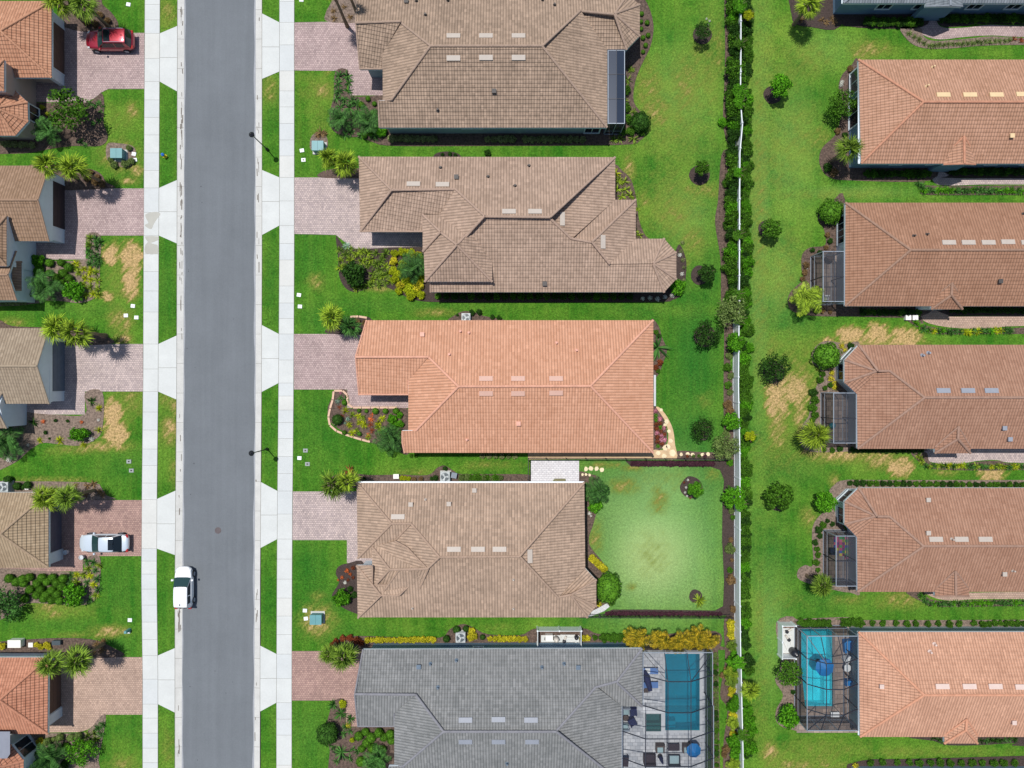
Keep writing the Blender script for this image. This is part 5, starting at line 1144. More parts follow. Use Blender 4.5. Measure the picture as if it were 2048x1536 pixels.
def proto(kind, colr, var):
    k = (kind, colr, var)
    if k in CACHE: return CACHE[k]
    s = hash((len(kind), var, sum(map(ord, kind)))) % 1000
    if kind == 'tree':       # unit crown radius 1
        g = random.Random(s); bl = [(0, 0, 0, .62, .62, .6)] + [(math.cos(a) * .55, math.sin(a) * .55, g.uniform(-.25, .25), g.uniform(.34, .5), g.uniform(.34, .5), .4) for a in [i * 1.05 + g.uniform(-.3, .3) for i in range(6)]]
        me = leafcloud(1900, bl, .17, s, fill=.5).mesh('crown', G[colr])
    elif kind == 'wispy':
        g = random.Random(s); bl = [(0, 0, 0, .5, .5, .4)] + [(math.cos(a) * .58, math.sin(a) * .58, g.uniform(-.2, .2), g.uniform(.26, .44), g.uniform(.26, .44), .3) for a in [i * .9 + g.uniform(-.3, .3) for i in range(7)]]
        me = leafcloud(1500, bl, .12, s, fill=.2).mesh('crown', G[colr])
    elif kind == 'ball': me = leafcloud(1300, [(0, 0, .75, .93, .93, .8)], .13, s, fill=.86, core=.9).mesh('shrub', G[colr])
    elif kind == 'shrub':
        g = random.Random(s); bl = [(0, 0, .6, .66, .66, .6)] + [(math.cos(a) * .5, math.sin(a) * .5, g.uniform(.4, .7), g.uniform(.32, .46), g.uniform(.32, .46), .45) for a in [i * 1.25 + g.uniform(-.3, .3) for i in range(5)]]
        me = leafcloud(950, bl, .2, s, fill=.55, core=.5).mesh('shrub', G[colr])
    elif kind == 'hedge':
        g = random.Random(s); bl = [(0, 0, .7, .8, .8, .7), (.35, .5, .8, .5, .5, .5), (-.4, -.5, .8, .5, .5, .5), (.4, -.6, .6, .45, .5, .5), (-.4, .55, .7, .5, .5, .5)]
        me = leafcloud(1300, bl, .19, s, fill=.6, core=.6).mesh('hedge_plant', G[colr])
    elif kind == 'fan': me = fan_palm(s, 27, 1.0, 0).mesh('fronds', G[colr])
    elif kind == 'sparsefan': me = fan_palm(s, 15, 1.0, 0).mesh('fronds', G[colr])
    elif kind == 'feather': me = feather_palm(s, 15, 1.0, 0, 55, 26, .03).mesh('fronds', G[colr])
    elif kind == 'tuft': me = tuft(s, 44, 1.0, .10).mesh('leaves', G[colr])
    elif kind == 'spiky': me = tuft(s, 30, 1.05, .13, 10, 70).mesh('leaves', G[colr])
    elif kind == 'flower': me = leafcloud(160, [(0, 0, .5, .9, .9, .5)], .3, s, fill=.2).mesh('flowers', G[colr])
    CACHE[k] = me; return me
ZC = dict(tree=1.9, wispy=1.9, fan=3.6, sparsefan=4.0, feather=1.3)
def plant(kind, colr, px, py, r, name, label, cat, group=None, zc=None, zs=1.0, sy=1.0, mix=None, var=None):
    """px, py, r in photo pixels of the crown seen from above"""
    var = random.randrange(5) if var is None else var
    rad = r / K
    if kind in ZC:
        z = ZC[kind] if zc is None else zc; c = W(px, py, z); rad *= (HC - z) / HC
        root = thing(name, label, cat, (c.x, c.y, 0), group, 0)
        if kind in ('tree', 'wispy'):
            o = bpy.data.objects.new('crown', proto(kind, colr, var)); s = rad / .95; o.scale = (s, s * sy, s * zs); o.location = (0, 0, z)
            th, tr, lm = z, .05 + .03 * rad, 6
        elif kind in ('fan', 'sparsefan'):
            o = bpy.data.objects.new('fronds', proto(kind, colr, var)); s = rad / .92; o.scale = (s, s, s * .9); o.location = (0, 0, z); th, tr, lm = z, .16, 0
        else:
            o = bpy.data.objects.new('fronds', proto(kind, colr, var)); s = rad / 1.0; o.scale = (s, s, s); o.location = (0, 0, z); th, tr, lm = z, .09, 0
        o.rotation_euler = (0, 0, random.uniform(0, 6.28)); col.objects.link(o); o.parent = root
        key = ('trunk', round(th, 1), lm, kind in ('tree', 'wispy'))
        if key not in CACHE: CACHE[key] = trunk_mesh(th, tr, 5, lm, .7).mesh('trunk', m_bark if lm else m_palmbark)
        t_ = bpy.data.objects.new('trunk', CACHE[key]); col.objects.link(t_); t_.parent = root
        return root
    z = rad * .6; c = W(px, py, z)
    o = bpy.data.objects.new(name, proto(kind, colr, var)); col.objects.link(o); o.location = (c.x, c.y, .03); o.rotation_euler = (0, 0, random.uniform(0, 6.28) if sy == 1 else 0)
    o.scale = (rad, rad * sy, rad * zs * random.uniform(.85, 1.1)); return tag(o, label, cat, group)
def many(kind, colr, pts, r, name, label, cat, group=None, jit=.12, **kw):
    for p in pts: plant(kind, colr if isinstance(colr, str) else random.choice(colr), p[0], p[1], (p[2] if len(p) > 2 else r) * random.uniform(1 - jit, 1 + jit), name, label, cat, group or label, **kw)
def row(a, b, n): return [(a[0] + (b[0] - a[0]) * i / max(1, n - 1), a[1] + (b[1] - a[1]) * i / max(1, n - 1)) for i in range(n)]
# ------------------------------------------------------------------ planting
HEDGE = 'plants of the tall hedge along the white fence'
# trees and large plants singled out
T = plant
T('wispy','dark',1405,62,20,'young_tree','thin dark tree with white blossom tips near the top of the middle lawn','tree')
many('flower','white',[(1413,38,3),(1419,42,3),(1416,50,2.5)],3,'blossom_cluster','white blossoms at the tip of the thin dark tree','flowers')
T('tree','mid',1404,336,16,'young_tree','small bright tree in a mulch ring between the first two back lawns','tree')
T('tree','dark',1414,546,19,'young_tree','small dark round tree east of the stepped roof house','tree')
T('wispy','dark',1413,667,31,'garden_tree','largest dark green tree on the back lawn of the orange house','tree')
T('wispy','dark',1405,857,27,'garden_tree','open crowned tree beside the curved flagstone path','tree')
T('tree','bright',1391,979,17,'young_tree','clipped bright tree over a mulch ring of red flowers in the fenced lawn','tree')
many('flower',['red','white'],[(1368,965,3),(1372,975,3),(1370,985,3),(1376,960,3),(1374,992,3),(1380,996,2.5),(1378,962,2)],3,'bedding_flower','low red and white flowers in the ring under the clipped tree','flowers')
T('tuft','palmy',1399,1202,15,'fountain_plant','yellowish fountain shaped plant beside a bare mulch ring','plant')
T('tree','bright',1561,172,24,'young_tree','leaning bright green tree west of the salmon roofed house','tree')
T('tree','mid',1543,457,21,'young_tree','compact tree on the lawn west of the plain brown roof','tree')
T('wispy','dark',1551,735,33,'garden_tree','dull dark round tree beside the dry patch of lawn','tree')
T('tree','mid',1557,993,31,'garden_tree','broad mottled tree on the lawn west of the lowest bay fronted house','tree')
T('wispy','mid',1683,210,32,'garden_tree','rounded tree against the west wall of the salmon roofed house','tree')
T('fan','palm',1697,298,33,'fan_palm','cabbage palm at the southwest corner of the salmon roofed house','palm')
T('ball','mid',1661,424,27,'clipped_shrub','large rounded shrub at the corner of the plain brown roofed house','shrub')
T('feather','palmy',1613,598,34,'feather_palm','yellow green palm south of the smallest screened porch','palm',zc=2.2)
T('ball','mid',1651,712,29,'clipped_shrub','big round clipped shrub beside the faceted bay with yellow flowers','shrub')
T('fan','palmy',1630,870,38,'fan_palm','open yellow green palm touching the corner of a screened porch','palm')
T('tree','bright',1651,1003,22,'young_tree','crooked bright tree before the lower faceted bay','tree')
T('fan','palm',1645,1172,30,'fan_palm','palm with one dry frond below the porch with the coloured mat','palm')
T('wispy','mid',1578,1347,31,'garden_tree','rounded tree beside the turquoise pool and its white enclosure','tree')
T('shrub','bright',1578,1433,28,'garden_shrub','bright green bush at the southwest corner of the turquoise pool cage','shrub')
T('fan','palmy',1618,10,32,'fan_palm','yellow tipped palm beside the slate grey roofed house','palm')
T('wispy','olive',1462,622,34,'fence_tree','pale olive tree overhanging the fence opposite the stepped roof house','tree',zc=1.8)
T('tree','bright',1470,684,21,'fence_tree','bright green bush tree between two dull bushes by the white fence','tree',zc=1.5)
T('wispy','olive',1452,894,30,'fence_tree','grey green weeping bush where the black fence meets the white fence','tree',zc=1.4)
T('tree','bright',1464,843,19,'fence_tree','bright bush tree by the fence just above the weeping grey green bush','tree',zc=1.5)
T('tree','bright',1466,994,25,'fence_tree','bright spreading bush on the fence side of the fenced lawn','tree',zc=1.5)
T('fan','palmy',1500,1380,24,'fan_palm','yellow green palm on the far side of the white fence','palm',zc=2.0)
# street palms
PL='fan palms in pairs by the garage fronts'
T('fan','palmy',118,2,38,'fan_palm','palm cut by the top edge beside the rust roofed house','palm',PL,zc=4.2)
T('fan','palm',168,10,36,'fan_palm','second palm by the rust roofed garage, nearer the street','palm',PL,zc=4.2)
T('fan','palmy',97,330,33,'fan_palm','palm overhanging the brown gable roof','palm',PL,zc=4.4)
T('fan','palmy',148,336,36,'fan_palm','palm between the brown gable roof and the street lawn','palm',PL,zc=4.4)
T('fan','palmy',112,655,36,'fan_palm','palm overhanging the beige gable roof','palm',PL,zc=4.4)
T('sparsefan','palmy',155,664,42,'fan_palm','palm with some orange fronds beside the beige gable roof','palm',PL,zc=4.6)
T('fan','palmy',92,996,34,'fan_palm','palm overhanging the sandy hip roof','palm',PL,zc=4.2)
T('fan','palm',136,994,33,'fan_palm','palm east of the sandy hip roof, shading the red paved drive','palm',PL,zc=4.2)
T('fan','palm',103,1326,33,'fan_palm','palm overhanging the red orange hip roof','palm',PL,zc=4.2)
T('fan','palm',156,1320,38,'fan_palm','palm east of the red orange hip roof over the tan drive','palm',PL,zc=4.2)
T('sparsefan','palmy',664,-14,28,'fan_palm','tall thin palm whose bare trunk shows at the top edge','palm',PL,zc=6.0)
T('sparsefan','palm',694,-18,26,'fan_palm','second tall palm at the top edge against the greyish roof','palm',PL,zc=6.0)
T('fan','palmy',658,316,28,'fan_palm','palm beside the green transformer above the mauve drive','palm',PL,zc=3.2)
T('fan','palmy',690,328,32,'fan_palm','palm touching the corner of the stepped pinkish roof','palm',PL,zc=3.2)
T('fan','palmy',664,634,32,'fan_palm','pale yellow palm before the light orange roof','palm',PL,zc=3.6)
T('sparsefan','palmd',700,652,30,'fan_palm','thin dark palm between the pale palm and the light orange roof','palm',PL,zc=3.4)
T('sparsefan','palm',668,970,40,'fan_palm','ragged sparse palm before the dusty tan roof','palm',PL,zc=3.6)
T('sparsefan','palmy',694,962,32,'fan_palm','ragged palm touching the dusty tan roof','palm',PL,zc=3.8)
T('fan','palm',688,1312,35,'fan_palm','dense palm beside the corner of the grey roof','palm',PL,zc=3.4)
T('fan','palm',657,1308,24,'fan_palm','smaller palm over the red brick drive','palm',PL,zc=3.0)
# front garden palms and bushes
T('wispy','mid',136,222,46,'garden_tree','large feathery green tree in front of the faceted tower','tree',zc=2.6)
T('feather','palmd',96,262,28,'feather_palm','blue green palm beside the faceted tower windows','palm')
many('flower','lime',[(84,214,7),(95,228,6)],7,'croton','yellow leaved plant beside the faceted tower','plant')
T('feather','palmd',92,574,33,'feather_palm','broad dark palm beside the bay window of the brown gable house','palm')
T('shrub','bright',146,581,26,'garden_shrub','rounded glossy bush east of the broad dark palm','shrub')
T('feather','palmd',14,884,36,'feather_palm','dark palm cut by the image edge below the beige house','palm')
T('shrub','bright',157,869,24,'garden_shrub','long glossy bush in the mulch bed below the beige house','shrub',sy=.7)
T('shrub','bright',149,1189,27,'garden_shrub','rounded glossy bush beside the rows of clipped balls','shrub')
T('wispy','palmd',14,1208,40,'garden_tree','dark leafy plant at the image edge west of the clipped balls','tree',zc=1.2)
T('feather','palmd',100,1520,38,'feather_palm','broad palm in the bed below the red orange roof','palm')
T('wispy','bright',165,1500,32,'garden_tree','loose bush with long leaves near the lower street lawn','shrub',zc=1.0)
T('feather','palmd',680,238,26,'feather_palm','palm at the lawn side of the bed below the greyish roof','palm',zc=1.0)
T('feather','palmd',736,242,30,'feather_palm','palm beside the wall in the bed below the greyish roof','palm',zc=1.1)
T('ball','bright',763,262,13,'clipped_shrub','bright clipped bush at the corner of the greyish roofed house','shrub')
T('ball','dark',1280,245,22,'clipped_shrub','dark round shrub beside the blue lean-to roof','shrub')
T('shrub','dark',707,549,30,'garden_shrub','dark fine leaved bush at the lower edge of the strappy bed','shrub')
T('feather','palmd',826,534,32,'feather_palm','green palm rising from the ring of golden shrubs','palm',zc=1.6)
many('shrub',['lime','lime','yellow'],[(789,507,11),(805,504,11),(822,506,12),(836,512,12),(787,522,12),(786,541,13),(790,558,12),(801,571,13),(818,578,14),(836,572,13),(842,590,12),(822,592,12),(798,582,9),(845,556,12),(806,530,14),(812,560,13),(828,584,12),(796,548,11),(838,528,10)],13,'golden_shrub','golden yellow shrub in the ring around the green palm','shrub','golden shrubs around the palm')
T('feather','palmd',780,880,31,'feather_palm','dark palm at the lower corner of the bed before the orange roof','palm')
T('spiky','palmd',1318,694,25,'strappy_plant','broad strappy plant against the east end of the orange roof','plant')
T('feather','palmd',1192,982,28,'feather_palm','dark palm east of the dusty tan roof beside the patio','palm',zc=1.4)
T('shrub','bright',1190,1012,18,'garden_shrub','bright bush just below the dark palm in the fenced garden','shrub')
T('ball','mid',1216,1174,27,'clipped_shrub','big oval clipped bush by the angled end of the dusty tan roof','shrub',sy=1.3)
many('shrub','yellow',row((1184,1116),(1208,1138),5),9,'golden_shrub','golden shrub in the diagonal row beside the tan roofed house','shrub','diagonal row of golden shrubs')
T('flower','yellow',1198,1208,8,'golden_shrub','small yellow shrub beside the white gravel','shrub')
T('shrub','bright',683,1196,21,'garden_shrub','glossy green bush at the street end of the dusty tan roof','shrub')
T('ball','dark',656,1466,24,'clipped_shrub','big dark clipped ball beside the lawn of the grey roofed house','shrub')
# orange bush at C1
many('shrub','mid',[(1253,215),(1252,180),(1256,238),(1262,262),(1245,262),(1285,262)],12,'garden_shrub','green shrub along the blue lean-to roof','shrub','shrubs beside the blue lean-to roof')
many('spiky','palm',[(1262,138),(1256,158),(1250,200),(1266,222),(1240,276),(1228,278),(1268,276)],10,'strappy_plant','strappy plant beside the blue lean-to roof','plant','strappy plants beside the blue lean-to roof')
many('ball','mid',[(1283,28),(1282,44),(1294,46),(1282,58),(1286,76),(1296,71),(1291,91),(1286,104)],5,'clipped_ball','tiny clipped ball in the curved bed at the top garden corner','shrub','tiny balls in the curved top bed')
many('spiky','palmd',row((676,150),(694,150),2)+row((674,165),(696,163),2)+row((676,180),(696,180),2)+[(672,195),(688,198),(702,200),(680,212),(698,214),(712,206),(716,222),(722,268),(700,262),(748,270),(708,230),(690,268)],11,'strappy_plant','dark strappy plant in the bed below the greyish roof','plant','strappy plants below the greyish roof')
many('ball','mid',[(736,198,6),(723,210,7),(749,208,6),(725,230,6),(741,268,7),(729,272,7),(747,227,6)],6,'clipped_ball','small clipped ball in the bed below the greyish roof','shrub','clipped balls below the greyish roof')
many('shrub','varie',row((783,277),(868,278),9)+row((975,279),(1025,278),5)+row((1052,279),(1165,279),10),9,'foundation_shrub','speckled shrub along the south wall under the greyish roof','shrub','speckled shrubs along the wall')
many('spiky','brown',[(640,264,11),(633,270,8),(648,268,8),(688,12,7),(700,32,7),(668,35,8),(666,20,7)],8,'dry_clump','reddish dry clump by the green box or the palm trunks','plant')
T('spiky','lime',1232,345,11,'strappy_plant','yellow green strappy plant nearest the east roof corner of the stepped house','plant')
many('spiky','palmy',[(1238,360),(1250,362),(1236,378),(1252,378),(1262,390),(1244,392),(1276,418,6),(1280,470,8),(1272,462,7)],10,'strappy_plant','yellow green strappy plant in the narrow bed east of the stepped roof','plant','strappy plants east of the stepped roof')
# C2 strappy bed
bed=[(678,500),(690,508),(700,498),(712,506),(680,520),(700,518),(722,503),(735,505),(752,506),(770,505),(741,519),(724,520),(736,530),(760,524),(765,515),(752,528),(716,530),(680,535),(690,532),(700,535),(745,545),(758,540),(772,532),(745,558),(756,568),(770,566),(735,570),(775,548),(765,552),(780,562),(757,552),(742,568),(724,572),(712,575)]
many('tuft',['palm','palm','palmy'],bed,10,'strappy_plant','grassy strappy clump in the dark bed beside the golden ring','plant','grassy clumps beside the golden ring')
T('spiky','silver',693,492,9,'spiky_succulent','white striped spiky plant at the drive corner of the stepped house','plant')
many('shrub',['dark','mid'],row((876,592),(1260,593),24),9,'foundation_shrub','shaded shrub along the south wall of the stepped roof house','shrub','shaded shrubs along the south wall')
T('shrub','bright',1356,575,20,'garden_shrub','bright bush at the rounded east end of the stepped roof','shrub')
many('flower',['white','varie'],[(1362,502,5),(1366,520,5),(1368,535,5),(1364,548,5),(1367,560,5),(1360,510,5),(1300,596,6),(1315,598,6),(1330,594,6),(1285,597,5),(1345,590,7),(1365,485,5)],5,'white_flowering_plant','low white flowering plant round the east end of the stepped roof','flowers','white flowering plants at the rounded end')
# C3
many('flower','pink',[(681,786,4),(1308,782,4),(696,864,0.1)][:2],4,'pink_flower','small clump of pink flowers by the orange roofed house','flowers')
many('flower',['silver'],[(675,803,6),(696,838,6),(690,846,4)],6,'silver_plant','silvery blue succulent in the mixed bed before the orange roof','plant')
many('spiky',['red','orange'],[(679,814,5),(742,838,7),(740,850,7),(743,862,7),(744,829,5),(736,870,5),(684,832,5)],6,'copper_plant','coppery red plant in the mixed bed before the orange roof','plant','coppery plants in the mixed bed')
many('tuft',['lime','palmy'],[(690,822),(704,830),(716,832),(724,836),(764,837),(728,850),(698,850),(756,854),(712,862),(704,866),(762,862),(768,870),(736,874),(756,846),(720,845)],8,'variegated_clump','pale green leafy clump in the mixed bed before the orange roof','plant','pale clumps in the mixed bed')
many('ball','mid',[(751,822,7),(771,822,7),(792,822,7),(718,821,5),(733,822,5),(689,865,5),(719,868,5),(689,805,6)],6,'clipped_ball','dark clipped ball in the mixed bed edging the orange house path','shrub','clipped balls in the mixed bed')
T('ball','dark',675,839,12,'clipped_ball','largest dark ball near the curved stone edging','shrub')
many('shrub',['dark','bright'],[(784,838,12),(799,830,9),(800,848,9),(788,852,10)],10,'garden_shrub','loose shrub against the wall in the mixed bed','shrub','loose shrubs against the orange house')
many('spiky','palmd',[(672,848),(680,796),(690,798),(776,862)],7,'strappy_plant','dark strappy plant in the mixed bed','plant','dark strappy plants in the mixed bed')
many('shrub',['dark','brown'],[(714,644,9),(700,648,9),(730,646,8),(690,655,8)],8,'low_shrub','dark low shrub under the thin palm','shrub','low shrubs under the thin palm')
many('shrub','dark',[(944,625,8),(958,624,7),(915,630,4),(985,634,6),(998,636,6)],7,'low_shrub','low dark shrub around the air conditioner of the orange house','shrub','shrubs around the orange house air conditioner')
many('shrub',['dark','mid','red'],[(1312,664,7),(1318,672,7),(1312,735,8),(1320,725,8),(1316,742,6)],7,'low_shrub','small shrub against the east end of the orange roof','shrub','small shrubs at the east end of the orange roof')
many('flower',['red','pink','mid','bright','silver'],row((1311,822),(1316,892),9)+row((1320,838),(1324,888),7)+row((1328,856),(1330,880),3),6,'bedding_flower','flower clump inside the curved flagstone path','flowers','flower clumps inside the curved path')
many('shrub','varie',row((965,912),(1030,913),6),7,'low_shrub','shaded low shrub under the south eave of the orange roof','shrub','low shrubs under the orange south eave')
many('shrub',['dark','mid'],[(822,911,5),(832,912,5)],5,'low_shrub','tiny dark shrub at the street end of the orange south wall','shrub')
many('flower',['purple','mid','red'],row((1375,912),(1410,912),4),5,'bedding_flower','small plant between the stones along the black fence','flowers')
# C4
T('spiky','red',700,944,13,'copper_plant','coppery clump behind the ragged palm','plant')
many('shrub','dark',[(728,957,5),(871,956,7),(890,937,6),(864,957,6)],6,'low_shrub','small dark shrub in the bed north of the tan roof','shrub','dark shrubs north of the tan roof')
many('shrub','lime',row((803,956),(818,957),3),6,'golden_shrub','yellow green shrub beside the white meter box','shrub','yellow green shrubs by the white meter box')
many('shrub','brown',row((828,958),(842,958),2),6,'low_shrub','brownish shrub north of the tan roof','shrub')
many('shrub',['mid','olive'],row((924,955),(1000,956),10),9,'hedge_plant','low hedge plant along the north wall of the tan roof','hedge','low hedge north of the tan roof')
many('flower',['red','silver','white','orange'],[(694,1141,6),(706,1136,5),(700,1148,4),(684,1155,4),(690,1165,5),(696,1160,4),(706,1155,5),(676,1160,3)],5,'bedding_flower','colourful small plant by the front door of the tan roofed house','flowers','small front door plants')
many('shrub','dark',[(700,1178,8),(708,1190,8)],8,'low_shrub','dark shrub under the west eave of the tan roof','shrub')
many('shrub','purple',row((1265,927),(1425,928),26),7,'purple_plant','dark purple plant along the north black fence','plant','purple plants along the north black fence')
many('shrub','purple',row((1215,1227),(1440,1228),30),6,'purple_plant','reddish purple plant along the south black fence','plant','purple plants along the south black fence')
many('shrub',['olive','brown','bright','mid'],[(1463,1022,8),(1462,1080,6),(1460,1098,13),(1464,1120,5),(1460,1140,7),(1462,1160,13),(1468,1218,11),(1460,925,9),(1466,1035,7)],8,'fence_shrub','separate shrub in the bare mulch of the fenced lawn','shrub','separate shrubs inside the fenced lawn')
many('flower','white',[(1179,1027,4),(1182,1032,3)],4,'white_flowering_plant','small white flower below the bright bush','flowers')
# C5 beds
many('shrub','red',[(672,1283,9),(686,1277,9),(700,1276,9),(714,1280,9),(722,1286,8),(664,1290,8)],9,'copper_shrub','dark coppery shrub behind the dense palm','shrub','coppery shrubs behind the dense palm')
many('shrub','yellow',row((735,1280),(866,1279),15),8,'golden_shrub','yellow shrub in the long row above the grey roof','shrub','yellow row north of the grey roof')
many('shrub','yellow',row((980,1277),(1050,1278),8)+[(943,1262,9),(948,1272,10),(941,1275,9),(1166,1276,8),(1176,1276,8)],8,'golden_shrub','yellow shrub near the air conditioner of the grey roofed house','shrub','yellow shrubs by the grey house air conditioner')
many('ball','dark',[(893,1277,8),(913,1259,8),(932,1257,7),(965,1274,7)],7,'clipped_ball','dark clipped ball around the grey house air conditioner','shrub','dark balls by the grey house air conditioner')
many('hedge','mid',row((1207,1275),(1250,1275),5),9,'hedge_plant','low hedge plant between the white equipment screen and the gold palms','hedge','low hedge by the gold palms')
T('shrub','mid',1190,1275,7,'low_shrub','single green shrub beside the white equipment screen','shrub')
many('feather','gold',[(1272,1278,24),(1316,1277,24),(1335,1284,20),(1364,1282,24),(1352,1290,18),(1395,1276,26),(1418,1280,24)],24,'areca_palm','golden orange areca palm north of the pool cage','palm','row of golden areca palms',zc=1.8)
many('tuft','palmd',[(680,1430,14),(666,1412,10),(700,1440,10),(690,1455,9)],11,'strappy_plant','dark strappy plant by the red brick drive','plant','strappy plants by the red brick drive')
many('shrub','lime',[(685,1408,9),(704,1480,6)],8,'golden_shrub','pale yellow shrub beside the red brick drive','shrub')
T('flower','yellow',697,1450,7,'golden_shrub','small bright yellow plant at the foot of the brick path','shrub')
many('ball','mid',[(718,1471,10),(731,1463,9),(742,1475,10),(733,1485,9),(745,1495,10),(758,1464,10),(768,1474,9),(766,1498,9),(722,1522,11),(724,1496,9),(780,1468,10),(783,1480,9)],10,'clipped_ball','rounded ball shrub in the bed west of the grey roof','shrub','ball shrubs west of the grey roof')
many('spiky','palmd',[(681,1509,15),(705,1500,8),(698,1518,9),(665,1495,8),(715,1505,8),(700,1465,9),(686,1470,9),(672,1525,8)],9,'strappy_plant','rosette of dark pointed leaves in the bed west of the grey roof','plant','dark rosettes west of the grey roof')
T('feather','palmd',752,1520,28,'feather_palm','feathery palm beside the low wall of the grey roofed house','palm',zc=.9)
# pool cage east side planting
many('shrub',['dark','mid','olive'],row((1431,1310),(1433,1530),20),7,'cage_shrub','thin shrub along the east screen of the teal pool cage','shrub','thin shrubs along the teal pool cage')
# fence hedge, house side
for (y0, y1, n, c, r, w0) in ((2,272,18,['mid','dark','mid','bright','mid'],17,1468),(304,620,20,['mid','dark','mid','mid','bright'],16,1464)):
    many('hedge',c,[(w0+random.uniform(-4,5),y) for _,y in row((0,y0),(0,y1),n)],r,'hedge_plant','dense hedge plant on the house side of the white fence','hedge',HEDGE,zs=1.35)
many('shrub',['mid','bright'],[(1470,8,20),(1478,190,17),(1446,244,12),(1452,366,12),(1455,515,13),(1455,450,14)],14,'hedge_plant','lighter hedge plant bulging from the house side hedge','hedge','lighter bulges of the house side hedge')
many('shrub',['brown','olive','mid','lime'],[(1458,712,9),(1455,735,10),(1462,752,9),(1456,770,10),(1460,785,9),(1455,808,10),(1460,820,10),(1463,700,8),(1452,865,8)],9,'fence_shrub','thin mixed shrub between orange house lawn and white fence','shrub','thin mixed shrubs by the fence')
many('shrub','yellow',row((1461,1246),(1462,1272),5)+[(1464,1380,9),(1462,1388,8),(1464,1426,9),(1470,1432,7),(1466,1468,8),(1476,1470,7)],10,'croton','yellow croton by the white fence east of the teal pool','shrub','yellow crotons by the fence')
many('feather',['palm','palmd','palmy'],[(1464,1290,14),(1462,1358,18),(1464,1345,16),(1466,1446,16),(1468,1528,17)],16,'strappy_plant','palm like clump between crotons by the white fence','plant','palm like clumps between the crotons',zc=.5)
many('hedge','bright',[(1468,1318,15),(1466,1332,13),(1470,1405,16),(1464,1412,12),(1475,1490,17),(1466,1480,13),(1472,1505,12)],15,'fence_shrub','bright round shrub between crotons by the white fence','shrub','bright shrubs between the crotons')
many('shrub','brown',[(1446,1350,8),(1452,1498,9),(1448,1508,8),(1452,1338,6)],8,'low_shrub','brown withered shrub at the lawn edge by the crotons','shrub','withered shrubs by the crotons')
# fence hedge, far side
def fx(y): return lerp_line([(1491,-50),(1491,250),(1489,400),(1488,700),(1488,1150),(1491,1300),(1496,1400),(1499,1600)], y)
many('hedge',['mid','dark','mid','mid','bright'],[(fx(y)+random.uniform(-2,5),y) for y in range(-10,1235,13) if random.random() < .93],11,'hedge_plant','hedge plant on the far side of the white fence','hedge','plants of the hedge on the far side of the fence',jit=.3)
many('shrub',['mid','bright'],[(1494,200,15),(1500,330,10),(1496,545,13),(1498,660,15),(1498,695,14),(1500,760,11),(1502,875,13),(1496,990,14),(1492,470,12),(1494,605,12)],13,'hedge_plant','lighter plant bulging from the far side hedge','hedge','lighter bulges of the far side hedge')
many('hedge',['mid','dark','bright'],[(1490,1245),(1489,1260),(1490,1275),(1491,1290),(1495,1320,14),(1496,1338,14),(1490,1400,9),(1494,1420,10),(1498,1440,12),(1502,1455,14),(1499,1470,10),(1500,1495,14),(1494,1505,10),(1497,1478,10)],11,'fence_shrub','shrub on the far side of the fence below the tan house','shrub','lower shrubs on the far side of the fence')
many('tree','lime',[(1500,872,12),(1497,30,11)],12,'fence_tree','light tree top showing in the far side hedge','tree')
# left column beds
many('shrub','varie',row((8,288),(64,290),6),8,'foundation_shrub','speckled shrub under the faceted tower','shrub','speckled shrubs under the tower')
many('spiky','palmd',[(177,205,9),(196,205,8),(200,222,7),(198,240,7),(190,210,7),(186,246,6),(204,212,6),(170,290,7),(160,282,7)],7,'strappy_plant','strappy plant at the lawn edge of the tower bed','plant','strappy plants of the tower bed')
many('shrub','olive',[(228,330,10),(250,328,11),(262,322,8),(222,320,7),(258,296,8)],9,'low_shrub','dull shrub around the upper green transformer','shrub','shrubs around the upper transformer')
many('shrub','brown',[(180,345,8),(195,355,8),(205,368,8),(190,365,8),(175,358,8),(200,30,8),(215,42,8),(190,48,9),(175,45,9)],8,'dry_shrub','brownish plant under the street palms','plant','brownish plants under the street palms')
many('hedge','bright',row((78,520),(78,545),3),11,'hedge_plant','upright green hedge plant beside the blue bay','hedge','hedge beside the blue bay')
many('ball','mid',[(100,526),(124,526),(139,535),(100,547),(126,547),(113,556),(140,557),(125,565)],9,'clipped_ball','clipped green ball beside the blue bay window','shrub','clipped balls beside the blue bay')
many('tuft',['palmd','palm'],[(178,476),(190,478),(198,484),(178,490),(192,494),(176,503),(190,508),(180,515),(196,518),(190,527),(178,528)],10,'strappy_plant','dark strappy plant in the narrow strip beside the mauve drive','plant','strappy strip beside the mauve drive')
many('tuft',['palmy','lime'],[(150,526),(155,545),(165,538),(176,545),(190,545),(168,556),(180,560),(192,560),(165,569),(178,574),(192,576),(186,588),(170,590),(195,590),(160,585),(152,536),(180,540)],9,'strappy_plant','yellow green strappy clump near the dry lawn patch','plant','yellow green clumps near the dry lawn')
many('shrub','varie',row((5,606),(48,606),5),7,'foundation_shrub','shaded shrub under the second gable of the brown house','shrub','shaded shrubs under the second gable')
many('spiky','dark',[(180,803,12),(64,845,12)],11,'spiky_shrub','dark spiky plant in the mulch bed below the beige house','plant')
many('tuft','lime',[(197,817,9),(195,860,9),(117,881,9),(78,881,8),(165,889,7)],8,'strappy_plant','light green clump in the mulch bed below the beige house','plant','light clumps below the beige house')
many('flower','orange',[(86,843,5),(163,844,5)],5,'orange_flower','small orange flowering plant in a row below the beige house','flowers')
many('shrub','dark',[(111,841,4),(135,842,4),(91,865,5),(99,877,3)],4,'low_shrub','tiny dark plant in the wide mulch bed','plant','tiny plants in the wide mulch bed')
many('flower','white',[(183,878,7),(197,840,4),(18,918,8),(56,890,4)],6,'white_flowering_plant','white flowering plant below the beige house','flowers')
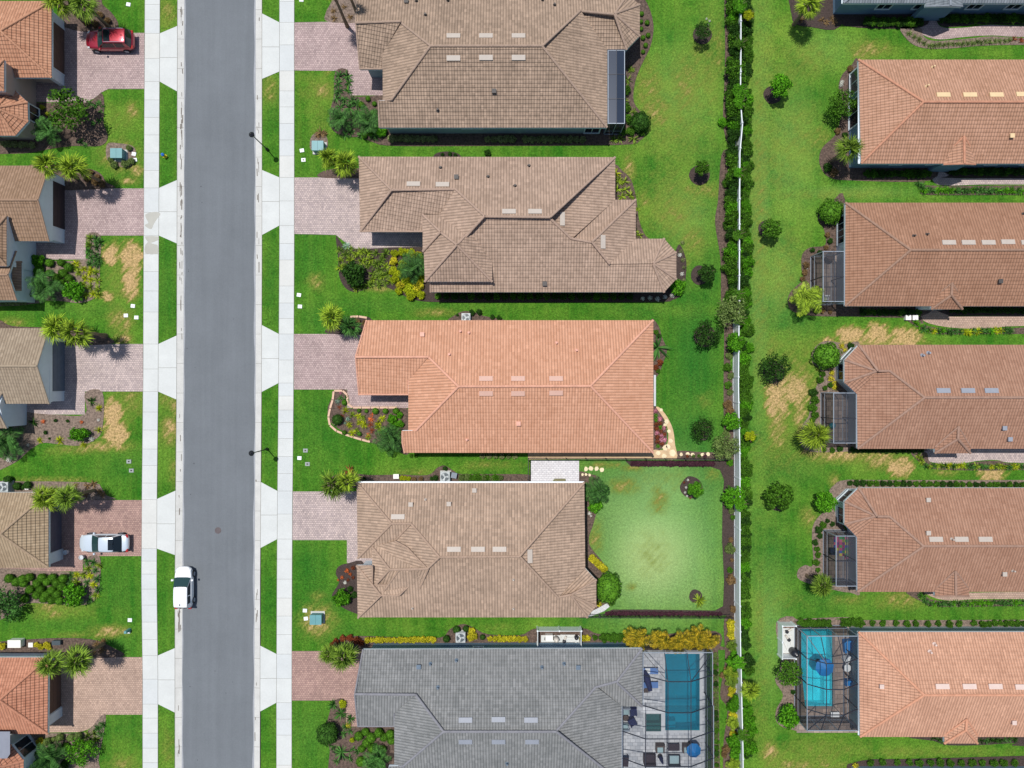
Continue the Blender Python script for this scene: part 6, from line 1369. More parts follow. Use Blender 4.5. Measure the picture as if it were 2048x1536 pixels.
many('ball','dark',[(18,959,8),(36,972,9),(56,970,9),(48,974,5)],8,'clipped_ball','dark rounded shrub beside the grey air conditioner','shrub','rounded shrubs by the grey air conditioner')
many('spiky','brown',[(172,972,8),(185,968,8),(196,985,8),(168,990,7),(205,990,8),(150,970,7)],8,'dry_clump','withered clump beside the sandy roof palms','plant','withered clumps by the sandy roof')
balls=[(20,1156),(33,1164),(47,1157),(60,1154),(75,1166),(85,1155),(96,1163),(106,1155),(115,1165),(48,1166),(62,1178),(83,1178),(105,1180),(93,1189),(74,1190),(51,1197),(88,1197),(106,1199),(120,1201),(114,1188),(124,1172),(128,1156)]
many('ball','mid',balls,9.5,'clipped_ball','clipped green ball in the regular rows below the sandy roof','shrub','rows of clipped balls below the sandy roof',jit=.06)
many('tuft',['palmy','lime','palmd'],[(172,1124),(185,1126),(195,1132),(175,1138),(190,1142),(140,1152),(152,1150),(165,1150),(178,1152),(192,1158),(150,1165),(172,1165),(186,1170),(194,1180),(190,1192),(178,1200),(140,1166),(14,1160)],9,'strappy_plant','yellow green clump in the bed beside the silver car drive','plant','clumps beside the silver car drive')
T('spiky','palmd',44,1192,16,'strappy_plant','spreading dark plant among the clipped balls','plant')
many('shrub','yellow',[(4,1292,9),(73,1290,8),(82,1294,8),(93,1290,8),(98,1295,6)],7,'golden_shrub','yellow shrub beside the white generator box','shrub','yellow shrubs by the white box')
many('spiky','brown',[(190,1290,9),(200,1300,9),(185,1305,8),(205,1285,7)],8,'dry_clump','withered clump under the lower street palms','plant','withered clumps under the lower palms')
many('shrub','yellow',[(80,1483,10)],10,'golden_shrub','yellow bush nearest the lower left bay window','shrub')
many('ball',['olive','mid'],[(96,1482,8),(108,1478,6),(121,1474,9),(142,1475,8),(158,1472,8),(95,1502,8),(120,1500,8),(132,1492,8),(104,1493,6)],8,'clipped_ball','olive rounded shrub beside the tan drive','shrub','olive shrubs beside the tan drive')
many('tuft',['palmd','palm'],[(172,1470,9),(185,1468,10),(195,1458,9),(202,1450,8),(190,1480,10),(175,1484,10),(200,1470,9),(160,1484,9),(150,1488,8),(145,1500,8)],9,'strappy_plant','green strappy plant in the curve of the tan drive','plant','strappy plants in the curve of the tan drive')
many('shrub','dark',[(60,1530,10),(130,1530,12),(75,1535,10)],10,'low_shrub','dark shrub at the bottom edge of the left bed','shrub')
# right column
many('spiky','brown',[(1605,38,9),(1645,38,8),(1655,44,7),(1670,42,7),(1665,36,6)],7,'dry_clump','reddish plant beside the yellow tipped palm','plant','reddish plants by the yellow tipped palm')
many('hedge',['mid','dark'],row((1735,44),(1836,45),12),9,'hedge_plant','shaded hedge plant under the long blue wall','hedge','hedge under the long blue wall')
many('hedge',['dark','mid'],row((1885,38),(2046,38),16),9,'hedge_plant','dark hedge plant east of the paved entry by the blue wall','hedge','dark hedge east of the entry')
many('tuft','olive',row((1820,66),(1850,85),4)+row((1862,90),(2020,80),18),7,'strappy_clump','small dull grass clump edging the upper mauve path','plant','grass clumps edging the upper path')
many('spiky','red',[(2030,78,7),(2044,80,7)],7,'copper_plant','coppery plant beside the upper mauve path','plant')
many('flower','white',[(1684,164,5),(1682,170,5)],5,'white_flowering_plant','pale stones and flowers at the salmon house corner','flowers')
many('shrub',['dark','brown'],[(1700,137,8),(1690,270,8),(1675,262,7),(1655,335,10),(1668,345,10)],8,'low_shrub','dark shrub along the west side of the salmon roof','shrub','dark shrubs west of the salmon roof')
many('hedge',['mid','dark'],row((1735,348),(1855,348),13),8,'hedge_plant','shaded hedge plant under the south wall of the salmon house','hedge','hedge under the salmon house wall')
many('hedge',['dark','mid'],row((1905,344),(2046,344),14),8,'hedge_plant','dark hedge plant east of the salmon house entry','hedge','hedge east of the salmon house entry')
many('tuft',['palmd','bright'],row((1840,366),(1850,380),3)+row((1856,380),(2046,381),24),9,'border_plant','leafy border plant along the salmon house path','plant','border along the salmon house path')
many('shrub',['brown','dark'],[(1655,470,7),(1660,482,7),(1652,495,6),(1640,505,7),(1625,500,7),(1612,530,8),(1610,545,7),(1605,558,6),(1600,585,8),(1645,622,7),(1660,624,6),(1632,622,7)],7,'low_shrub','small brown shrub round the smallest screened porch','shrub','brown shrubs round the smallest porch')
many('flower','white',[(1608,528,5),(1613,536,4)],5,'white_flowering_plant','white flowering plant west of the smallest porch','flowers')
many('hedge',['dark','mid'],row((1725,624),(1835,625),11),7,'hedge_plant','shaded plant under the south eave of the plain brown roof','hedge','plants under the plain brown eave')
many('hedge','dark',row((1905,620),(2046,622),13),7,'hedge_plant','dark plant east of the plain brown house entry','hedge','plants east of the plain brown entry')
many('tuft',['palmd','bright','lime'],row((1832,645),(1850,658),3)+row((1860,661),(1940,664),10)+row((1948,662),(2022,661),9),9,'border_plant','leafy border plant along the tan path of the plain brown house','plant','border along the tan path')
many('flower','yellow',[(1684,692,7),(1690,700,6),(1664,745,7),(1662,757,7),(1668,766,6),(1670,775,8)],7,'yellow_flower','yellow flowering plant around the upper faceted bay','flowers','yellow flowers round the upper bay')
many('shrub',['mid','dark'],[(1702,692,8),(1645,748,7),(1640,760,8),(1660,770,7),(1650,776,7),(1627,785,10),(1630,800,10),(1625,815,11),(1630,830,10),(1625,840,8),(1648,899,7),(1665,900,7),(1680,898,7)],9,'low_shrub','green shrub west of the porch with the teal ball','shrub','shrubs west of the middle porch')
many('hedge','dark',row((1705,900),(1840,901),13),6,'hedge_plant','shaded plant under the lower edge of the three vent roof','hedge','plants under the three vent roof')
many('tuft',['palmd','lime','palmy'],row((1838,912),(1846,925),3)+row((1853,932),(2046,934),26),8,'border_plant','leafy border plant along the pale path below the three vent roof','plant','border along the pale path')
many('shrub',['mid','dark'],row((1700,966),(2046,970),27),8,'hedge_plant','small hedge shrub in the row above the lower bay fronted house','shrub','row of shrubs above the lower bay fronted house')
many('shrub',['mid','dark'],[(1647,1050,8),(1638,1060,9),(1640,1072,7),(1630,1085,8),(1634,1098,7),(1636,1110,8),(1632,1125,8),(1636,1140,7),(1632,1155,8),(1665,1048,6),(1655,1042,6)],8,'low_shrub','green shrub west of the porch with the coloured mat','shrub','shrubs west of the coloured mat porch')
many('tuft',['palmd','bright'],row((1842,1190),(1854,1204),4)+row((1862,1209),(2046,1206),24),8,'border_plant','leafy border plant below the lower bay fronted house','plant','border below the lower bay fronted house')
many('hedge','mid',row((1604,1245),(1655,1247),6)+row((1688,1245),(1720,1244),4),9,'hedge_plant','hedge plant above the turquoise pool cage','hedge','hedge above the turquoise pool')
many('shrub','mid',[(1745,1246),(1766,1247),(1792,1246),(1814,1248),(1832,1247),(1856,1248),(1877,1247),(1899,1248),(1919,1248),(1948,1246),(1965,1248),(1978,1248)]+row((1990,1246),(2046,1247),6),8,'low_shrub','small spaced shrub above the terracotta roof','shrub','spaced shrubs above the terracotta roof')
many('shrub','dark',[(1590,1300,4),(1586,1384,6)],5,'low_shrub','tiny shrub in the mulch west of the turquoise pool','shrub')
many('tuft',['palmd','dark'],row((1868,1478),(1890,1484),3)+row((1955,1484),(2030,1480),9),7,'border_plant','grassy plant under the terracotta house entry roof','plant','grassy plants under the terracotta entry')
many('shrub','mid',[(1741,1526),(1765,1524),(1795,1525),(1819,1525),(1839,1526),(1861,1525),(1881,1525),(1901,1526),(1923,1526),(1945,1526),(1965,1526),(1988,1526),(2008,1526),(2030,1526)],9,'low_shrub','spaced shrub along the blue wall at the bottom edge','shrub','spaced shrubs at the bottom edge')
T('flower','yellow',1711,1532,8,'yellow_flower','yellow plant at the corner of the bottom house','flowers')
many('shrub','dark',[(975,306,8),(885,309,5),(900,308,6),(911,311,5)],6,'low_shrub','dark shrub in the half hidden bed above the stepped roof','shrub','dark shrubs above the stepped roof')

many('tree',['mid','bright'],[(1478,12,15),(1481,183,17),(1479,206,14),(1476,470,13),(1475,590,12),(1480,640,13),(1482,1010,14),(1478,1325,13),(1484,1470,13),(1480,88,12),(1477,345,12)],13,'fence_tree','bushy top growing over the white fence and hiding part of it','tree','bushy tops over the white fence',zc=1.9,zs=.6)
# ------------------------------------------------------------------ fences
FL = [(1482,-60),(1482,100),(1481,200),(1485,250),(1480,305),(1479.5,384),(1479,550),(1478,660),(1477,768),(1478,830),(1479.5,890),(1480,940),(1480,1100),(1480,1200),(1481,1290),(1482.5,1345),(1484,1420),(1486,1500),(1487,1600)]
fr = thing('vinyl_fence', 'long white vinyl fence running between the two back gardens', 'fence', W(1474, 768))
mb = MB(); HF = 1.75
pts = [W(x, y, HF) for x, y in FL]; path = [Vector((p.x, p.y, 0)) for p in pts]
for a, b in zip(path, path[1:]):
    z = Vector((0, 0, 1)); mb.bar(a + z * .85, b + z * .85, .05, 1.5); mb.bar(a + z * (HF - .06), b + z * (HF - .06), .09, .12); mb.bar(a + z * .1, b + z * .1, .09, .12)
mb.build('panel', m_vinyl, fr)
def along(path, step):
    out = []; acc = 0
    for a, b in zip(path, path[1:]):
        ln = (b - a).length
        while acc <= ln: out.append(a + (b - a) * acc / ln); acc += step
        acc -= ln
    return out
for p in along(path, 2.52):
    mb = MB(); mb.box(p.x - .065, p.y - .065, 0, p.x + .065, p.y + .065, HF + .06); mb.hexa([(p.x + a * .085, p.y + b * .085, HF + .062) for a, b in ((-1,-1),(1,-1),(1,1),(-1,1))], [(p.x + a * .02, p.y + b * .02, HF + .13) for a, b in ((-1,-1),(1,-1),(1,1),(-1,1))])
    mb.build('post', m_vinyl, fr)
def rail_fence(name, label, pl, h=1.3, post=2.0, zref=None):
    path = [W(x, y, h if zref is None else zref) for x, y in pl]; path = [Vector((p.x, p.y, 0)) for p in path]
    root = thing(name, label, 'fence', path[0]); mb = MB(); z = Vector((0, 0, 1))
    for a, b in zip(path, path[1:]):
        for q in (.15, h - .22, h - .02): mb.bar(a + z * q, b + z * q, .035, .04)
        n = int((b - a).length / .13)
        for i in range(n + 1):
            p = a + (b - a) * i / n; mb.bar(p + z * .08, p + z * (h - .02), .018, .018)
    mb.build('rails', m_black, root)
    for p in along(path, post):
        mb = MB(); mb.box(p.x - .035, p.y - .035, 0, p.x + .035, p.y + .035, h + .06); mb.build('post', m_black, root)
rail_fence('metal_fence', 'black metal picket fence between the orange roofed house and the fenced lawn', [(1057,962),(1057,918),(1462,919.5)])
rail_fence('metal_fence', 'black metal picket fence along the south side of the fenced lawn', [(1160,1236),(1468,1237)])
# drive edging stones of the orange house
def edging(label, pl, w_=.2, closed=False):
    mb = MB(); P = [W(x, y) for x, y in pl]
    Q = along([Vector((p.x, p.y, 0)) for p in P], .9)
    for a, b in zip(Q, Q[1:]):
        d = (b - a) * .04; mb.bar(a + d + Vector((0, 0, .07)), b - d + Vector((0, 0, .07)), w_, .14)
    o = mb.build('stone_edging', mat('pinkish_kerb_stone', srgb(206, 172, 148), .85, .08, 2, fine=.06), None, loc=(P[0].x, P[0].y, 0)); tag(o, label, 'edging')
edging('pinkish kerb stones winding round the mixed flower bed', [(t[0], t[1]) for t in [(668,782),(666,800),(659,822),(656,843),(662,853),(675,863),(700,872),(730,881),(752,886)]])
edging('straight pinkish kerb stones between the mixed bed and the mauve path', [(668,781.5),(695,781.5),(695.5,815),(812,815)])
edging('short curved pinkish kerb by the pale yellow palm', [(700,634),(718,633),(732,634),(741,640)])
edging('short pinkish kerb between the palm bed and the drive', [(700,667),(722,667)])
def wall_line(name, label, x0, y0, x1, y1, h, m): boxes = MB(); a, b = W(x0, y1), W(x1, y0); boxes.box(a.x, a.y, 0, b.x, b.y, h); o = boxes.build(name, m, None, loc=(a.x, a.y, 0)); tag(o, label, 'wall')
wall_line('garden_kerb', 'low grey kerb beside the east end of the orange roof', 1307, 750, 1311, 812, .2, m_cop)
# white equipment enclosures
def enclosure(label, x0, y0, x1, y1, h, open_side):
    a, b = W(x0, y1, h), W(x1, y0, h); root = thing('equipment_screen', label, 'screen wall', ((a.x + b.x) / 2, (a.y + b.y) / 2, 0)); mb = MB(); t = .05
    for k, q in (('N', (a.x, b.y - t, b.x, b.y)), ('S', (a.x, a.y, b.x, a.y + t)), ('W', (a.x, a.y, a.x + t, b.y)), ('E', (b.x - t, a.y, b.x, b.y))):
        if k == open_side: continue
        mb.box(q[0], q[1], .05, q[2], q[3], h)
    mb.build('panel', m_vinyl, root)
    for x, y in ((a.x, a.y), (b.x, a.y), (b.x, b.y), (a.x, b.y), ((a.x + b.x) / 2, b.y) if open_side == 'S' else (a.x, (a.y + b.y) / 2)):
        p = MB(); p.box(x - .07, y - .07, 0, x + .07, y + .07, h + .05); p.build('post', m_vinyl, root)
    return a, b
enclosure('white panel screen hiding the pool pumps beside the grey roof', 1075, 1262, 1163, 1293, 1.3, 'S')
enclosure('white panel screen hiding the pool pumps beside the turquoise pool', 1565, 1252, 1592, 1318, 1.3, 'E')
sheet('equipment_pad', [(1082,1270),(1158,1270),(1158,1284),(1082,1284)], .06, m_conc)
sheet('equipment_pad', [(1562,1256),(1588,1256),(1588,1306),(1562,1306)], .06, m_conc)
m_pvc = mat('white_pvc', srgb(232, 230, 224), .5, .03, 2, space='obj'); m_pump = mat('dark_pump', srgb(34, 36, 44), .4, .1, 2, space='obj'); m_filter = mat('beige_filter', srgb(196, 190, 180), .5, .05, 2, space='obj')
def pump(px, py, label, rz=0):
    c = W(px, py); root = thing('pool_pump', label, 'pump', c, None, rz); off = c
    mb = MB(); mb.lathe(c + Vector((0, 0, .06)), [(.16, 0), (.18, .25), (.13, .32), (.02, .34)], 12); mb.build('strainer', m_pump, root)
    mb = MB(); mb.tube([c + Vector((.15, 0, .2)), c + Vector((.55, 0, .2))], .11, 10); mb.build('motor', m_filter, root)
def filt(px, py, label, s=1.0, m=None):
    c = W(px, py); root = thing('pool_filter', label, 'filter', c)
    mb = MB(); mb.lathe(c + Vector((0, 0, .06)), [(.24 * s, 0), (.3 * s, .12), (.3 * s, .75 * s), (.22 * s, .92 * s), (.06, 1.0 * s)], 16); mb.build('tank', m or m_filter, root, smooth=True)
    mb = MB(); mb.tube([c + Vector((0, 0, 1.0 * s)), c + Vector((0, 0, 1.08 * s))], .05, 8); mb.tube([c + Vector((.3, 0, .2)), c + Vector((.5, 0, .2)), c + Vector((.5, .4, .2))], .035, 6); mb.build('valve', m_pvc, root)
def pipes(label, segs):
    mb = MB()
    for s_ in segs: mb.tube([W(x, y, z) for x, y, z in s_], .03, 6)
    o = mb.build('pvc_pipes', m_pvc, None, loc=W(*segs[0][0])); tag(o, label, 'pipes')
pump(1092, 1276, 'small pump at the west end of the white pad by the grey roof'); pump(1128, 1281, 'pump in the middle of the white pad by the grey roof', 1.2)
filt(1112, 1275, 'beige filter tank behind the white screen by the grey roof', .9); filt(1152, 1272, 'dark filter tank at the east end of the white pad', .7, m_pump)
mb = MB(); mb.cbox(W(1098, 1274, .3), (.75, .55, .6)); o = mb.build('heater_box', m_pvc, None, loc=W(1098, 1274)); tag(o, 'white heater box among the pumps by the grey roof', 'heater')
pipes('white pipework on the pad by the grey roof', [[(1086,1281,.15),(1120,1281,.15),(1120,1272,.15)],[(1122,1270,.35),(1150,1270,.35),(1150,1280,.35)],[(1130,1276,.2),(1158,1276,.2),(1158,1289,.2)],[(1138,1282,.15),(1150,1284,.15),(1160,1290,.1)]])
filt(1583, 1300, 'big black filter tank behind the white screen by the turquoise pool', 1.25, m_pump)
pump(1572, 1262, 'pump at the top of the white screened pad by the turquoise pool', .5); pump(1576, 1278, 'second pump on the pad by the turquoise pool', 2.2)
pipes('white pipework on the pad by the turquoise pool', [[(1568,1262,.2),(1580,1270,.2),(1582,1290,.2)],[(1568,1285,.3),(1575,1300,.3)],[(1570,1272,.2),(1584,1272,.2)]])
# ------------------------------------------------------------------ street furniture and utility boxes
def lamp(label, bx, by, tx, ty, h=4.2):
    b = W(bx, by); root = thing('street_lamp', label, 'street lamp', b)
    mb = MB(); mb.lathe(b, [(.16, 0), (.16, .25), (.1, .45), (.07, .6)], 12); mb.build('base', m_black, root)
    mb = MB(); mb.tube([b + Vector((0, 0, .5)), b + Vector((0, 0, 2.2)), b + Vector((0, 0, h - .3))], [.06, .05, .045], 8); mb.build('pole', m_black, root)
    mb = MB(); mb.lathe(b + Vector((0, 0, h - .35)), [(.08, 0), (.16, .08), (.21, .42), (.1, .5)], 12); mb.build('lantern', mat('lamp_glass', srgb(150, 150, 150), .3, .05, 2), root, smooth=True)
    mb = MB(); mb.lathe(b + Vector((0, 0, h + .13)), [(.27, 0), (.2, .1), (.06, .2), (.02, .27)], 14); mb.build('cap', m_black, root)
lamp('black street lamp on the verge beside the greyish roofed house', 535.5, 300, 507, 272)
lamp('black street lamp on the verge beside the orange roofed house', 535, 898, 506, 904)
m_teal = mat('teal_paint', srgb(92, 146, 150), .5, .06, 1.5)
def transformer(label, px, py, wp=22, hp=18):
    c = W(px, py, .9); w_, d = wp / K, hp / K; root = thing('transformer_box', label, 'utility box', (c.x, c.y, 0)); mb = MB()
    mb.box(c.x - w_ / 2 - .15, c.y - d / 2 - .15, 0, c.x + w_ / 2 + .15, c.y + d / 2 + .15, .1); mb.build('pad', m_gutter, root)
    mb = MB(); mb.box(c.x - w_ / 2, c.y - d / 2, .1, c.x + w_ / 2, c.y + d / 2, .84); mb.build('body', m_teal, root)
    mb = MB(); mb.box(c.x - w_ / 2 - .03, c.y - d / 2 - .03, .843, c.x - .008, c.y + d / 2 + .03, .9); mb.box(c.x + .008, c.y - d / 2 - .03, .843, c.x + w_ / 2 + .03, c.y + d / 2 + .03, .9); mb.build('lid', m_teal, root)
transformer('teal utility box on the lawn near the faceted tower', 232, 306); transformer('teal utility box beside the bushy palms', 635, 291); transformer('teal utility box in a worn patch by the tan roofed house', 631, 1240, 22, 18)
m_lid = mat('pale_lid', srgb(224, 228, 230), .5, .04, 4); m_lidg = mat('grey_lid', srgb(150, 156, 156), .7, .08, 4)
def lid(px, py, label, w_=.36, d=.3, m=None, hole=False, rz=0.0, cat='meter cover'):
    c = W(px, py, .03); mb = MB(); mb.cbox((c.x, c.y, .035), (w_, d, .07), rz, 0); mb.cbox((c.x, c.y, .078), (w_ * .8, d * .78, .012), rz, 1 if hole else 0)
    if hole: mb.cbox((c.x, c.y, .087), (w_ * .4, d * .4, .006), rz, 2)
    o = mb.build('meter_cover', [m or m_lid, m or m_lid, m_black], None, loc=(c.x, c.y, 0)); tag(o, label, cat)
for a in ((257,9,'white cover on the lawn north of the red car'),(604,301,'white square cover below the bushy palms and teal box'),(607,320,'pale cover with a dark centre above the mauve drive',True),
          (598,590,'upper white cover on the lawn before the stepped house'),(600,613,'lower white cover on the lawn before the stepped house'),(266,612,'white cover nearest the sidewalk by the dry lawn'),(252,631,'second white cover by the dry lawn'),(273,635,'third and dullest white cover by the dry lawn'),
          (599,916,'white cover nearest the sidewalk opposite the street lamp'),(260,1240,'white cover above the green pedestal'),(610,1221,'white cover beside the worn patch'),(612,1237,'pale cover touching the worn patch'),
          (270,320,'pale cover with a dark centre by the upper teal box',True),(268,308,'pale double cover by the upper teal box'),(603,0,'white cover cut by the top edge')):
    lid(a[0], a[1], a[2], .42, .36, None, len(a) > 3, random.uniform(-.2, .2))
for a in ((258,923,'upper grey grated cover on the wide green lawn'),(263,941,'lower grey grated cover on the wide green lawn'),(611,901,'upper grey grated cover across from the mixed flower bed'),(615,928,'lower grey grated cover across from the mixed flower bed')):
    lid(a[0], a[1], a[2], .46, .38, m_lidg, True)
c = W(260, 1259); root = thing('cable_pedestal', 'leaning green cable pedestal with a white lid on the lawn', 'pedestal', c)
mb = MB(); mb.hexa([c + Vector((a * .13, b * .13, 0)) for a, b in ((-1,-1),(1,-1),(1,1),(-1,1))], [c + Vector((a * .12 - .06, b * .12 - .02, .8)) for a, b in ((-1,-1),(1,-1),(1,1),(-1,1))]); mb.build('body', m_teal, root)
mb = MB(); mb.cbox(c + Vector((-.16, -.22, .04)), (.4, .3, .08)); mb.build('lid', m_lid, root)
c = W(331, 313); root = thing('fire_hydrant', 'yellow hydrant with a blue bonnet on the verge', 'hydrant', c); m_yel = mat('yellow_paint', srgb(214, 196, 40), .45, .05, 2, space='obj')
mb = MB(); mb.lathe(c, [(.2, 0), (.2, .06), (.14, .08), (.13, .5), (.16, .52), (.16, .56)], 14); mb.tube([c + Vector((-.24, 0, .4)), c + Vector((.24, 0, .4))], .07, 8); mb.tube([c + Vector((0, -.24, .38)), c + Vector((0, 0, .38))], .085, 8); mb.build('body', m_yel, root)
mb = MB(); mb.lathe(c + Vector((0, 0, .565)), [(.17, 0), (.15, .1), (.07, .16), (.03, .22)], 12); mb.build('bonnet', mat('blue_paint', srgb(40, 110, 200), .4, .04, 2, space='obj'), root)
mb = MB(); c = W(436, 1061, -.06); mb.lathe((c.x, c.y, -.062), [(.33, 0), (.33, .012), (.31, .014)], 24); mb.lathe((c.x, c.y, -.05), [(.27, 0), (.27, .008)], 24)
o = mb.build('manhole_cover', mat('iron', srgb(92, 84, 86), .8, .15, 8), None, loc=(c.x, c.y, -.06)); tag(o, 'round brownish iron manhole cover in the asphalt', 'manhole cover')
# wet patch and small dark stains on the concrete
m_wet = mat('wet_concrete', srgb(150, 150, 142), .35, .05, 1)
sheet('wet_stain', [(291,429),(302,425),(314,424),(321,428),(316,436),(308,448),(303,458),(294,455),(290,450),(297,446),(293,438)], .030, m_wet, 3)
sheet('wet_stain', [(290,473),(316,473),(316,481),(302,486),(312,489),(316,492),(316,507),(291,507),(291,490),(296,484)], .030, m_wet, 2)
mb = MB(); g_ = random.Random(3)
for i in range(150):
    s_ = g_.choice((0, 1)); y = g_.uniform(-20, 1540) if g_.random() < .3 else g_.choice((g_.uniform(90, 620), g_.uniform(250, 640), g_.uniform(1180, 1260)))
    x = lerp_line(E_GL, y) + 8 + g_.uniform(-2.4, 2.4) if s_ else lerp_line(E_GR, y) - 8 + g_.uniform(-2.4, 2.4); l_ = g_.uniform(.1, .55); p = W(x, y)
    if not s_ and g_.random() < .6: continue
    t = (x - lerp_line(E_GL, y)) / 13.5 if s_ else (lerp_line(E_GR, y) - x) / 13; z = .022 - .072 * t
    mb.bar((p.x, p.y - l_, z + .0035), (p.x + g_.uniform(-.03, .03), p.y + l_, z + .0035), g_.uniform(.03, .09), .004)
o = mb.build('gutter_dirt', mat('silt', srgb(112, 106, 98), .9, .2, 5)); tag(o, None, None, None, 'structure')
mb = MB()
for x, y in ((404,405),(392,1026),(380,1373),(430,1342),(465,1364),(388,927),(402,373),(377,540),(374,697),(467,638),(390,735),(372,857),(381,989),(395,1520),(377,543),(452,1386)):
    p = W(x, y, -.06); mb.lathe((p.x, p.y, -.058), [(random.uniform(.03, .07), 0), (.02, .004)], 7)
o = mb.build('road_spots', mat('tar_spot', srgb(66, 66, 72), .8, .1, 5)); tag(o, None, None, None, 'structure')
# air conditioners and small equipment
m_ac = mat('grey_metal_cabinet', srgb(176, 182, 184), .5, .05, 3, space='obj'); m_fan = mat('dark_fan', srgb(60, 72, 80), .5, .08, 3, space='obj')
def ac(label, px, py, s=.95):
    c = W(px, py, .8); root = thing('air_conditioner', label, 'air conditioner', (c.x, c.y, 0)); h = s / 2; c = Vector((c.x, c.y, 0)); mb = MB()
    mb.box(c.x - h - .08, c.y - h - .08, 0, c.x + h + .08, c.y + h + .08, .08); mb.build('pad', m_gutter, root)
    mb = MB(); mb.box(c.x - h, c.y - h, .08, c.x + h, c.y + h, .78)
    for k in range(9):
        z = .15 + k * .07; mb.box(c.x - h - .012, c.y - h - .012, z, c.x + h + .012, c.y + h + .012, z + .02)
    mb.build('cabinet', m_ac, root)
    mb = MB(); mb.lathe((c.x, c.y, .785), [(h * .86, 0), (h * .86, .02)], 20); mb.build('fan_well', m_fan, root)
    mb = MB()
    for i in range(3):
        a = i * 2.094; d = Vector((math.cos(a), math.sin(a), 0)); n = Vector((-d.y, d.x, 0)); p = Vector((c.x, c.y, .815)); mb.poly([p, p + d * h * .8 - n * .1, p + d * h * .8 + n * .16 + Vector((0, 0, .03)), p + n * .06])
    mb.lathe((c.x, c.y, .81), [(.1, 0), (.09, .04)], 10); mb.build('fan_blades', m_ac, root)
    mb = MB()
    for r_ in (.25, .5, .75, .95): mb.tube([(c.x + h * r_ * math.cos(t * .3142), c.y + h * r_ * math.sin(t * .3142), .86) for t in range(21)], .006, 4, cap=False)
    mb.build('grille', m_ac, root)
ac('square air conditioner on the north side of the light orange roof', 932, 635, .85); ac('square air conditioner on the north side of the dusty tan roof', 890, 954); ac('square air conditioner among dark balls above the grey roof', 921, 1276); ac('grey air conditioner at the edge beside the sandy roof', 6, 974, .95)
def cab(label, px, py, w_, d, h, m, name='utility_cabinet', rz=0.0):
    c = W(px, py, h); c = Vector((c.x, c.y, 0)); root = thing(name, label, 'cabinet', c); mb = MB(); mb.cbox(c + Vector((0, 0, h * .45)), (w_, d, h * .9), rz); mb.build('body', m, root)
    mb = MB(); mb.cbox(c + Vector((0, 0, h * .95 + .003)), (w_ + .06, d + .06, h * .1), rz); mb.build('lid', m, root)
cab('grey tilted cabinet beside the tan house air conditioner', 908, 951, .5, .5, .5, mat('dull_blue_grey', srgb(120, 130, 144), .6, .05, 3, space='obj'), rz=-.2)
cab('white box on the wall bed north of the tan roof', 792, 953, .5, .4, .4, m_pvc); cab('large white generator box beside the red orange roof', 28, 1288, 1.25, .7, .7, m_pvc, 'generator')
cab('small white box beside the yellow shrubs', 61, 1290, .4, .4, .25, m_pvc); cab('small white box beside the grey air conditioner', 53, 975, .3, .4, .35, m_pvc)
cab('grey hose box north of the red orange roof', 112, 1286, .8, .4, .4, m_fan, 'hose_box')
for x, y, t in ((1817,635,'first'),(1831,635,'second')): cab('white bin in a pair at the plain brown house path, the %s' % ('western one' if t == 'first' else 'eastern one'), x, y, .5, .45, .4, m_pvc, 'storage_bin')
def pot(label, px, py, r=.24):
    c = W(px, py, .5); c = Vector((c.x, c.y, 0)); root = thing('planter_pot', label, 'pot', c); mb = MB()
    mb.lathe(c + Vector((0, 0, .03)), [(r * .6, 0), (r * .95, .3), (r, .48), (r * .82, .48), (r * .75, .4)], 16); mb.build('pot', m_cop, root); mb = MB(); mb.lathe(c + Vector((0, 0, .4)), [(r * .74, 0), (r * .7, .02)], 14); mb.build('soil', m_mulch_d, root)
pot('round pot in the shade before the sandy roofed garage', 130, 1105); pot('round pot at the lower corner of the silver car drive', 162, 1115)
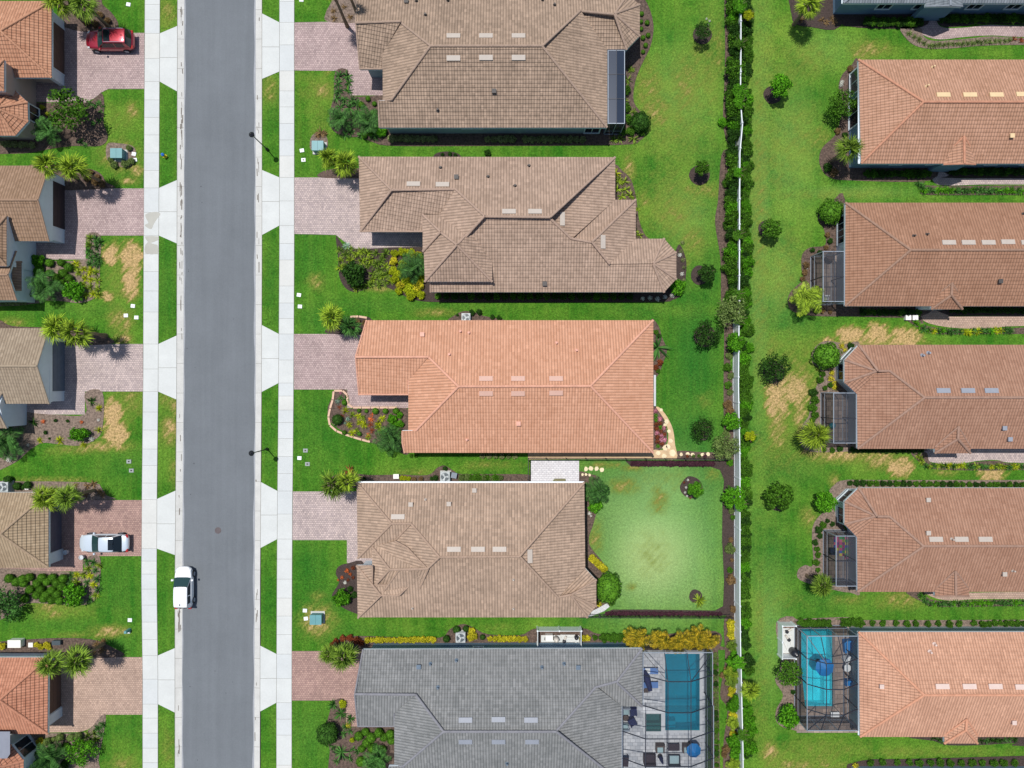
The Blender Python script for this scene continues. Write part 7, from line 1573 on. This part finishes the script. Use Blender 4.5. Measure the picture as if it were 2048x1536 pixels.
# ------------------------------------------------------------------ cars
def car(name, label, paint, loc, rot, L_=4.8, Wd=1.88, Hh=1.65, kind='suv', roofm=None):
    """built along +x = front; local origin on the ground"""
    root = thing(name, label, 'car', loc, None, rot)
    h = Wd / 2; belt = {'suv': 1.02, 'sedan': .92, 'hatch': .98}[kind]
    def mk_(mb, nm, m, smooth=False, parent=None, sub=0):
        o = bpy.data.objects.new(nm, mb.mesh(nm, m, Vector((0, 0, 0)), smooth)); col.objects.link(o); o.parent = parent or root
        if sub: md = o.modifiers.new('s', 'SUBSURF'); md.levels = sub; md.render_levels = sub
        return o
    st = [(-.5, .46, .56, .74), (-.492, .68, .40, .86), (-.46, .85, .26, .96), (-.36, .955, .22, 1.0), (-.2, 1.0, .2, 1.0), (0, 1.0, .2, 1.0), (.18, .99, .2, .985), (.3, .96, .22, .95), (.4, .88, .24, .90), (.455, .76, .28, .83), (.488, .56, .36, .74), (.5, .34, .45, .62)]
    mb = MB(); n = 11
    for fx_, fw, zb, ft in st:
        x = fx_ * L_; w_ = fw * h; zt = belt * ft
        prof = [(-w_ * .86, zb), (-w_ * .99, zb + .12), (-w_, (zb + zt) * .52), (-w_ * .975, zt * .93), (-w_ * .88, zt), (0, zt + .045), (w_ * .88, zt), (w_ * .975, zt * .93), (w_, (zb + zt) * .52), (w_ * .99, zb + .12), (w_ * .86, zb)]
        mb.v += [(x, y, z) for y, z in prof]
    for k in range(len(st) - 1):
        for j in range(n):
            a, b = k * n + j, k * n + (j + 1) % n; mb.f.append((a, b, b + n, a + n)); mb.m.append(0); mb.uv.append(None)
    mb.f.append(tuple(range(n))[::-1]); mb.m.append(0); mb.uv.append(None); e = (len(st) - 1) * n; mb.f.append(tuple(range(e, e + n))); mb.m.append(0); mb.uv.append(None)
    bm_ = [(tuple(f)) for f in mb.f]; mb.f = [f[::-1] for f in bm_]
    mk_(mb, 'body', paint, True, sub=2)
    # cabin: x0 rear glass foot, x1 roof rear, x2 roof front, x3 windscreen foot
    x0, x1, x2, x3 = {'suv': (-.455, -.41, .04, .21), 'sedan': (-.38, -.26, .03, .21), 'hatch': (-.46, -.41, .06, .25)}[kind]
    x0, x1, x2, x3 = [v * L_ for v in (x0, x1, x2, x3)]; zt = Hh; wb, wt = h * .90, h * .75
    zb = belt * .97
    def ring_(x, z):
        t = (z - zb) / (zt - zb); w_ = wb + (wt - wb) * t; return w_
    roof = MB(); cols = [x1, x1 + .15, (x1 + x2) / 2, x2 - .15, x2]; rows = [-1, -.85, 0, .85, 1]
    zr = [zt - .07, zt - .02, zt, zt - .02, zt - .07]
    for i, x in enumerate(cols):
        for r_ in rows: roof.v.append((x, r_ * wt * (1.0 if 0 < i < 4 else .96), zr[i] + .05 * (1 - r_ * r_) + (.0 if abs(r_) < 1 else -.03)))
    for i in range(4):
        for j in range(4):
            a = i * 5 + j; roof.f.append((a, a + 5, a + 6, a + 1)); roof.m.append(0); roof.uv.append(None)
    mk_(roof, 'roof', paint, True, sub=1)
    gl = glassy('car_glass', (.01, .016, .022), .03); zq = zt - .09
    P = lambda x, s_, z: Vector((x, s_ * ring_(x, z), z))
    def glass(nm, pts, m=gl, th=None): g = MB(); g.poly(pts); return mk_(g, nm, m)
    def curved(nm, xa, za, xb, zb_, m):
        g = MB(); k = 6
        for i, (x, z, w_) in enumerate(((xa, za, ring_(xa, za)), (xb, zb_, ring_(xb, zb_)))):
            for j in range(k + 1):
                r_ = -1 + 2 * j / k; bow = .10 * (1 - r_ * r_) * (1 if xa > 0 else -1); g.v.append((x + bow * (1 if i == 0 else .6), r_ * w_, z + (.03 if i else .0) * (1 - r_ * r_)))
        for j in range(k): g.f.append((j, j + 1, j + 1 + k + 1, j + k + 1) if xa > 0 else (j + 1, j, j + k + 1, j + k + 2)); g.m.append(0); g.uv.append(None)
        return mk_(g, nm, m, True)
    tg = glassy('tinted_windscreen', (.02, .05, .05), .05)
    curved('windscreen', x3, zb, x2, zq + .02, tg); curved('rear_window', x0, zb, x1, zq + .02, gl)
    for s_ in (-1, 1):
        body = MB(); Q = [P(x0, s_, zb), P(x3, s_, zb), P(x2, s_, zq), P(x1, s_, zq)]; body.poly(Q if s_ < 0 else Q[::-1]); mk_(body, 'side_frame', paint)
        o = Vector((0, s_ * .012, .006)); mid = (x1 + x2) / 2 + .1
        def q(xa, xb, xc, xd): pts = [P(xa, s_, zb + .05) + o, P(xb, s_, zb + .05) + o, P(xc, s_, zq - .05) + o, P(xd, s_, zq - .05) + o]; glass('side_window', pts if s_ < 0 else pts[::-1])
        q(mid + .05, x3 - .28, x2 - .02, mid + .05); q(x0 + .5 if kind != 'hatch' else x0 + .55, mid - .05, mid - .05, x1 + .28)
        m_ = MB(); y = s_ * (h + .1); m_.hexa([(x3 - .32, y - .1, zb - .02), (x3 - .12, y - .1, zb - .02), (x3 - .12, y + .1, zb), (x3 - .32, y + .1, zb)], [(x3 - .3, y - .09, zb + .13), (x3 - .15, y - .09, zb + .13), (x3 - .15, y + .09, zb + .13), (x3 - .3, y + .09, zb + .13)]); mk_(m_, 'wing_mirror', paint)
        l_ = MB(); y0_, y1_ = sorted((s_ * h * .52, s_ * h * .88)); l_.hexa([(.43 * L_, y0_, belt * .72), (.478 * L_, y0_, belt * .70), (.455 * L_, y1_, belt * .70), (.40 * L_, y1_, belt * .74)] if s_ > 0 else [(.40 * L_, y0_, belt * .74), (.455 * L_, y0_, belt * .70), (.478 * L_, y1_, belt * .70), (.43 * L_, y1_, belt * .72)],
               [(.42 * L_, y0_, belt * .86), (.462 * L_, y0_, belt * .8), (.44 * L_, y1_, belt * .8), (.39 * L_, y1_, belt * .9)] if s_ > 0 else [(.39 * L_, y0_, belt * .9), (.44 * L_, y0_, belt * .8), (.462 * L_, y1_, belt * .8), (.42 * L_, y1_, belt * .86)]); mk_(l_, 'headlight', glassy('headlight_glass', (.55, .58, .6), .1))
        t_ = MB(); y0_, y1_ = sorted((s_ * h * .6, s_ * h * .93)); t_.box(-.492 * L_, y0_, belt * .72, -.45 * L_, y1_, belt * .90); mk_(t_, 'tail_light', glassy('tail_light_glass', (.35, .02, .02), .15))
        for xw in (-.31 * L_, .31 * L_):
            r_ = .33; w_ = MB(); y = s_ * (h - .1); w_.tube([(xw, y - .11, r_), (xw, y + .11, r_)], r_, 20); tyre = mk_(w_, 'wheel', mat('tyre_rubber', srgb(28, 28, 30), .9, .1, 3, space='obj'))
            w_ = MB(); w_.tube([(xw, y + s_ * .10, r_), (xw, y + s_ * .118, r_)], r_ * .64, 14); mk_(w_, 'rim', m_silver, parent=tyre)
    if roofm == 'rails':
        for s_ in (-1, 1): g = MB(); g.tube([(x1 + .1, s_ * wt * .9, zt + .03), (x1 + .25, s_ * wt * .92, zt + .07), (x2 - .3, s_ * wt * .92, zt + .07), (x2 - .1, s_ * wt * .9, zt + .02)], .02, 6); mk_(g, 'roof_rail', m_silver)
    if roofm in ('sunroof', 'rails'):
        g = MB(); xa, xb = (x2 - .75, x2 - .12) if roofm == 'rails' else (x1 - .02, x1 + .45); g.box(xa, -wt * .78, zt + .01, xb, wt * .78, zt + .042); mk_(g, 'sunroof', gl)
    g = MB(); xa = (x1 + .3); g.hexa([(xa - .12, -.03, zt + .03), (xa + .08, -.03, zt + .03), (xa + .08, .03, zt + .03), (xa - .12, .03, zt + .03)], [(xa - .14, -.01, zt + .11), (xa - .06, -.01, zt + .11), (xa - .06, .01, zt + .11), (xa - .14, .01, zt + .11)]); mk_(g, 'antenna', m_black)
    return root
def carpaint(n, c, metal=.0): m = glassy(n, c, .28, metal, 1.0); return m
q = W(219, 80, .8); car('suv', 'dark red suv with dark windows on the mauve paved drive', carpaint('red_car_paint', srgb(150, 20, 44), .35), (q.x, q.y, .03), R(180), 4.85, 1.95, 1.72, 'suv', 'rails')
q = W(208, 1086, .7); car('sedan', 'silver blue sedan with a black sunroof on the red paved drive', carpaint('silver_car_paint', srgb(206, 218, 228), .25), (q.x, q.y, .03), R(180), 5.0, 1.86, 1.45, 'sedan', 'sunroof')
q = W(368, 1175, .6); car('hatchback', 'white hatchback parked at the kerb on the asphalt road', carpaint('white_car_paint', srgb(236, 238, 240)), (q.x, q.y, -.035), R(90), 4.25, 1.8, 1.5, 'hatch', None)
# ------------------------------------------------------------------ terrace furniture
m_navy = mat('navy_fabric', srgb(34, 42, 84), .85, .08, 4, space='obj'); m_cblue = mat('cornflower_fabric', srgb(96, 132, 190), .85, .06, 4, space='obj'); m_wick = mat('brown_wicker', srgb(84, 72, 68), .85, .2, 9, space='obj')
m_cush = mat('pale_teal_cushion', srgb(150, 176, 182), .85, .06, 4, space='obj'); m_azure = mat('azure_canvas', srgb(16, 120, 190), .6, .05, 3, space='obj'); m_rug = mat('dark_rug', srgb(56, 48, 56), .95, .2, 8); m_wpl = mat('white_plastic', srgb(225, 228, 230), .5, .03, 3, space='obj')
def furn(fn, name, label, cat, px, py, rz=0.0, zref=.4, z0=.05):
    c = W(px, py, zref); root = thing(name, label, cat, (c.x, c.y, z0), None, rz); fn(root); return root
def part(root, nm, m, build):
    mb = MB(); build(mb); o = bpy.data.objects.new(nm, mb.mesh(nm, m)); col.objects.link(o); o.parent = root; return o
def lounger(fm, cm):
    def f(r):
        part(r, 'frame', fm, lambda b: (b.box(-.95, -.32, .22, .95, .32, .28), b.box(-.9, -.3, 0, -.84, -.24, .22), b.box(.84, -.3, 0, .9, -.24, .22), b.box(-.9, .24, 0, -.84, .3, .22), b.box(.84, .24, 0, .9, .3, .22)))
        part(r, 'mattress', cm, lambda b: b.box(-.3, -.3, .283, .93, .3, .38))
        part(r, 'backrest', cm, lambda b: b.hexa([(-.95, -.3, .5), (-.303, -.3, .285), (-.303, .3, .285), (-.95, .3, .5)], [(-.9, -.3, .6), (-.303, -.3, .385), (-.303, .3, .385), (-.9, .3, .6)]))
    return f
def armchair(fm, cm, w_=.8, d=.8):
    def f(r):
        part(r, 'seat', fm, lambda b: b.box(-w_/2, -d/2, .08, w_/2, d/2, .32)); part(r, 'cushion', cm, lambda b: b.box(-w_/2+.13, -d/2+.02, .323, w_/2-.13, d/2-.16, .45))
        part(r, 'backrest', fm, lambda b: b.box(-w_/2, d/2-.14, .323, w_/2, d/2, .8))
        for s in (-1, 1): part(r, 'armrest', fm, lambda b: b.box(min(s*w_/2, s*(w_/2-.12)), -d/2, .323, max(s*w_/2, s*(w_/2-.12)), d/2-.143, .58))
    return f
def table(m, w_, d, h=.42, rnd=False):
    def f(r):
        part(r, 'table_top', m, (lambda b: b.lathe((0,0,h), [(w_/2,0),(w_/2,.04)], 20)) if rnd else (lambda b: b.box(-w_/2, -d/2, h, w_/2, d/2, h+.04)))
        if rnd: part(r, 'leg', m, lambda b: b.lathe((0,0,0), [(.2,0),(.04,.06),(.04,h)], 10))
        else:
            for sx in (-1, 1):
                for sy in (-1, 1): part(r, 'leg', m, lambda b: b.box(sx*(w_/2-.06)-.03, sy*(d/2-.06)-.03, 0, sx*(w_/2-.06)+.03, sy*(d/2-.06)+.03, h-.003))
    return f
def umbrella(m, r_=1.3, h=2.3, open_=True):
    def f(r):
        part(r, 'pole', m_silver, lambda b: b.tube([(0,0,0),(0,0,h)], .025, 8))
        def can(b):
            for k in range(8):
                a0, a1 = k*math.pi/4, (k+1)*math.pi/4
                b.poly([(0,0,h),(r_*math.cos(a0), r_*math.sin(a0), h-.45),(r_*math.cos(a1)*.98, r_*math.sin(a1)*.98, h-.45)])
        def fold(b): b.lathe((0,0,h-1.3), [(.16,0),(.2,.3),(.12,1.0),(.03,1.32)], 10)
        part(r, 'canopy', m, can if open_ else fold); part(r, 'base', m_black, lambda b: b.lathe((0,0,0), [(.26,0),(.26,.06),(.05,.09)], 14))
    return f
furn(lounger(m_bronze, m_cblue), 'sun_lounger', 'blue lounger with white towel at the north end of the teal pool deck', 'lounger', 1298, 1342, 0)
furn(lounger(m_bronze, m_cblue), 'sun_lounger', 'blue lounger beside the folded navy parasol', 'lounger', 1298, 1370, 0)
mb = MB(); c = W(1293, 1342, .5); mb.cbox((c.x, c.y, .455), (.75, .5, .03)); o = mb.build('towel', m_white, None, loc=(c.x, c.y, .44)); tag(o, 'white towel lying on the northern blue lounger', 'towel')
mb = MB(); c = W(1292, 1362, 1.0); r_ = thing('folded_parasol', 'folded navy parasol leaning over the second blue lounger', 'parasol', (c.x, c.y, 0))
mb.tube([(c.x, c.y + .9, .3), (c.x + .1, c.y + .2, .9), (c.x + .35, c.y - .8, 1.5)], [.12, .34, .2], 10); mb.build('canopy', m_navy, r_); mb = MB(); mb.tube([(c.x, c.y + 1.1, .05), (c.x, c.y + .9, .3)], .03, 6); mb.build('pole', m_silver, r_)
furn(table(m_wick, .45, .45, .4), 'side_table', 'small dark side table below the folded navy parasol', 'table', 1292, 1380)
furn(armchair(m_silver, m_cush, .8, .8), 'lounge_chair', 'pale teal chair nearest the inner roof corner', 'chair', 1252, 1421, 0)
furn(armchair(m_navy, m_navy, .7, .85), 'lounge_chair', 'navy chair beside the pale teal chair', 'chair', 1266, 1423, .1)
furn(armchair(m_navy, m_navy, .7, .9), 'lounge_chair', 'navy chair turned askew beside the round side table', 'chair', 1264, 1443, .5)
furn(armchair(m_silver, m_cush, .8, .6), 'lounge_chair', 'pale teal footstool chair below the askew navy chair', 'chair', 1250, 1453, 3.14)
furn(table(m_wick, .6, .6, .45, True), 'round_table', 'round dark side table between the four deck chairs', 'table', 1251, 1435)
furn(armchair(m_wick, m_cush, .85, .85), 'armchair', 'wicker armchair with pale cushion west of the dark rug', 'chair', 1320, 1496, 0)
furn(armchair(m_wick, m_cush, .8, .85), 'armchair', 'wicker armchair with pale cushion next to the azure parasol', 'chair', 1373, 1496, 0)
furn(armchair(m_bronze, m_cush, 1.2, .95), 'outdoor_sofa', 'pale cushioned sofa at the bottom of the teal pool deck', 'sofa', 1348, 1520, 3.14)
furn(armchair(m_rug, m_rug, 1.2, .95), 'outdoor_sofa', 'covered black sofa at the bottom of the teal pool deck', 'sofa', 1299, 1518, 3.14)
furn(table(m_rug, 1.2, .7, .38), 'coffee_table', 'dark coffee table between the two wicker armchairs', 'table', 1347, 1494)
furn(umbrella(m_azure, .75, 1.9), 'parasol', 'azure parasol standing at the street side of the deck sofas', 'parasol', 1388, 1502, .3, 1.6); furn(umbrella(m_navy, .3, 1.5, False), 'parasol', 'folded navy parasol between the two sofas', 'parasol', 1323, 1520, 0, .8)
furn(table(m_rug, .9, .6, .85), 'grill', 'black barbecue grill against the grey house wall', 'grill', 1251, 1524, 1.5, .9)
furn(umbrella(m_azure, .95, 2.0), 'parasol', 'azure parasol over the edge of the turquoise pool', 'parasol', 1652, 1337, .2, 1.9)
furn(armchair(m_azure, m_azure, .75, 1.3), 'lounge_chair', 'azure reclining chair in the top corner of the turquoise pool deck', 'lounger', 1695, 1292, .1)
furn(armchair(m_wpl, m_wpl, .75, .7), 'lounge_chair', 'white plastic chair beside the turquoise pool', 'chair', 1694, 1319, .6)
furn(table(m_wpl, .75, .75, .6, True), 'round_table', 'round white table beside the turquoise pool', 'table', 1692, 1334)
furn(armchair(m_azure, m_azure, .65, .65), 'lounge_chair', 'small azure chair below the round white table', 'chair', 1697, 1365, 0)
furn(table(m_wpl, .85, .5, .35), 'low_bench', 'white low bench at the foot of the turquoise pool', 'bench', 1670, 1429, 0)
mb = MB(); c = W(1665, 1852 - 768, .1); cols_ = [srgb(206,60,120), srgb(60,170,70), srgb(60,90,190), srgb(214,200,50), srgb(150,60,150), srgb(230,110,150)]
g_ = random.Random(5); mm = [mat('mat_colour_%s' % 'abcdef'[i], cc, .9, .05, 5) for i, cc in enumerate(cols_)]; X0, Y0 = W(1667, 1073).x, W(1667, 1073).y
for i in range(6):
    for j in range(8):
        if i > 5 - .0 or (i < 2 and j > 4) or (i < 4 and j > 6): continue
        mb.box(X0 + i * .28, Y0 - (j + 1) * .28, .075, X0 + i * .28 + .27, Y0 - j * .28 - .01, .09, g_.randrange(6))
o = mb.build('play_mat', mm, None, loc=(X0, Y0, .07)); tag(o, 'colourful foam play mat of pink, green, blue and yellow squares on a screened porch', 'play mat')
furn(armchair(m_navy, m_navy, .6, .6), 'lounge_chair', 'dark chair on the porch with the play mat', 'chair', 1665, 1102, 3.1)
mb = MB(); c = W(1664, 851, .3); mb.lathe((c.x, c.y, .07), [(.05, 0), (.26, .12), (.33, .3), (.26, .5), (.05, .6)], 16); o = mb.build('exercise_ball', mat('teal_rubber', srgb(20, 130, 150), .4, .04, 2, space='obj'), None, True, loc=(c.x, c.y, .07)); tag(o, 'teal ball on the middle screened porch', 'ball')
furn(table(m_wick, .9, .9, .7, True), 'round_table', 'round table on the smallest screened porch', 'table', 1657, 515); furn(armchair(m_wpl, m_wpl, .5, .5), 'lounge_chair', 'small white chair at the foot of the smallest screened porch', 'chair', 1651, 596, 0)
mb = MB(); c = W(1119, 960); mb.box(c.x - .55, c.y - .15, .055, c.x + .55, c.y + .15, .4); o = mb.build('planter_box', mat('planter_wood', srgb(120, 116, 84), .8, .1, 4), None, loc=(c.x, c.y, .05)); tag(o, 'narrow planter box at the edge of the white patio', 'planter')
many('tuft','palmy',row((1109,961),(1129,961),4),4,'planter_tuft','small tuft growing in the patio planter box','plant','tufts in the patio planter')
